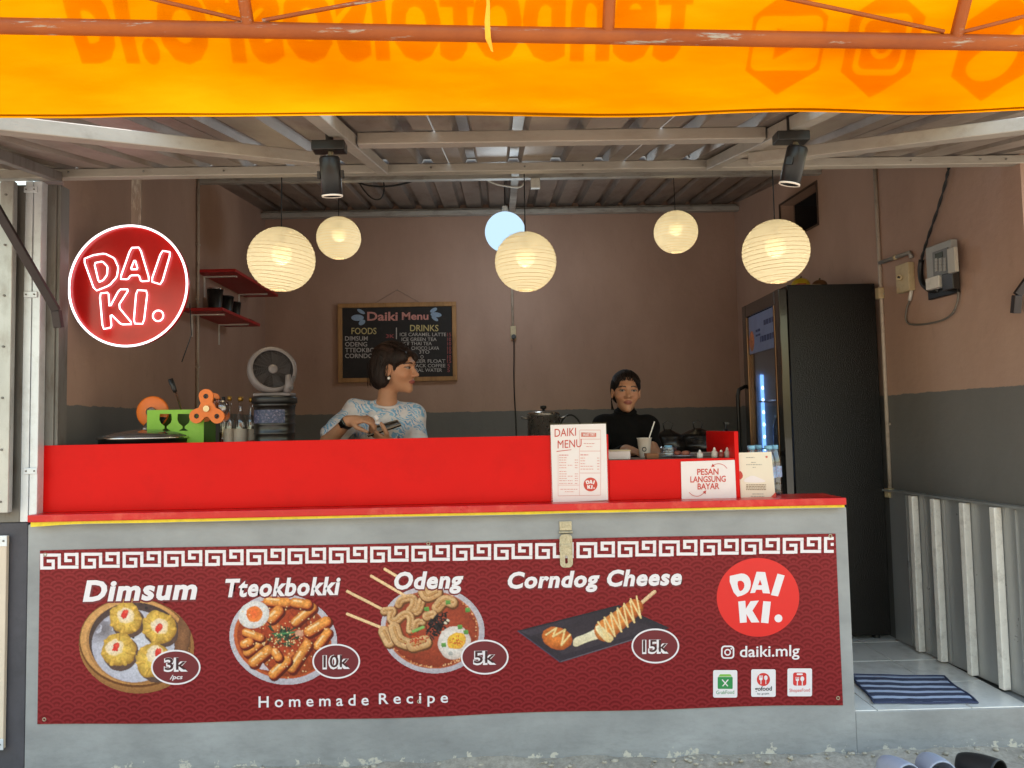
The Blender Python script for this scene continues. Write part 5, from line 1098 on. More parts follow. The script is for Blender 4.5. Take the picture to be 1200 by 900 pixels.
# fan
yf = yj-.02; fcn = at(319, 434, yf); fr_ = 27.5/900*(3.25+yf); n_ = Vector((.42, -.80, .20)).normalized(); fx, fy, fz = frame_of(n_); R3 = Matrix((fx, fy, fz)).transposed()
ft = thing('table_fan', 'round grey table fan tilted up on top of the black jug', 'fan', (fcn.x, yf, jt.z))
mb = MB(); mb.lathe([(0, -.075), (fr_*.55, -.072), (fr_*.86, -.055), (fr_*1.0, -.025), (fr_*1.03, 0), (fr_*1.0, .02), (fr_*.9, .028), (fr_*.83, .024)], fcn, 44, R3); mb.f = [f for f in mb.f if len(f) == 4]; mb.m = mb.m[:len(mb.f)]; mb.s = mb.s[:len(mb.f)]; mb.build('shell', FANG, ft)
mb = MB(); mb.lathe([(fr_*.832, .023), (fr_*.82, -.02), (0, -.03)], fcn, 44, R3); mb.f = [f for f in mb.f if len(f) == 4]; mb.m = mb.m[:len(mb.f)]; mb.s = mb.s[:len(mb.f)]; mb.build('inner_drum', FAND, ft)
mb = MB()
for k in range(9): rr_ = fr_*(.2+.07*k); mb.tube([fcn+R3 @ Vector((rr_*math.cos(a), rr_*math.sin(a), .022-.01*(rr_/fr_)**2)) for a in np.linspace(0, 2*PI, 41)[:-1]], .0011, 5, True)
for k in range(20): a = 2*PI*k/20; mb.cyl(fcn+R3 @ Vector((fr_*.16*math.cos(a), fr_*.16*math.sin(a), .021)), fcn+R3 @ Vector((fr_*.83*math.cos(a+.35), fr_*.83*math.sin(a+.35), .0165)), .0011, n=5)
o = mb.build('grille', FAND, ft); o['kind'] = 'stuff'
mb = MB(); mb.lathe([(fr_*.2, .016), (fr_*.2, .024), (fr_*.14, .028), (0, .029)], fcn, 24, R3); mb.build('hub', FANG, ft)
for k in range(5):
    mb = MB(); a = 2*PI*k/5; vs = []
    for r_, da, zz in ((.22, -.3, -.006), (.78, -.25, -.012), (.8, .32, .004), (.22, .3, .006)): vs.append(fcn+R3 @ Vector((fr_*r_*math.cos(a+da), fr_*r_*math.sin(a+da), zz)))
    mb.add(vs, [(0, 1, 2, 3)]); o = mb.build('blade', FAND, ft); md = o.modifiers.new('gauge', 'SOLIDIFY'); md.thickness = .002
ba = at(322, 460, yf); mb = MB(); mb.box((ba.x-.085, yf-.05, jt.z+.0005), (ba.x+.085, yf+.05, jt.z+.016)); mb.build('base', FANG, ft, .006)
mb = MB(); kb = at(339, 452, yf-.04); mb.tube([kb+Vector((-.005, 0, .05)), kb, kb+Vector((-.012, 0, -.03))], [.012, .02, .016], 12); mb.build('control_arm', FANG, ft)
for q in ((344, 442.5), (341.5, 455)): p_ = at(*q, yf-.055); mb = MB(); mb.cyl(p_, p_+Vector((.004, -.012, 0)), .008, n=14); mb.build('knob', FAND, ft)
for sx in (-1, 1): mb = MB(); mb.bar((ba.x+sx*.045, yf, jt.z+.014), fcn+Vector((sx*.04, .02, -fr_*.80)), .02, .02); mb.build('bracket', FANG, ft)

# cooking pot on the back bench, with lid
yp = 1.25; pt = at(637, 486, yp); rp = 19/900*(3.25+yp)
bench = MB(); bx0, bx1 = at(560, 520, yp).x, at(865, 520, yp).x
bn = thing('prep_bench', 'low dark prep bench behind the counter, mostly hidden', 'bench', ((bx0+bx1)/2, 1.4, .175)); bz = 1.20
bench.box((bx0, 1.12, bz-.03), (bx1, 1.65, bz)); bench.build('bench_top', M('bench_steel', '6d6862', .45, .4, .1, 6), bn, .004)
for sx in (bx0+.04, bx1-.04):
    for sy in (1.16, 1.60): mb = MB(); mb.box((sx-.02, sy-.02, .176), (sx+.02, sy+.02, bz-.031)); mb.build('leg', GALV_D, bn)
pot = thing('cooking_pot', 'steel cooking pot with glass lid on the bench', 'pot', (pt.x, yp, bz)); H = pt.z-bz
mb = MB(); mb.lathe([(rp*.96, .0005), (rp, .008), (rp, H-.004), (rp*1.04, H), (rp*.97, H), (rp*.95, .01), (0, .008)], (pt.x, yp, bz), 40); mb.build('pot_body', STEEL, pot)
mb = MB(); mb.lathe([(rp*1.02, H+.001), (rp*.9, H+.014), (rp*.5, H+.022), (0, H+.024)], (pt.x, yp, bz), 40); lo_ = mb.build('lid', M('lid_steel', '9c938b', .2, .8, .08, 10), pot)
mb = MB(); mb.lathe([(.008, H+.023), (.008, H+.032), (.018, H+.036), (.018, H+.052), (0, H+.054)], (pt.x, yp, bz), 18); mb.build('knob', BLACKP, lo_)
for sx in (-1, 1): mb = MB(); mb.tube([(pt.x+sx*rp*.99, yp-.03, bz+H-.025), (pt.x+sx*(rp+.035), yp-.028, bz+H-.012), (pt.x+sx*(rp+.035), yp+.028, bz+H-.012), (pt.x+sx*rp*.99, yp+.03, bz+H-.025)], .005, 8); mb.build('ear_handle', STEEL, pot)
kt = at(668, 487, yp); t = thing('kettle', 'black kettle with hoop handle behind the menu card', 'kettle', (kt.x, yp, bz)); rk = .085
mb = MB(); mb.lathe([(rk*.9, .001), (rk, .02), (rk*.95, .09), (rk*.6, .125), (rk*.3, .133), (0, .135)], (kt.x, yp, bz), 32); mb.build('kettle_body', BLACKM, t)
mb = MB(); mb.ball((kt.x, yp, bz+.145), .012); mb.build('lid_knob', BLACKP, t)
mb = MB(); mb.tube([(kt.x+.075*math.cos(a), yp, bz+.11+(kt.z-bz-.105)*math.sin(a)) for a in np.linspace(0, PI, 14)], .0055, 8); mb.build('hoop_handle', BLACKP, t)
mb = MB(); mb.tube([(kt.x+rk*.9, yp, bz+.06), (kt.x+rk*1.3, yp, bz+.1), (kt.x+rk*1.45, yp, bz+.125)], [.014, .01, .008], 10); mb.build('spout', BLACKM, t)

# ---- right part of the counter
Y = .30; cpt, cpb = at(755, 513, Y), at(755, 536, Y); t = thing('paper_cup', 'white paper drink cup with a straw in front of the woman in black', 'cup', (cpt.x, Y, SZ)); r = 8.6/900*(3.25+Y); H = cpt.z-SZ
CUPM = M('cup_paper', 'cfc0b0', .5, 0, .05, 10)
mb = MB(); mb.lathe([(r*.66, 0), (r*.68, .003), (r*.97, H-.004), (r*1.03, H-.003), (r*1.03, H), (r*.93, H), (r*.64, .008), (0, .008)], (cpt.x, Y, SZ), 32); mb.build('cup_wall', CUPM, t)
e0, e1 = at(757, 518, Y), at(767, 494, Y); e0.z = SZ+.02; mb = MB(); mb.cyl(e0+Vector((-.01, 0, 0)), e1, .0028, n=8); mb.build('straw', WHITEP, t)
mb = MB(); q = at(755, 526.5, Y-r*.86); mb.lathe([(.0105, 0), (.0105, .0008), (.007, .0008), (.007, 0)], q, 20, Matrix.Rotation(PI/2, 3, 'X'), closed=True); mb.build('round_mark', BLACKP, t)
a, c_ = at(715, 528, .16), at(738.5, 538.5, .16); t = thing('tissue_box', 'flat white box lying on the counter beside the menu card', 'box', (a.x, .2, SZ)); mb = MB(); mb.box((a.x-.02, .15, SZ), (c_.x, .26, a.z-.004)); mb.build('box_body', M('pink_white_box', 'ddc9c0', .5), t, .003); mb = MB(); mb.box((a.x-.022, .148, a.z-.0035), (c_.x+.002, .262, a.z+.001)); mb.build('box_lid', M('cream_lid', 'd8c29a', .5), t, .002)
a, c_ = at(757, 531.5, .17), at(771, 538.5, .17); t = thing('brown_box', 'small brown cardboard box in front of the paper cup', 'box', (a.x, .2, SZ)); mb = MB(); mb.box((a.x, .15, SZ), (c_.x, .21, a.z)); mb.build('box_body', M('cardboard', '7a4a26', .7, 0, .1, 20), t, .002); mb = MB(); mb.box((a.x-.001, .149, a.z-.012), (c_.x+.001, .211, a.z+.001)); mb.build('box_lid', M('cardboard_lid', '875430', .7, 0, .1, 20), t, .001)
BLUECAP = M('blue_cap', '7fb4cf', .4, 0, .05, 10); PET = glass_mat('clear_pet', see=.75, tint=(.92, .95, .97))
def pet(label, px, ytop, Y, zb, r=.031, group=None, lab=True, capw=.017, capm=BLUECAP):
    t0 = at(px, ytop, Y); H = t0.z-zb; t = thing('water_bottle', label, 'bottle', (t0.x, Y, zb), group); c = (t0.x, Y, zb)
    pr = [(r*.9, 0), (r, .006)]
    for k in range(4): z = .02+k*(H*.55)/4; pr += [(r, z), (r*.95, z+H*.06), (r, z+H*.12)]
    mb = MB(); mb.lathe(pr+[(r, H*.68), (r*.8, H*.8), (capw*.9, H*.9), (capw*.9, H-.016)], c, 24); mb.build('bottle_body', PET, t)
    mb = MB(); mb.lathe([(capw, H-.018), (capw, H-.001), (capw*.9, H), (0, H)], c, 20); mb.build('cap', capm, t)
    if lab: mb = MB(); mb.lathe([(r*1.01, H*.36), (r*1.01, H*.58)], c, 24); mb.f = mb.f[:24]; mb.m = mb.m[:24]; mb.s = mb.s[:24]; mb.build('label', M('bottle_label_blue', '8fa8c8', .5, 0, .3, 60, dirt='c03a30', dirt_amt=.7), t)
    return t
t = pet('squat clear bottle with pale blue cap beside the small brown box', 783, 522, .26, SZ, .038, lab=False)
for px, lab, Y in ((880, 'water bottle with blue cap behind the card, nearest the end board', .10), (888, 'water bottle with blue cap, second from the end board', .152), (900, 'water bottle with blue cap, third from the end board', .10), (907, 'water bottle with blue cap, farthest from the end board', .150)):
    pet(lab, px, 522 if Y < .12 else 521.5, Y, 1.0635, .029, 'water bottles behind the payment card')
# plate with wrapped snacks
pq = at(800, 535, .22); t = thing('snack_plate', 'small pale plate of wrapped snacks beside the squat bottle', 'plate', (pq.x, .22, SZ))
mb = MB(); mb.lathe([(.03, 0), (.05, .008), (.056, .012), (.05, .01), (0, .004)], (pq.x, .22, SZ), 28); mb.build('dish', M('pale_dish', 'a9a6b8', .3), t)
for k, (dx, dy, col) in enumerate(((-.02, .01, '8c4a34'), (.01, -.01, 'a06048'), (.022, .016, '6e4a40'))): mb = MB(); mb.ball((pq.x+dx, .22+dy, SZ+.02), (.018, .014, .011), 12, 8); mb.build('snack', M('snack_%d' % k, col, .5, 0, .3, 60), t)
# flat stack of trays behind
tq = at(800, 526, .34); t = thing('tray_stack', 'flat grey tray lying at the back of the counter', 'tray', (tq.x, .34, SZ)); mb = MB(); mb.box((tq.x-.15, .30, SZ), (tq.x+.16, .375, SZ+.012)); mb.build('tray_base', M('tray_grey', '8f857a', .5), t, .004); mb = MB(); mb.box((tq.x-.16, .292, SZ+.0125), (tq.x+.17, .381, SZ+.018)); mb.build('tray_rim', M('tray_grey_rim', '9c9288', .4), t, .003)
# tiny sauce bottles inside the red end compartment
for px, hh, col, lab in ((820, 12, 'd8cfc4', 'tiny white dropper bottle, first before the red end board'), (837, 15, 'cdbfb0', 'small white sauce bottle, second before the red end board'), (845, 12, '8e3a2c', 'small reddish sauce bottle, third before the red end board'), (852, 15, 'b9ada0', 'small clear sauce bottle nearest the red end board')):
    q = at(px, 539-hh, .14); r = .0135; t = thing('sauce_bottle', lab, 'bottle', (q.x, .14, SZ), 'small bottles by the red end board'); H = q.z-SZ
    mb = MB(); mb.lathe([(r*.9, 0), (r, .004), (r, H*.55), (r*.4, H*.72)], (q.x, .14, SZ), 16); mb.build('bottle_body', M('mini_'+col, col, .35, 0, .1, 30), t)
    mb = MB(); mb.lathe([(r*.5, H*.7), (r*.42, H*.85), (r*.15, H), (0, H)], (q.x, .14, SZ), 14); mb.build('nozzle', WHITEP, t)
# clutter on the bench behind woman: black bags
def bag(label, px, py, w_, h_, Y, seed):
    c = at(px, py, Y); t = thing('plastic_bag', label, 'bag', (c.x, Y, bz), 'black plastic bags on the bench'); rg = np.random.default_rng(seed)
    n, m = 26, 16; vs = []; fs = []; hh = max(.06, at(px, py-h_, Y).z-bz)
    for j in range(m+1):
        f = j/m
        for i in range(n):
            a = 2*PI*i/n; rr_ = (1-.25*abs(2*f-.7))*(1 if f < .75 else 1-(f-.75)*3.2)*(1+.35*(float(vnoise(np.array(a*2.2+3), np.array(f*4.), seed, 3))-.5)); rr_ = max(rr_, .04)
            vs.append((c.x+w_/2*rr_*math.cos(a), Y+w_*.35*rr_*math.sin(a), bz+.001+hh*f))
    for j in range(m): fs += [(j*n+i, j*n+(i+1) % n, (j+1)*n+(i+1) % n, (j+1)*n+i) for i in range(n)]
    fs += [tuple(range(n-1, -1, -1)), tuple(m*n+i for i in range(n))]
    mb = MB(); mb.add(vs, fs, 0, True); mb.build('bag_body', M('black_bag_film', '15110f', .25, 0, .3, 30, .8, 30), t)
    mb = MB()
    top = Vector((c.x, Y, bz+hh)); mb.tube([top-Vector((.02, 0, .01)), top+Vector((-.03, -.01, .035)), top+Vector((.0, -.01, .05)), top+Vector((.03, -.01, .03)), top+Vector((.015, 0, -.01))], .004, 6, flat=.4); mb.build('handle_loop', MATS['black_bag_film'], t)
bag('crumpled black plastic bag behind the paper cup straw', 783, 515, .22, 12, 1.30, 3); bag('larger crumpled black bag behind the squat bottle', 818, 512, .30, 10, 1.33, 9)
yb_ = 1.36; q = at(850, 497, yb_); t = thing('pump_bottle', 'dark pump bottle on the bench beside the fridge', 'bottle', (q.x, yb_, bz)); mb = MB(); mb.lathe([(.03, .0005), (.032, .01), (.03, .12), (.014, .14), (.012, .15)], (q.x, yb_, bz), 20); mb.build('bottle_body', BLACKP, t)
mb = MB(); mb.cyl((q.x, yb_, bz+.148), (q.x, yb_, q.z), .006, n=10); mb.box((q.x-.012, yb_-.03, q.z-.002), (q.x+.012, yb_+.01, q.z+.012)); mb.build('pump_head', BLACKP, t)

# ---- red wall shelves on the left wall
XL = -1.925
def shelf(label, pf, pb, dep, th=.02):
    z = (pf.z+pb.z)/2; t = thing('wall_shelf', label, 'shelf', (XL, (pf.y+pb.y)/2, z), 'red shelves on the side wall'); mb = MB(); mb.box((XL+.001, pf.y, z-th/2), (XL+dep, pb.y, z+th/2)); mb.build('shelf_board', M('shelf_red', 'a5201c', .5, 0, .1, 6), t, .002)
    for y in (pf.y+.12, pb.y-.15):
        mb = MB(); mb.box((XL+.001, y, z-th/2-.14), (XL+.006, y+.018, z-th/2-.0005)); mb.box((XL+.006, y, z-th/2-.008), (XL+dep*.85, y+.018, z-th/2-.0005)); mb.build('bracket', WHITEP, t)
    return t, z
S1 = atX(236, 312, XL+.02), atX(290, 318, XL+.02)
t1, zs1 = shelf('upper red wall shelf behind the large lantern', Vector((0, 1.62, atX(250, 318, XL+.1).z)), Vector((0, 2.55, atX(250, 318, XL+.1).z)), .25)
t2, zs2 = shelf('lower red wall shelf holding black cups', Vector((0, 1.42, atX(240, 365, XL+.1).z)), Vector((0, 2.15, atX(240, 365, XL+.1).z)), .24)
for k, (y, r, h_, lab) in enumerate(((1.62, .05, .15, 'black cup with a shiny rim on the lower shelf, nearest the sign'), (1.80, .055, .13, 'black ribbed basket in the middle of the lower shelf'), (1.97, .045, .12, 'black cup on the lower shelf, nearest the back wall'))):
    x = XL+.12; z = zs2+.0105; t = thing('black_cup', lab, 'cup', (x, y, z), 'black containers on the lower red shelf'); mb = MB(); mb.lathe([(r*.75, 0), (r*.78, .004), (r, h_), (r*.93, h_), (r*.7, .008), (0, .008)], (x, y, z), 22); mb.build('cup_wall', BLACKP, t)
    mb = MB(); mb.lathe([(r*1.0, h_-.006), (r*1.03, h_), (r*.98, h_+.004)], (x, y, z), 22, closed=True); mb.build('rim', CHROME if k == 0 else BLACKM, t)
x, y, z = XL+.15, 2.08, zs2+.0105; t = thing('phone_holder', 'flat black gadget lying at the end of the lower shelf', 'gadget', (x, y, z)); mb = MB(); mb.box((x-.05, y-.05, z), (x+.06, y+.045, z+.018)); mb.build('gadget_body', BLACKP, t, .004); mb = MB(); mb.box((x-.04, y-.035, z+.0185), (x+.05, y+.03, z+.021)); mb.build('gadget_face', BLACKM, t, .001)
y = 1.60; x = XL+.10; z = zs2+.162; 
# ================================================================== fridge and the right wall
FT = at(912, 334, 1.03); FX0, FX1, FY0, FY1, FZ0, FZ1 = FT.x, 2.128, 1.03, 1.70, .20, FT.z
def fridge_mat():
    m, nt, b = base_mat('fridge_black_textured'); b.inputs['Base Color'].default_value = (.006, .0052, .005, 1); b.inputs['Roughness'].default_value = .2; b.inputs['Specular IOR Level'].default_value = .28
    n = noise(nt, 170, 2, .5); bump(nt, b, n.outputs[0], .6, .004); return m
FBL = fridge_mat(); FR = thing('display_fridge', 'tall black display fridge with glass door turned to the room', 'fridge', ((FX0+FX1)/2, (FY0+FY1)/2, .176))
mb = MB(); mb.box((FX0+.052, FY0, FZ0), (FX1, FY0+.04, FZ1)); mb.build('side_panel', FBL, FR, .004)
mb = MB(); mb.box((FX0+.052, FY1-.04, FZ0), (FX1, FY1, FZ1)); mb.build('side_panel', FBL, FR, .004)
mb = MB(); mb.box((FX1-.04, FY0+.0405, FZ0), (FX1-.0005, FY1-.0405, FZ1)); mb.build('back_panel', FBL, FR)
mb = MB(); mb.box((FX0+.052, FY0+.0405, FZ1-.12), (FX1-.0405, FY1-.0405, FZ1-.001)); mb.build('top_panel', FBL, FR)
mb = MB(); mb.box((FX0+.052, FY0+.0405, FZ0), (FX1-.0405, FY1-.0405, FZ0+.22)); mb.build('motor_box', FBL, FR)
LIN = M('fridge_liner', 'b9bcc0', .4); mb = MB(); mb.box((FX0+.06, FY1-.046, FZ0+.2205), (FX1-.047, FY1-.041, FZ1-.121)); mb.build('liner', LIN, FR); mb = MB(); mb.box((FX0+.06, FY0+.041, FZ0+.2205), (FX1-.041, FY0+.046, FZ1-.121)); mb.build('liner', LIN, FR); mb = MB(); mb.box((FX1-.046, FY0+.047, FZ0+.2205), (FX1-.0415, FY1-.041, FZ1-.121)); mb.build('liner', LIN, FR)
for z in (.62, .92, 1.22, 1.52):
    mb = MB()
    for k in range(9): x = FX0+.08+k*.05; mb.cyl((x, FY0+.048, z), (x, FY1-.045, z), .003, n=6)
    for y in (FY0+.06, FY1-.06): mb.cyl((FX0+.07, y, z-.004), (FX1-.06, y, z-.004), .004, n=6)
    o = mb.build('wire_shelf', STEEL, FR); o['kind'] = 'stuff'
# door: frame, glass, header, handle
dx0, dx1 = FX0, FX0+.048
for nm, a, c in (('door_frame', (dx0, FY0+.002, FZ0+.03), (dx1, FY0+.075, FZ1-.02)), ('door_frame', (dx0, FY1-.075, FZ0+.03), (dx1, FY1-.002, FZ1-.02)), ('door_frame', (dx0, FY0+.0755, FZ1-.10), (dx1, FY1-.0755, FZ1-.021)), ('door_frame', (dx0, FY0+.0755, FZ0+.031), (dx1, FY1-.0755, FZ0+.13))):
    mb = MB(); mb.box(a, c); mb.build(nm, M('door_black_gloss', '0d0b0b', .16, 0, .1, 10, coat=.4), FR, .005)
for y in (FY0+.078, FY1-.098): mb = MB(); mb.box((dx0-.003, y, FZ0+.131), (dx0+.02, y+.02, FZ1-.101)); mb.build('chrome_strip', M('bronze_strip', '8a7058', .22, .9, .15, 6, 0, stretch=(1, 1, .3)), FR, .003)
mb = MB(); mb.box((dx0+.015, FY0+.0985, FZ0+.132), (dx0+.021, FY1-.0985, FZ1-.102)); mb.build('glass_door', glass_mat('fridge_glass', see=.85, tint=(.80, .84, .88), rough=.02), FR)
gz = FZ1-.10; hd = M('header_sticker', '6f7fa6', .35, 0, .12, 8); mb = MB(); mb.box((dx0+.0105, FY0+.10, gz-.24), (dx0+.0145, FY1-.10, gz-.004)); H_ = mb.build('header_panel', hd, FR)
for y0, y1, z, th in ((FY0+.12, FY0+.30, gz-.06, .03), (FY0+.12, FY0+.36, gz-.15, .035), (FY0+.36, FY0+.44, gz-.10, .015), (FY0+.36, FY0+.44, gz-.13, .012)):
    y = y0
    while y < y1: mb = MB(); mb.box((dx0+.0085, y, z-th), (dx0+.0104, min(y+.032, y1), z)); mb.build('printed_block', M('header_ink', '2c3560', .5), H_); y += .046
mb = MB(); mb.ball((dx0+.012, FY1-.15, gz-.16), (.004, .05, .07), 16, 10); mb.build('fruit_print', M('fruit_print', 'b05a3a', .5, 0, .6, 40, dirt='5c8a3c', dirt_amt=.9), H_)
led = M('led_cool', 'b8dcff', .4, emit='9fd0ff', estr=.9); mb = MB(); mb.box((FX0+.088, FY1-.062, 1.0), (FX0+.106, FY1-.050, 1.69)); mb.build('light_strip', M('led_base', '8fb4e0', .4, emit='7fb4ff', estr=.9), FR)
for k in range(8): z = 1.06+.078*k; mb = MB(); mb.ball((FX0+.097, FY1-.064, z), (.0065, .005, .010), 10, 6); mb.build('led', M('led_dot', 'd8f0ff', .4, emit='d8f0ff', estr=3), FR)
hy = FY1-.03; mb = MB(); mb.tube([(dx0, hy, 1.62), (dx0-.045, hy, 1.60), (dx0-.055, hy, 1.56), (dx0-.055, hy, 1.22), (dx0-.045, hy, 1.18), (dx0, hy, 1.16)], .012, 10); mb.build('handle', BLACKP, FR)
for sx in (FX0+.1, FX1-.06):
    for sy in (FY0+.05, FY1-.05): mb = MB(); mb.cyl((sx, sy, .1755), (sx, sy, .2005), .02, n=12); mb.build('foot', BLACKP, FR)
rg = np.random.default_rng(2)
# drinks on the fridge shelves
di = 0; kinds = ('pale', 'blue', 'dark')
for zi, z in enumerate((.62, .92, 1.22)):
    for k in range(5):
        y = FY0+.13+k*.105; x = FX0+.16; di += 1
        t = thing('chilled_bottle', 'bottle on the %s fridge shelf, number %s from the glass door edge' % (('lowest', 'middle', 'upper')[zi], ('one', 'two', 'three', 'four', 'five')[k]), 'bottle', (x, y, z+.003), 'bottles inside the fridge'); r = .028
        mb = MB(); mb.lathe([(r*.9, 0.001), (r, .006), (r, .13), (r*.4, .18), (r*.4, .19)], (x, y, z+.003), 14); mb.build('bottle_body', M('chilled_%d' % (k % 3), ('8a929a', '4a5a80', '3a2c28')[k % 3], .25), t)
        mb = MB(); mb.lathe([(r*.5, .189), (r*.5, .205), (0, .205)], (x, y, z+.003), 12); mb.build('cap', BLUECAP if k % 2 else WHITEP, t)
# on top of the fridge
zt_ = FZ1+.0005
q = at(938, 326, FY0+.25); t = thing('yellow_pomelo', 'yellow round fruit lying on top of the fridge', 'fruit', (q.x, FY0+.25, zt_)); mb = MB(); mb.ball((q.x, FY0+.25, zt_+.042), (.055, .05, .042), 20, 12); mb.build('fruit_body', M('yellow_fruit', 'c2a41c', .5, 0, .15, 20), t); mb = MB(); mb.cyl((q.x, FY0+.25, zt_+.082), (q.x+.006, FY0+.25, zt_+.094), .005, n=8); mb.build('stalk', M('stalk', '4a4020', .7), t)
q = at(960, 326, FY0+.25); t = thing('brown_fruit', 'brown round fruit beside the yellow one on the fridge', 'fruit', (q.x, FY0+.25, zt_)); mb = MB(); mb.ball((q.x, FY0+.25, zt_+.036), (.046, .042, .036), 20, 12); mb.build('fruit_body', M('brown_fruit_skin', '6e4a26', .7, 0, .2, 20, .4, 60), t); mb = MB(); mb.cyl((q.x, FY0+.25, zt_+.07), (q.x+.004, FY0+.25, zt_+.082), .005, n=8); mb.build('stalk', MATS['stalk'], t)
q = at(945, 331, FY0+.12); t = thing('snack_packet', 'flat red and pale packet on the fridge edge', 'packet', (q.x, FY0+.12, zt_)); mb = MB(); mb.box((q.x-.07, FY0+.06, zt_), (q.x+.06, FY0+.17, zt_+.012)); mb.build('packet_body', M('packet_pale', 'b9a58c', .5, 0, .2, 30), t, .003); mb = MB(); mb.box((q.x-.071, FY0+.07, zt_+.0125), (q.x-.02, FY0+.14, zt_+.02)); mb.build('packet_band', M('packet_red', 'a03020', .5), t, .002)

# ---- conduit, boxes, meter on the right wall
RM = Matrix((RWD, Vector((0, 0, 1)), RWN)).transposed()      # wall axes: along, up, out (columns)
RM = Matrix(((RWD.x, 0, RWN.x), (RWD.y, 0, RWN.y), (RWD.z, 1, RWN.z)))
def rbox(px0, py0, px1, py1, dep, off=0.001):
    a, c = onR(px0, py0, off), onR(px1, py1, off); ce = (a+c)/2+RWN*dep/2; return ce, (abs(rloc(a)-rloc(c)), abs(a.z-c.z), dep)
def rmesh(name, mt, parent, px0, py0, px1, py1, dep, off=.001, bev=.003):
    ce, sz = rbox(px0, py0, px1, py1, dep, off); mb = MB(); mb.obox(ce, sz, RM); return mb.build(name, mt, parent, bev)
cd_ = thing('wall_conduit', 'white plastic conduit running down the right wall beside the fridge', 'conduit', onR(1040, 575))
ct, cbm = onR(1028, 208, .012), onR(1043, 572, .012); ct.z = 2.95
cx_ = [ct, Vector((ct.x*.5+cbm.x*.5, ct.y*.5+cbm.y*.5, 2.0)), cbm]
mb = MB(); mb.tube([Vector((cbm.x, cbm.y, 2.93)), Vector((cbm.x+.002, cbm.y, 2.0)), cbm], .0105, 12); mb.build('pipe', PVC, cd_)
for py in (345, 497): s_ = onR(1034, py, .002); z = s_.z; mb = MB(); mb.obox(Vector((cbm.x, cbm.y, z))-RWN*.006, (.036, .014, .012), RM); mb.build('clip', PVC, cd_, .002)
z = onR(1037, 343, 0).z; mb = MB(); mb.obox(Vector((cbm.x, cbm.y, z))+RWN*.006, (.036, .062, .034), RM); mb.build('junction_box', CREAMP, cd_, .003)
z = onR(1042, 577, 0).z; mb = MB(); mb.obox(Vector((cbm.x, cbm.y, z))+RWN*.006, (.04, .05, .034), RM); mb.build('junction_box', CREAMP, cd_, .003)
mb = MB(); p_ = Vector((cbm.x, cbm.y, z-.025)); mb.tube([p_, p_+Vector((0, -.01, -.04)), p_+Vector((0, -.015, -.07))], .004, 6); mb.build('cable_tail', CABLE_G, cd_)
ar = thing('pipe_arm', 'short grey pipe arm branching from the conduit to the socket box', 'pipe', onR(1050, 300)); mb = MB(); mb.tube([onR(1031, 308, .02), onR(1066, 296, .02), onR(1068, 302, .02)], .011, 10); mb.build('pipe', M('grey_pipe', '9a948c', .5, 0, .1, 20), ar); mb = MB(); mb.tube([onR(1048, 302, .02), onR(1051, 301, .02)], .0135, 10); mb.build('coupling', CREAMP, ar)
sb_ = thing('socket_box', 'cream surface socket box with a plug below the pipe arm', 'socket', onR(1065, 325)); rmesh('box_body', CREAMP, sb_, 1056, 312, 1073, 340, .035); e = onR(1055, 326, .03); mb = MB(); mb.cyl(e, e-RWD*.02+RWN*.02, .016, n=14); mb.build('plug', CREAMP, sb_); mb = MB(); mb.cyl(e-RWD*.02+RWN*.02, e-RWD*.03+RWN*.03, .006, n=8); mb.build('plug_pin', BLACKP, sb_); mb = MB(); mb.tube([onR(1068, 340, .015), onR(1066, 352, .015)], .009, 8); mb.build('gland', WHITEP, sb_)
mt_ = thing('electricity_meter', 'pale electricity meter with keypad and dark terminal box on the right wall', 'meter', onR(1107, 320))
rmesh('backplate', BLACKM, mt_, 1090, 316, 1126, 343, .02); rmesh('housing', M('meter_grey', '9c9a94', .4, 0, .08, 20), mt_, 1092, 291, 1124, 320, .035, .02); hd_ = rmesh('keypad', M('meter_face', '6e6c68', .4), mt_, 1093, 296, 1113, 319, .003, .0555, .001)
for r_ in range(4):
    for c_ in range(3): rmesh('key', M('meter_key', 'a8a49c', .5), hd_, 1096+c_*5, 303+r_*4-c_*.3, 1099+c_*5, 305.6+r_*4-c_*.3, .003, .059, 0)
rmesh('display', M('meter_lcd', '3e4438', .2), hd_, 1096, 297.5, 1105, 301, .002, .059, 0); rmesh('breaker', WHITEP, mt_, 1093, 327, 1109, 336, .04, .022, .002); rmesh('terminal_cover', M('meter_dark', '2c2a28', .25, coat=.3), mt_, 1111, 322, 1125, 338, .035, .022, .002); rmesh('side_body', M('meter_side', 'b5aea2', .45), mt_, 1114, 292, 1124, 318, .02, .0555, .002)
cbA = thing('meter_feed_cable', 'twisted black feed cable dropping through a bent sleeve to the meter', 'cable', onR(1100, 250))
pts = [onR(x, y, .02) for x, y in ((1112, 196), (1109, 210), (1102, 236), (1093, 262), (1085, 286), (1080, 302), (1078, 320), (1081, 334), (1091, 341), (1100, 340))]
pts2 = smooth_poly([tuple(p_) for p_ in pts], 2, False); k0 = int(len(pts2)*.55)
for ph in (0, PI): mb = MB(); mb.tube([Vector(p_)+RWD*.004*math.cos(i*1.1+ph)+RWN*.004*math.sin(i*1.1+ph) for i, p_ in enumerate(pts2[:k0+2])], .0045, 6); mb.build('wire', CABLE_B, cbA)
mb = MB(); mb.tube([Vector(p_) for p_ in pts2[k0:]], .0135, 10); mb.build('sleeve', BLACKP, cbA)
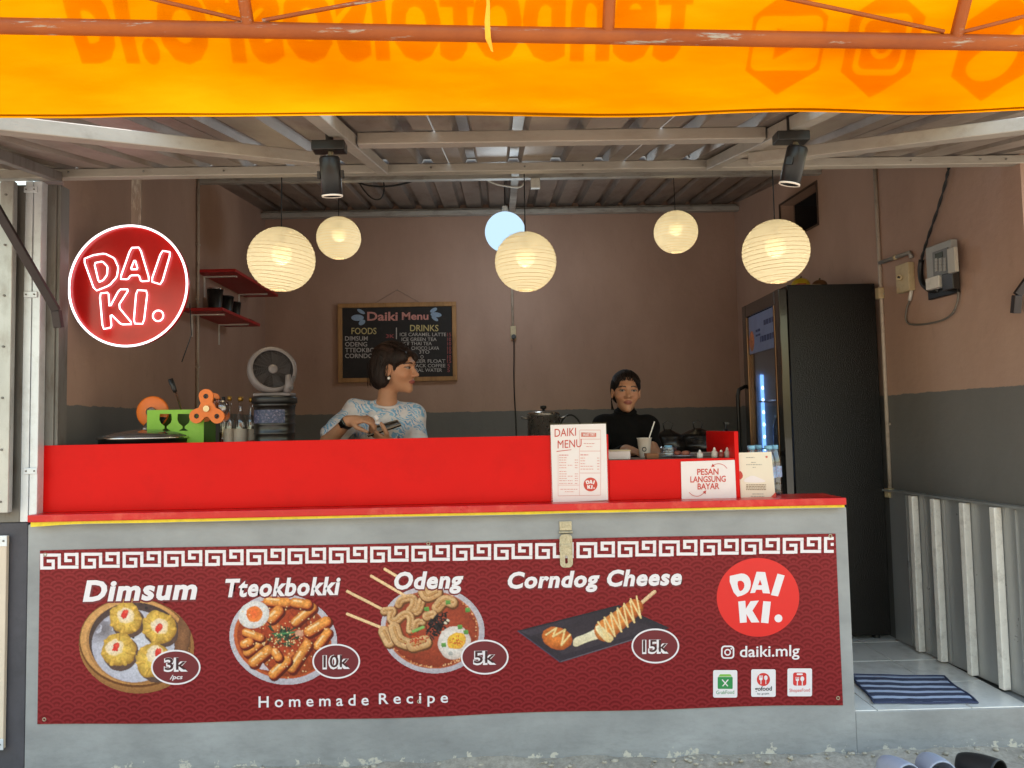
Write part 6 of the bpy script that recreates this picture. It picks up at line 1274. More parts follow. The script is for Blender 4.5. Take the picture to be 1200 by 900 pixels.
cbB = thing('meter_loop_cable', 'thin grey cable looping from the meter to the socket box', 'cable', onR(1090, 380)); pts = [onR(x, y, .014) for x, y in ((1123, 342), (1123, 352), (1117, 368), (1104, 376), (1085, 380), (1068, 381), (1061, 377), (1062, 362), (1066, 352))]; mb = MB(); mb.tube([Vector(p_) for p_ in smooth_poly([tuple(p_) for p_ in pts], 2, False)], .005, 8); mb.build('cable', CABLE_G, cbB)
# ---- conduit on the left wall and on the back wall with the socket
cl = thing('wall_conduit', 'thin plastic conduit running down the left wall behind the round sign', 'conduit', (XL, 1.57, 1.5)); pX = XL+.011; yl = atX(232, 300, pX).y; mb = MB(); mb.tube([(pX, yl, 3.03), (pX+.001, yl, 2.3), (pX, yl, 1.25)], .0095, 10); mb.build('pipe', PVC, cl)
for py in (286, 350, 430): z = atX(231, py, pX).z; mb = MB(); mb.box((XL+.0005, yl-.016, z-.006), (XL+.023, yl+.016, z+.006)); mb.build('clip', PVC, cl, .002)
cm = thing('wall_conduit', 'short conduit ending in a socket on the middle of the back wall', 'conduit', at(601, 390, 3.04)); a, c = at(600, 300, 3.038), at(601, 382, 3.038); mb = MB(); mb.tube([Vector((c.x, 3.038, 3.12)), Vector((c.x, 3.038, c.z))], .0095, 10); mb.build('pipe', PVC, cm)
a, c = at(598, 382, 3.03), at(605, 398, 3.03); mb = MB(); mb.box((a.x, 3.022, c.z), (c.x, 3.049, a.z)); mb.build('socket_plate', CREAMP, cm, .003); p_ = at(602, 394.5, 3.0); mb = MB(); mb.cyl((p_.x, 2.99, p_.z), (p_.x, 3.0215, p_.z), .019, n=14); mb.build('plug', BLACKP, cm)
pc_ = thing('appliance_cord', 'black appliance cord hanging from the wall socket down to the bench', 'cord', at(603, 450, 2.99)); pts = [at(x, y, 2.99) for x, y in ((602, 396), (602.5, 410), (602, 440), (603, 470), (604.5, 490), (605, 515), (604, 540))]; mb = MB(); mb.tube([Vector(q_) for q_ in smooth_poly([tuple(p_) for p_ in pts], 2, False)], .005, 6); mb.build('cable', CABLE_B, pc_)
# ---- loose cables under the inner roof
def cable(label, pts, r, m, name='ceiling_cable'):
    t = thing(name, label, 'cable', pts[0], 'loose cables under the roof'); mb = MB(); mb.tube([Vector(p_) for p_ in smooth_poly([tuple(p_) for p_ in pts], 2, False)], r, 6); mb.build('cable', m, t)
cable('white cable sagging under the roof above the globe lamp', [at(x, y, 1.75) for x, y in ((556, 200), (566, 208), (580, 216), (598, 219), (612, 220), (616, 208))], .006, CABLE_W)
cable('long black cable sagging under the roof beside the spotlight', [at(x, y, 1.7) for x, y in ((398, 200), (410, 210), (430, 218), (455, 219), (480, 214), (500, 205))], .006, CABLE_B)
cable('short black cable drooping below the spotlight cable', [at(x, y, 1.9) for x, y in ((414, 202), (424, 220), (436, 234), (447, 234), (451, 222), (448, 204))], .005, CABLE_B)
q = at(627, 217, 1.64); t = thing('ceiling_box', 'small white junction box under the roof above the lanterns', 'box', q); mb = MB(); mb.box((q.x-.03, 1.58, q.z-.035), (q.x+.03, 1.619, q.z+.03)); mb.build('box_body', WHITEP, t, .003); mb = MB(); mb.box((q.x-.026, 1.576, q.z-.031), (q.x+.026, 1.5795, q.z+.026)); mb.build('box_lid', WHITEP, t, .001)

# ---- mat and footwear
MATM = None
def mat_mat():
    m, nt, b = base_mat('striped_rug'); g = nt.nodes.new('ShaderNodeTexCoord'); sp = nd(nt, 'ShaderNodeSeparateXYZ'); nt.links.new(g.outputs['UV'], sp.inputs[0])
    n = noise(nt, 9, 4, .5); wv = nd(nt, 'ShaderNodeMath', operation='MULTIPLY_ADD'); wv.inputs[1].default_value = .09; nt.links.new(n.outputs[0], wv.inputs[0]); nt.links.new(sp.outputs['Y'], wv.inputs[2])
    m2 = nd(nt, 'ShaderNodeMath', operation='MULTIPLY'); m2.inputs[1].default_value = 5.2; nt.links.new(wv.outputs[0], m2.inputs[0]); fr_ = nd(nt, 'ShaderNodeMath', operation='FRACT'); nt.links.new(m2.outputs[0], fr_.inputs[0])
    st_ = nd(nt, 'ShaderNodeMath', operation='LESS_THAN'); st_.inputs[1].default_value = .42; nt.links.new(fr_.outputs[0], st_.inputs[0])
    c = mixc(nt, st_.outputs[0], lin('41455c'), lin('c2cbe0')); nt.links.new(c, b.inputs['Base Color']); b.inputs['Roughness'].default_value = .95; bump(nt, b, noise(nt, 300, 3).outputs[0], .7, .004); return m
cs = [atZ(x, y, .178) for x, y in ((1024, 825), (1146, 825), (1106, 794), (998, 792))]
n, m_ = 24, 14; vs = []; uv = []
for j in range(m_+1):
    for i in range(n+1):
        u, v = i/n, j/m_; p_ = cs[0].lerp(cs[1], u).lerp(cs[3].lerp(cs[2], u), v); e_ = min(u, 1-u, v, 1-v); dz = .004*float(vnoise(np.array(u*5), np.array(v*4), 3, 3)); p_ = p_+Vector((.006*math.sin(v*7), .004*math.sin(u*9), 0)); vs.append((p_.x, p_.y, .1775+dz+.004)); uv.append((u, v))
me = bpy.data.meshes.new('door_mat'); fs = [(j*(n+1)+i, j*(n+1)+i+1, (j+1)*(n+1)+i+1, (j+1)*(n+1)+i) for j in range(m_) for i in range(n)]; me.from_pydata(vs, [], fs); uvl = me.uv_layers.new(name='UV')
for l in me.loops: uvl.data[l.index].uv = uv[l.vertex_index]
me.polygons.foreach_set('use_smooth', [True]*len(fs)); dm = thing('door_mat', 'blue and navy striped fabric mat on the white tiles', 'mat', (cs[0].x, cs[0].y, .176)); o = link('fabric', me, mat_mat(), dm); md = o.modifiers.new('gauge', 'SOLIDIFY'); md.thickness = .006; md.offset = -1
mb = MB(); bd_ = [vs[i] for i in range(n+1)]+[vs[j*(n+1)+n] for j in range(1, m_+1)]+[vs[m_*(n+1)+i] for i in range(n-1, -1, -1)]+[vs[j*(n+1)] for j in range(m_-1, 0, -1)]; mb.tube(bd_, .005, 6, True); mb.build('hem', M('mat_hem', '3a3f58', .95), dm)
def clog(label, c, yaw, col, col_in, group, L=.25, strap=True):
    t = thing('slipper', label, 'slipper', c, group); R3 = Matrix.Rotation(yaw, 3, 'Z'); W_ = .048; mt1 = M('clog_'+col, col, .55, 0, .06, 20, .1, 80); ni = 26; vs = []; fs = []
    def wid(f): return W_*(.78+.32*math.sin(PI*min(1, f*.95))**.8)*(1 if f < .82 else math.sqrt(max(0, 1-((f-.82)/.185)**2)))*(1 if f > .08 else math.sqrt(max(.02, 1-((.08-f)/.085)**2)))
    mb = MB()   # sole
    top = []; bot = []
    for i in range(ni+1):
        f = i/ni; w_ = wid(f); top.append((f*L, w_)); 
    ol = [(x, -w_) for x, w_ in top]+[(x, w_) for x, w_ in top[::-1]]
    V = [Vector((x, y, z)) for z in (0.0, .028) for x, y in ol]; K = len(ol); mb.add([Vector(c)+R3 @ v for v in V], [tuple(range(K-1, -1, -1)), tuple(K+i for i in range(K))]+[(i, (i+1) % K, K+(i+1) % K, K+i) for i in range(K)], 0); mb.build('sole', mt1, t, .004)
    mb = MB(); rows = 18; seg = 16   # upper: vault over the toes
    for j in range(rows+1):
        f = .40+.6*j/rows; w_ = wid(min(f, .995))*1.02; hgt = (.030+.045*math.sqrt(max(0, 1-((f-.42)/.60)**2)))
        for i in range(seg+1): a = PI*i/seg; vs.append(Vector(c)+R3 @ Vector((f*L*1.01, -w_*math.cos(a), .024+hgt*math.sin(a)**.75*(1 if f < .97 else .3))))
    for j in range(rows): fs += [(j*(seg+1)+i, j*(seg+1)+i+1, (j+1)*(seg+1)+i+1, (j+1)*(seg+1)+i) for i in range(seg)]
    mb.add(vs, fs, 0, True); o = mb.build('upper', mt1, t); md = o.modifiers.new('gauge', 'SOLIDIFY'); md.thickness = .005; md.offset = -1
    if strap: mb = MB(); mb.tube([Vector(c)+R3 @ Vector((.40*L-.10*L*math.sin(PI*i/12), -W_*1.08*math.cos(PI*i/12), .03+.045*math.sin(PI*i/12))) for i in range(13)], .007, 8, flat=.5); mb.build('heel_strap', mt1, t)
    return t
s1, s2, s3 = atZ(1049, 905, .02), atZ(1084, 902, .02), atZ(1146, 897, .02)
clog('grey-blue rubber clog on the ground, outer one of the pair', (s1.x, -.45, .006), math.radians(100), 'a2a5b2', '8d93ae', 'footwear left at the step'); clog('grey-blue rubber clog on the ground, next to the black slipper', (s2.x-.012, -.435, .006), math.radians(86), 'a2a5b2', '8d93ae', 'footwear left at the step')
clog('black slipper on the ground below the tiled step', (s3.x+.03, -.43, .006), math.radians(118), '1c1918', '1c1918', 'footwear left at the step', .26, False)
# ================================================================== people: continuous bodies grown from a distance field
class Field:
    def __init__(s, lo, hi, h):
        s.lo = np.array(lo, float); s.h = h; s.n = np.ceil((np.array(hi)-s.lo)/h).astype(int)+1; s.d = np.full(s.n, 1.0, np.float32)
    def _sub(s, c, ext):
        a = np.clip(np.floor((np.array(c)-ext-s.lo)/s.h).astype(int), 0, s.n-1); b = np.clip(np.ceil((np.array(c)+ext-s.lo)/s.h).astype(int)+1, 1, s.n)
        sl_ = tuple(slice(i, j) for i, j in zip(a, b)); g = [s.lo[k]+s.h*np.arange(a[k], b[k]) for k in range(3)]
        return sl_, np.stack(np.meshgrid(*g, indexing='ij'), -1)
    def _mix(s, sl_, e, k, op):
        d = s.d[sl_]
        if op == 'u': h_ = np.maximum(k-np.abs(d-e), 0)/k; s.d[sl_] = np.minimum(d, e)-h_*h_*k/4
        else: e = -e; h_ = np.maximum(k-np.abs(d-e), 0)/k; s.d[sl_] = np.maximum(d, e)+h_*h_*k/4
    def ell(s, c, r, R=None, k=.015, op='u'):
        c = np.array(c, float); r = np.array((r, r, r) if np.isscalar(r) else r, float); m = r.max()+k+3*s.h; sl_, P = s._sub(c, m); q = P-c
        if R is not None: q = q @ np.array(R)
        k0 = np.linalg.norm(q/r, axis=-1); k1 = np.linalg.norm(q/(r*r), axis=-1); s._mix(sl_, k0*(k0-1)/np.maximum(k1, 1e-6), k, op)
    def cap(s, a, b, ra, rb=None, k=.015, op='u'):
        rb = ra if rb is None else rb; a, b = np.array(a, float), np.array(b, float); c = (a+b)/2; ext = np.abs(b-a)/2+max(ra, rb)+k+3*s.h; sl_, P = s._sub(c, ext); d = b-a
        t = np.clip(((P-a) @ d)/(d @ d+1e-12), 0, 1); s._mix(sl_, np.linalg.norm(P-a-t[..., None]*d, axis=-1)-(ra+(rb-ra)*t), k, op)
    def chain(s, pts, rs, k=.015):
        for i in range(len(pts)-1): s.cap(pts[i], pts[i+1], rs[i], rs[i+1], k)
    def mesh(s):
        d = s.d; S = d < 0; nx, ny, nz = d.shape; cor = [(i, j, k) for i in (0, 1) for j in (0, 1) for k in (0, 1)]
        cnt = sum(S[i:nx-1+i, j:ny-1+j, k:nz-1+k].astype(np.int8) for i, j, k in cor); act = (cnt > 0) & (cnt < 8); C = np.argwhere(act); idx = np.full(act.shape, -1, np.int64); idx[act] = np.arange(len(C))
        acc = np.zeros((len(C), 3)); w_ = np.zeros(len(C))
        for a in cor:
            for ax in range(3):
                if a[ax]: continue
                b = list(a); b[ax] = 1; da = d[tuple((C+a).T)]; db = d[tuple((C+np.array(b)).T)]; x = (da < 0) != (db < 0); t = np.where(x, da/np.where(x, da-db, 1), 0)
                p = np.array(a, float)[None]+np.zeros((len(C), 3)); p[:, ax] += t; acc += p*x[:, None]; w_ += x
        V = s.lo+s.h*(C+acc/w_[:, None]); Q = []
        for ax in range(3):
            u, v = [(1, 2), (2, 0), (0, 1)][ax]; sa = [slice(None)]*3; sb_ = [slice(None)]*3; sa[ax] = slice(0, -1); sb_[ax] = slice(1, None); x = S[tuple(sa)] != S[tuple(sb_)]; E_ = np.argwhere(x)
            E_ = E_[(E_[:, u] > 0) & (E_[:, v] > 0) & (E_[:, u] < d.shape[u]-1) & (E_[:, v] < d.shape[v]-1)]; ins = S[tuple(E_.T)]
            def g(du, dv): k = E_.copy(); k[:, u] -= du; k[:, v] -= dv; return idx[tuple(k.T)]
            q = np.stack([g(0, 0), g(1, 0), g(1, 1), g(0, 1)], -1); q[~ins] = q[~ins][:, ::-1]; Q.append(q)
        return V, np.concatenate(Q)
def field_obj(name, F, mats, parent, disp=None, color=None, fine=None, smooth=2):
    V, Q = F.mesh(); me = bpy.data.meshes.new(name); me.vertices.add(len(V)); me.vertices.foreach_set('co', V.ravel()); me.loops.add(Q.size); me.loops.foreach_set('vertex_index', Q.ravel().astype(np.int32))
    me.polygons.add(len(Q)); me.polygons.foreach_set('loop_start', np.arange(0, Q.size, 4, dtype=np.int32)); me.polygons.foreach_set('loop_total', np.full(len(Q), 4, np.int32)); me.update(); me.validate()
    bm = bmesh.new(); bm.from_mesh(me)
    for _ in range(smooth): bmesh.ops.smooth_vert(bm, verts=bm.verts, factor=.35, use_axis_x=True, use_axis_y=True, use_axis_z=True)
    if fine is not None:
        es = [e for e in bm.edges if fine((e.verts[0].co+e.verts[1].co)/2)]; bmesh.ops.subdivide_edges(bm, edges=es, cuts=1, use_grid_fill=True, smooth=.6)
    bm.normal_update(); bm.to_mesh(me); bm.free(); n = len(me.vertices); A = np.empty(n*3); me.vertices.foreach_get('co', A); A = A.reshape(-1, 3)
    if disp is not None:
        N = np.empty(n*3); me.vertices.foreach_get('normal', N) if hasattr(me.vertices[0], 'normal') else None; A = A+N.reshape(-1, 3)*disp(A)[:, None]; me.vertices.foreach_set('co', A.ravel())
    if color is not None:
        at_ = me.color_attributes.new('Col', 'FLOAT_COLOR', 'POINT'); c = np.ones((n, 4)); c[:, :3] = color(A); at_.data.foreach_set('color', c.ravel())
    me.polygons.foreach_set('use_smooth', [True]*len(me.polygons)); me.update(); return link(name, me, mats, parent)
def head_axes(yaw, pitch=0, roll=0):
    """columns: person's left, forward, up; yaw 0 faces the street (-Y), positive turns to +X"""
    f = Vector((math.sin(yaw)*math.cos(pitch), -math.cos(yaw)*math.cos(pitch), math.sin(pitch))); l = Vector((math.cos(yaw), math.sin(yaw), 0)); u = l.cross(f)*-1
    u = f.cross(l)*-1 if u.z < 0 else u
    if roll: R_ = Matrix.Rotation(roll, 3, f); l = R_ @ l; u = R_ @ u
    return np.array(Matrix((l, f, u)).transposed())
def add_head(F, c, R, s, neck_to, neck_r=(.044, .05)):
    L = lambda x, y, z: np.array(c)+R @ (np.array((x, y, z))*s)
    def E(x, y, z, r, k=.015, op='u'): F.ell(L(x, y, z), np.array(r)*s, R, k, op)
    E(0, -.012, .026, (.071, .090, .086)); E(0, .022, -.026, (.0545, .066, .078), .025); E(0, .042, -.080, (.031, .038, .026), .022); E(0, .069, -.096, (.017, .017, .016), .018)
    for q in (-1, 1): E(q*.036, .056, -.026, (.024, .024, .022), .025)
    F.cap(L(-.03, .076, .024), L(.03, .076, .024), .010*s, None, .02); F.cap(L(0, .080, .014), L(0, .1015, -.024), .0065*s, .0105*s, .009); E(0, .1055, -.0275, (.0115, .0110, .010), .006)
    for q in (-1, 1): E(q*.0125, .093, -.031, (.0085, .010, .0075), .006)
    for q in (-1, 1): E(q*.031, .090, .003, (.017, .013, .0095), .012, 's'); E(q*.031, .0695, .003, (.0135, .0135, .0125), .003)
    E(0, .083, -.0545, (.020, .0130, .0055), .006); E(0, .082, -.0635, (.017, .0130, .0058), .006)
    for q in (-1, 1): E(q*.0735, -.006, -.010, (.008, .019, .030), .007); E(q*.078, -.003, -.010, (.0045, .009, .016), .004, 's')
    F.cap(L(0, -.030, -.05), neck_to, neck_r[0], neck_r[1], .025)
    return L
def skin_paint(c, R, s, base, lip, dark):
    c = np.array(c); base = np.array(lin(base)); lip = np.array(lin(lip)); dk = np.array(lin(dark))
    def f(A):
        q = ((A-c) @ R)/s; x, y, z = q.T; n = vnoise(A[:, 0]*60, A[:, 2]*60, 4, 3); col = base[None]*(1+.10*(n-.5)[:, None]); head = (np.abs(x) < .1) & (np.abs(y) < .13) & (z > -.125) & (z < .13)
        ck = np.exp(-(((np.abs(x)-.038)/.022)**2+((z+.03)/.022)**2))*(y > .03)*head; col = col*(1-ck[:, None]*np.array([0, .10, .12]))
        lz = z+.059; m = head & (y > .072) & ((x/.0225)**2+(lz/.0105)**2 < 1); col[m] = lip*(1-.25*(np.abs(lz[m]) < .0016))[:, None]
        ex = np.abs(x)-.031; er = (ex/.0138)**2+((z-.003)/(.0058))**2; m = head & (y > .06) & (er < 1); col[m] = np.array(lin('7d6e64')); m2 = m & (ex**2+(z-.0035)**2 < .0056**2); col[m2] = np.array(lin('1a0f0b'))
        m = head & (y > .055) & (er >= 1) & (er < 1.75) & (z > .004); col[m] = dk*1.2
        m = head & (y > .05) & (np.abs(np.abs(x)-.031) < .0185) & (np.abs(z-(.0225+.0035*np.cos((np.abs(x)-.028)*90))) < .0032); col[m] = dk
        return np.clip(col, 0, 1)
    return f
def hand_pts(wrist, dirv, palm_n, curl, s=1.0, spread=.1):
    """finger chains: dirv along the hand, palm_n out of the palm; curl in radians per joint"""
    d = Vector(dirv).normalized(); n = (Vector(palm_n)-d*Vector(palm_n).dot(d)).normalized(); t = d.cross(n); w = Vector(wrist); out = []
    for i, (off, L_) in enumerate(((-.030, .068), (-.010, .076), (.010, .072), (.029, .058))):
        b = w+d*.085*s+t*off*s; a = curl[i]; p = [b]; dd = d+t*(off*spread*20*.1); dd.normalize(); ang = 0
        for f in (.45, .32, .23): ang += a; v = dd*math.cos(ang)+n*math.sin(ang); p.append(p[-1]+v*L_*f*s)
        out.append((p, (.0092*s, .0086*s, .0078*s, .0068*s)))
    b = w+d*.028*s-t*.028*s; v1 = (d*.6-t*.75+n*.45).normalized(); v2 = (d*.85-t*.15+n*.5).normalized(); out.append(([b, b+v1*.036*s, b+v1*.036*s+v2*.030*s, b+v1*.036*s+v2*.054*s], (.0125*s, .0108*s, .0095*s, .0075*s)))
    return out, d, n, t
def add_hand(F, wrist, dirv, palm_n, curl, s=1.0):
    ch, d, n, t = hand_pts(wrist, dirv, palm_n, curl, s); w = Vector(wrist); R = np.array(Matrix((t, d, n)).transposed())
    F.ell(w+d*.052*s, (.039*s, .052*s, .015*s), R, .012); F.cap(w, w+d*.03*s, .024*s, .024*s, .02)
    for p, r in ch: F.chain(p, r, .005)
    return ch
SKIN = vcol_mat('skin', .5, .12, .35, .06)
def hair_mat(name, col, stretch, sheen=.22):
    m, nt, b = base_mat(name); n = noise(nt, 60, 6, .7, stretch=stretch); c = lin(col); r = ramp(nt, n.outputs[0], [(.3, tuple(x*.5 for x in c)), (.7, tuple(x*1.9 for x in c))]); nt.links.new(r.outputs[0], b.inputs['Base Color']); b.inputs['Roughness'].default_value = .55; b.inputs['Specular IOR Level'].default_value = sheen; bump(nt, b, n.outputs[0], .8, .004); return m
def legs(F, hipL, hipR, zf, x_sp=.09):
    for h_ in (hipL, hipR): F.cap(h_, (h_[0], h_[1], zf+.48), .078, .052, .03); F.cap((h_[0], h_[1], zf+.48), (h_[0], h_[1]+.01, zf+.09), .05, .036, .02); F.ell((h_[0], h_[1]-.06, zf+.036), (.042, .115, .034), None, .02)
FZ = .1755
# ------------------------------------------------------------------ woman in the patterned T-shirt
YB = .58; hc1 = at(463.5, 431.5, YB); sc1 = 1.09; R1 = head_axes(math.radians(74), math.radians(-4), math.radians(3)); nb = at(452, 474, YB+.03)
w1 = thing('person', 'woman in blue and white patterned T-shirt looking sideways, holding a dark tray', 'person', (nb.x, YB+.03, FZ))
shR, shL = at(417, 481, YB+.03), at(484, 486, YB+.06); elR, wrR = at(385, 517, .44), at(408, 494, .35); elL, wrL = at(490, 540, .50), at(458, 520, .40)
hp = Vector(((shR.x+shL.x)/2, YB+.05, FZ+.88)); ch = Vector((nb.x, YB+.05, nb.z-.16)); wa = Vector((hp.x, YB+.05, FZ+1.02))
handR_d = at(436, 490, .34)-wrR; handL_d = at(432, 505, .37)-wrL
def body1(F):
    L = add_head(F, hc1, R1, sc1, nb+Vector((0, .01, -.03)), (.042, .052))
    F.cap(shR, shL, .046, .046, .03); F.ell(ch, (.155, .095, .15), None, .05); F.ell(wa, (.13, .09, .16), None, .06); F.ell(hp, (.165, .11, .12), None, .05)
    F.cap(shR, elR, .042, .036, .03); F.cap(elR, wrR, .036, .025, .02); F.cap(shL, elL, .042, .036, .03); F.cap(elL, wrL, .036, .025, .02)
    add_hand(F, wrR, handR_d, Vector((.15, .35, -.9)), (.55, .6, .65, .7)); add_hand(F, wrL, handL_d, Vector((0, .25, .95)), (.45, .45, .5, .5)); legs(F, (hp.x-.085, hp.y, hp.z-.02), (hp.x+.085, hp.y, hp.z-.02), FZ); return L
lo = (min(elR.x, shR.x)-.14, .16, FZ-.01); hi = (shL.x+.2, YB+.30, hc1.z+.16)
F = Field(lo, hi, .0045); L1 = body1(F)
c_ = Vector(hc1); field_obj('body', F, SKIN, w1, color=skin_paint(hc1, R1, sc1, 'b78363', '8e4b42', '231510'), fine=lambda p: (p-c_).length < .15 and (p-c_).dot(Vector(R1[:, 1])) > .02)
# T-shirt
def tee_mat():
    m, nt, b = base_mat('blue_palm_print_cotton'); tc = nt.nodes.new('ShaderNodeNewGeometry'); n0 = noise(nt, 9, 3, .5); sc_v = nd(nt, 'ShaderNodeVectorMath', operation='SCALE'); sc_v.inputs[3].default_value = .16; nt.links.new(n0.outputs['Color'], sc_v.inputs[0]); av = nd(nt, 'ShaderNodeVectorMath', operation='ADD'); nt.links.new(tc.outputs['Position'], av.inputs[0]); nt.links.new(sc_v.outputs[0], av.inputs[1])
    wv = nd(nt, 'ShaderNodeTexWave', wave_type='BANDS', bands_direction='DIAGONAL'); wv.inputs['Scale'].default_value = 22; wv.inputs['Distortion'].default_value = 9; wv.inputs['Detail'].default_value = 2; wv.inputs['Detail Scale'].default_value = 1.2; nt.links.new(av.outputs[0], wv.inputs['Vector'])
    r1 = ramp(nt, wv.outputs['Fac'], [(.42, (0, 0, 0)), (.5, (1, 1, 1))]); n1 = noise(nt, 13, 2, .4); r2 = ramp(nt, n1.outputs[0], [(.47, (0, 0, 0)), (.51, (1, 1, 1))]); mm = nd(nt, 'ShaderNodeMath', operation='MULTIPLY'); nt.links.new(r1.outputs[0], mm.inputs[0]); nt.links.new(r2.outputs[0], mm.inputs[1])
    n2 = noise(nt, 30, 2); bl = ramp(nt, n2.outputs[0], [(.4, lin('6f9cc0')), (.6, lin('94b9d2'))]).outputs[0]; wh = ramp(nt, n2.outputs[0], [(.3, lin('d2c6c4')), (.7, lin('dcd6d6'))]).outputs[0]; c = mixc(nt, mm.outputs[0], wh, bl)
    v = nd(nt, 'ShaderNodeTexVoronoi'); v.inputs['Scale'].default_value = 17; nt.links.new(tc.outputs['Position'], v.inputs['Vector']); r3 = ramp(nt, v.outputs['Distance'], [(.10, (.85, .85, .85)), (.13, (0, 0, 0))]); c = mixc(nt, r3.outputs[0], c, lin('3c4668'))
    nt.links.new(c, b.inputs['Base Color']); b.inputs['Roughness'].default_value = .85; bump(nt, b, noise(nt, 300, 2).outputs[0], .2, .001); return m
F = Field((lo[0]-.02, .22, FZ+.72), (hi[0], hi[1], nb.z+.06), .005)
sl_end = shR.lerp(elR, .80); F.cap(shR+Vector((.0, 0, -.004)), shL+Vector((.0, 0, -.004)), .060, .060, .04); F.ell(ch, (.168, .108, .155), None, .06); F.ell(wa, (.155, .108, .17), None, .07); F.ell(hp+Vector((0, 0, .02)), (.172, .118, .14), None, .06)
F.cap(shR+Vector((0, 0, -.01)), sl_end, .058, .066, .035); F.cap(shL+Vector((0, 0, -.01)), shL.lerp(elL, .8), .057, .062, .035)
F.ell(nb+Vector((.006, -.045, .02)), (.056, .05, .026), None, .012, 's')
def folds(A): return .0045*np.sin(A[:, 2]*58+A[:, 0]*44+6*vnoise(A[:, 0]*9, A[:, 2]*9, 3, 2))*vnoise(A[:, 0]*7+4, A[:, 2]*7, 8, 2)+.004*(vnoise(A[:, 0]*16, A[:, 2]*16+A[:, 1]*9, 5, 3)-.5)
TEE = tee_mat(); field_obj('t_shirt', F, TEE, w1, disp=folds)
ring = []
for a in np.linspace(0, 2*PI, 40)[:-1]: ring.append(nb+Vector((.066*math.cos(a)+.004, .012+.060*math.sin(a)-.012, .004+.022*math.sin(a)-.006*math.cos(a))))
mb = MB(); mb.tube(ring, .0075, 8, True); mb.build('collar', M('collar_rib', 'd8ccca', .85, 0, .05, 40), w1)
F = Field((hp.x-.22, hp.y-.2, FZ+.03), (hp.x+.22, hp.y+.2, FZ+.95), .008); F.ell(hp-Vector((0, 0, .02)), (.172, .118, .10), None, .04)
for q in (-1, 1): F.cap((hp.x+q*.085, hp.y, hp.z-.05), (hp.x+q*.085, hp.y, FZ+.48), .088, .066, .02); F.cap((hp.x+q*.085, hp.y, FZ+.48), (hp.x+q*.085, hp.y+.01, FZ+.08), .066, .055, .02)
field_obj('trousers', F, M('dark_denim', '23252e', .8, 0, .15, 30), w1)
# short bob: cap, back volume to the nape, face and ear left free
def hair1():
    F = Field(np.array(hc1)-.17, np.array(hc1)+.17, .0038); L = lambda x, y, z: np.array(hc1)+R1 @ (np.array((x, y, z))*sc1)
    def E(x, y, z, r, k=.015, op='u'): F.ell(L(x, y, z), np.array(r)*sc1, R1, k, op)
    E(0, -.020, .032, (.083, .097, .092)); E(0, -.062, -.022, (.079, .056, .075), .03); E(0, -.066, -.062, (.066, .042, .036), .02)
    for q in (-1, 1): E(q*.066, -.036, -.03, (.020, .042, .062), .015); E(q*.058, .040, .050, (.024, .045, .035), .02)
    E(0, .112, -.035, (.090, .070, .090), .008, 's'); E(0, .108, .020, (.050, .050, .040), .012, 's')
    for q in (-1, 1): E(q*.092, .006, -.022, (.035, .023, .048), .006, 's'); E(q*.06, .085, -.02, (.05, .055, .05), .01, 's')
    E(.030, .03, .135, (.003, .09, .030), .006, 's')
    return F
def strands(c, R, s, amp=.0022):
    c = np.array(c)
    def f(A): q = ((A-c) @ R)/s; th = np.arctan2(q[:, 0], q[:, 1]-.0); return amp*(vnoise(th*26, q[:, 2]*9, 6, 3)-.5)*2+amp*.6*np.sin(th*70+q[:, 2]*30)
    return f
HAIR1 = hair_mat('dark_brown_hair', '1e120d', (1, 1, .15)); h1_ = field_obj('hair', hair1(), HAIR1, w1, disp=strands(hc1, R1, sc1))
mb = MB(); rg = np.random.default_rng(4)
for k in range(46):
    a = rg.uniform(-.2, .6); q = 1 if k % 2 else -1; p0 = np.array((q*rg.uniform(.01, .06), .02+rg.uniform(-.03, .05), .115+rg.uniform(-.01, .006))); p3 = np.array((q*.078, -.03+rg.uniform(-.06, .03), -.07+rg.uniform(-.02, .02)))
    if k % 3 == 0: p3 = np.array((q*rg.uniform(.02, .07), -.105, -.085+rg.uniform(-.012, .012)))
    mid = np.array((q*.088, (p0[1]+p3[1])/2-.01, .03)) if k % 3 else np.array((q*.06, -.115, .03)); P_ = [np.array(hc1)+R1 @ (x_*sc1) for x_ in (p0, (p0+mid)/2*1.04, mid, (mid+p3)/2*1.02, p3)]; mb.tube([Vector(p_) for p_ in smooth_poly([tuple(x_) for x_ in P_], 1, False)], .0011, 4)
o = mb.build('loose_strand', HAIR1, h1_); o['kind'] = 'stuff'
er = Vector(L1(-.078, .004, -.046)); mb = MB(); mb.ball(er, .0075, 14, 10); mb.build('earring', M('pearl', 'e8e0d8', .2, 0, .03, 10, coat=.5), w1)
d_ = (wrR-elR).normalized(); wp = wrR-d_*.012; x_, y_, z_ = frame_of(d_); R3 = Matrix((x_, y_, z_)).transposed(); mb = MB(); mb.lathe([(.0285, -.011), (.031, -.010), (.031, .010), (.0285, .011)], wp, 26, R3, closed=True); wt = mb.build('watch', BLACKP, w1)
n_ = (Vector((0, -1, .25))-d_*Vector((0, -1, .25)).dot(d_)).normalized(); mb = MB(); t__ = d_.cross(n_); mb.obox(wp+n_*.031, (.034, .030, .010), Matrix((d_, t__, n_)).transposed()); mb.build('watch_face', M('watch_glass', '0c0b0c', .1, coat=.5), wt, .003)
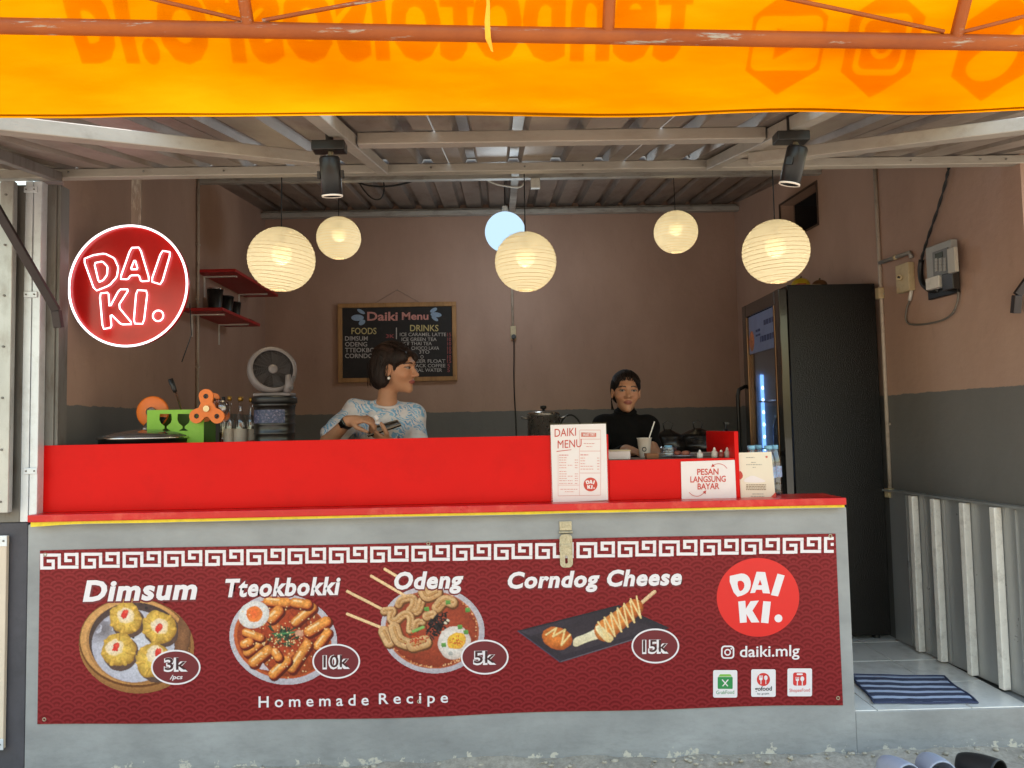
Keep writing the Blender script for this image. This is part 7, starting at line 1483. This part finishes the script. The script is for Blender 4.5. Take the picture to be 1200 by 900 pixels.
# dark tray and tongs held by her
tc_ = [at(431, 511, .36), at(470, 498, .36), at(466, 493.5, .47), at(437, 501, .47)]; tn_ = (tc_[1]-tc_[0]).cross(tc_[3]-tc_[0]).normalized()
tn_ = tn_ if tn_.z > 0 else -tn_; ty_ = thing('black_tray', 'small black tray held in front of the patterned T-shirt', 'tray', tc_[0]); mb = MB(); mb.add([p_ for p_ in tc_]+[p_-tn_*.006 for p_ in tc_], [(0, 1, 2, 3), (7, 6, 5, 4), (0, 4, 5, 1), (1, 5, 6, 2), (2, 6, 7, 3), (3, 7, 4, 0)]); mb.build('tray_base', M('tray_black', '241a15', .25, 0, .2, 10, coat=.3), ty_); mb = MB(); mb.tube([p_+tn_*.004 for p_ in tc_], .004, 6, True); mb.build('tray_rim', M('tray_rim', '8a7868', .4), ty_)
tg = thing('paper_wrap', 'crumpled white paper strip pinched in her fingers above the tray', 'paper', at(440, 494, .335)); pts = [at(*q, .335+.006*k) for k, q in enumerate(((438, 488), (441, 492), (439, 496), (444, 497), (446, 500)))]
mb = MB(); mb.add([v for p_ in pts for v in (p_, p_+Vector((.012, .004, .008)))], [(2*i, 2*i+1, 2*i+3, 2*i+2) for i in range(4)]); o = mb.build('paper', CARD, tg); md = o.modifiers.new('gauge', 'SOLIDIFY'); md.thickness = .0012

# ------------------------------------------------------------------ woman in black
YB2 = .90; hc2_ = at(733.5, 459, YB2); sc2 = 1.0; R2 = head_axes(math.radians(-1), math.radians(-1), math.radians(-2)); nb2 = at(733, 486, YB2+.02)
w2 = thing('person', 'woman in black collared shirt facing the street behind the paper cup', 'person', (nb2.x, YB2+.03, FZ))
sR, sL = at(709, 497, YB2+.03), at(757, 498, YB2+.03); sR.x -= .012; sL.x += .012; eR, wR = at(700, 545, .68), at(734, 535, .47); eL, wL = at(768, 548, .70), at(770, 575, .52); wR.z = max(wR.z, SZ+.03)
hp2 = Vector((nb2.x, YB2+.05, FZ+.84)); ch2 = Vector((nb2.x, YB2+.05, nb2.z-.16)); wa2 = Vector((nb2.x, YB2+.05, FZ+.98))
hd2 = Vector((.06, -.07, -.012)); wL.z = SZ+.04; wL.y = .60; hdL = Vector((-.01, -.07, -.03))
F = Field((sR.x-.13, .28, FZ-.01), (sL.x+.13, YB2+.28, hc2_.z+.15), .0045); L2 = add_head(F, hc2_, R2, sc2, nb2+Vector((0, .01, -.03)), (.040, .045))
F.cap(sR, sL, .05, .05, .03); F.ell(ch2, (.14, .09, .15), None, .05); F.ell(wa2, (.12, .085, .16), None, .06); F.ell(hp2, (.155, .105, .12), None, .05)
for s_, e_, w_ in ((sR, eR, wR), (sL, eL, wL)): F.cap(s_, e_, .042, .035, .03); F.cap(e_, w_, .034, .023, .02)
add_hand(F, wR, hd2, Vector((0, 0, -1)), (.22, .25, .25, .3), .95); add_hand(F, wL, hdL, Vector((0, 0, -1)), (.2, .2, .25, .3), .95); legs(F, (hp2.x-.08, hp2.y, hp2.z-.02), (hp2.x+.08, hp2.y, hp2.z-.02), FZ)
c2_ = Vector(hc2_); field_obj('body', F, SKIN, w2, color=skin_paint(hc2_, R2, sc2, 'ae7d5f', '95564a', '1c110d'), fine=lambda p: (p-c2_).length < .14 and (p-c2_).dot(Vector(R2[:, 1])) > .02)
BLK = M('black_cotton', '0f0d0c', .9, 0, .15, 30, .1, 200, spec=.15)
F = Field((sR.x-.14, .40, FZ+.70), (sL.x+.14, YB2+.29, nb2.z+.08), .005); F.cap(sR+Vector((.006, 0, -.01)), sL+Vector((-.006, 0, -.01)), .058, .058, .04); F.ell(ch2, (.153, .102, .155), None, .06); F.ell(wa2, (.14, .1, .17), None, .07); F.ell(hp2+Vector((0, 0, .02)), (.165, .115, .14), None, .06)
for s_, e_, w_ in ((sR, eR, wR), (sL, eL, wL)): F.cap(s_+Vector((0, 0, -.008)), e_, .054, .046, .035); F.cap(e_, e_.lerp(w_, .86), .046, .034, .025)
F.cap(nb2+Vector((0, .012, -.05)), nb2+Vector((0, .006, .012)), .066, .054, .03); field_obj('shirt', F, BLK, w2, disp=folds)
cr = []
for a in np.linspace(-.35, 2*PI-1.2, 30): cr.append(nb2+Vector((.057*math.cos(a-.9), .012+.052*math.sin(a-.9+PI), .012+.010*math.sin(a))))
cr = [nb2+Vector((.050*math.sin(a), .012+.046*math.cos(a), .008+.014*math.cos(a))) for a in np.linspace(-PI, PI, 33)[:-1]]
cr = [nb2+Vector((.053*math.sin(a), .006+.053*math.cos(a), .016+.016*math.cos(a))) for a in np.linspace(-PI, PI, 33)[:-1]]
mb = MB(); mb.tube(cr, .010, 8, True); mb.build('collar', BLK, w2)
F = Field((hp2.x-.21, hp2.y-.2, FZ+.03), (hp2.x+.21, hp2.y+.2, FZ+.92), .008); F.ell(hp2-Vector((0, 0, .02)), (.165, .114, .10), None, .04)
for q in (-1, 1): F.cap((hp2.x+q*.08, hp2.y, hp2.z-.05), (hp2.x+q*.08, hp2.y, FZ+.48), .085, .062, .02); F.cap((hp2.x+q*.08, hp2.y, FZ+.48), (hp2.x+q*.08, hp2.y+.01, FZ+.08), .062, .05, .02)
field_obj('trousers', F, M('black_trousers', '15141a', .85, 0, .15, 30), w2)
F = Field(np.array(hc2_)-.17, np.array(hc2_)+.17, .0038)
def E2(x, y, z, r, k=.015, op='u'): F.ell(np.array(hc2_)+R2 @ (np.array((x, y, z))*sc2), np.array(r)*sc2, R2, k, op)
E2(0, -.018, .030, (.080, .094, .090)); E2(0, -.060, -.005, (.072, .05, .07), .03); E2(0, -.10, -.02, (.035, .035, .035), .015)
E2(0, .105, -.030, (.074, .070, .090), .006, 's'); E2(0, .098, .034, (.058, .048, .050), .012, 's')
for q in (-1, 1): E2(q*.086, .004, -.030, (.032, .028, .045), .006, 's'); E2(q*.065, .07, -.045, (.05, .06, .06), .01, 's')
h2_ = field_obj('hair', F, hair_mat('black_hair', '120c0a', (1, .2, 1)), w2, disp=strands(hc2_, R2, sc2, .0016))
mb = MB()
for k in range(14):
    q = -1; p0 = np.array((q*.072, -.02+.003*k, .0)); p1 = np.array((q*(.075+.002*(k % 3)), -.01, -.05)); p2 = np.array((q*(.066+.004*(k % 4)), .0+.004*(k % 5), -.10)); mb.tube([Vector(np.array(hc2_)+R2 @ (x_*sc2)) for x_ in (p0, p1, p2)], .0009, 4)
o = mb.build('loose_strand', MATS.get('x') or h2_.data.materials[0], h2_); o['kind'] = 'stuff'

def combed(hc, R, s, n, seed, mats, parent, c0=(0, -.018, .030), r=(.0815, .0955, .0915), t0=.10, t1=.86, spread=1.25):
    rg = np.random.default_rng(seed)
    for mi, m in enumerate(mats):
        mb = MB()
        for k in range(n):
            ph = rg.uniform(-spread, spread); a0 = t0*PI+rg.uniform(-.05, .10); a1 = t1*PI+rg.uniform(-.25, .05); rad = rg.uniform(.996, 1.018); P_ = []
            for t in np.linspace(0, 1, 9):
                a = a0+(a1-a0)*t; ph2 = ph*(1-.55*t**2)+.04*math.sin(t*5+k); q = np.array((math.sin(ph2)*math.sin(a*.5+.75)*r[0], math.cos(a)*r[1]*math.cos(ph2*.25), math.sin(a)*math.cos(ph2)*r[2]))*rad+np.array(c0)
                P_.append(Vector(np.array(hc)+R @ (q*s)))
            mb.tube(P_, .0010, 4)
        o = mb.build('hair_strand', m, parent); o['kind'] = 'stuff'
combed(hc2_, R2, sc2, 60, 3, [hair_mat('strand_black', '1a120f', (1, 1, 1)), hair_mat('strand_brown', '2a1d17', (1, 1, 1))], h2_)
combed(hc1, R1, sc1, 50, 5, [hair_mat('strand_dark_brown', '2a1b15', (1, 1, 1)), hair_mat('strand_mid_brown', '36241b', (1, 1, 1))], h1_, (0, -.020, .032), (.0845, .0985, .0935))
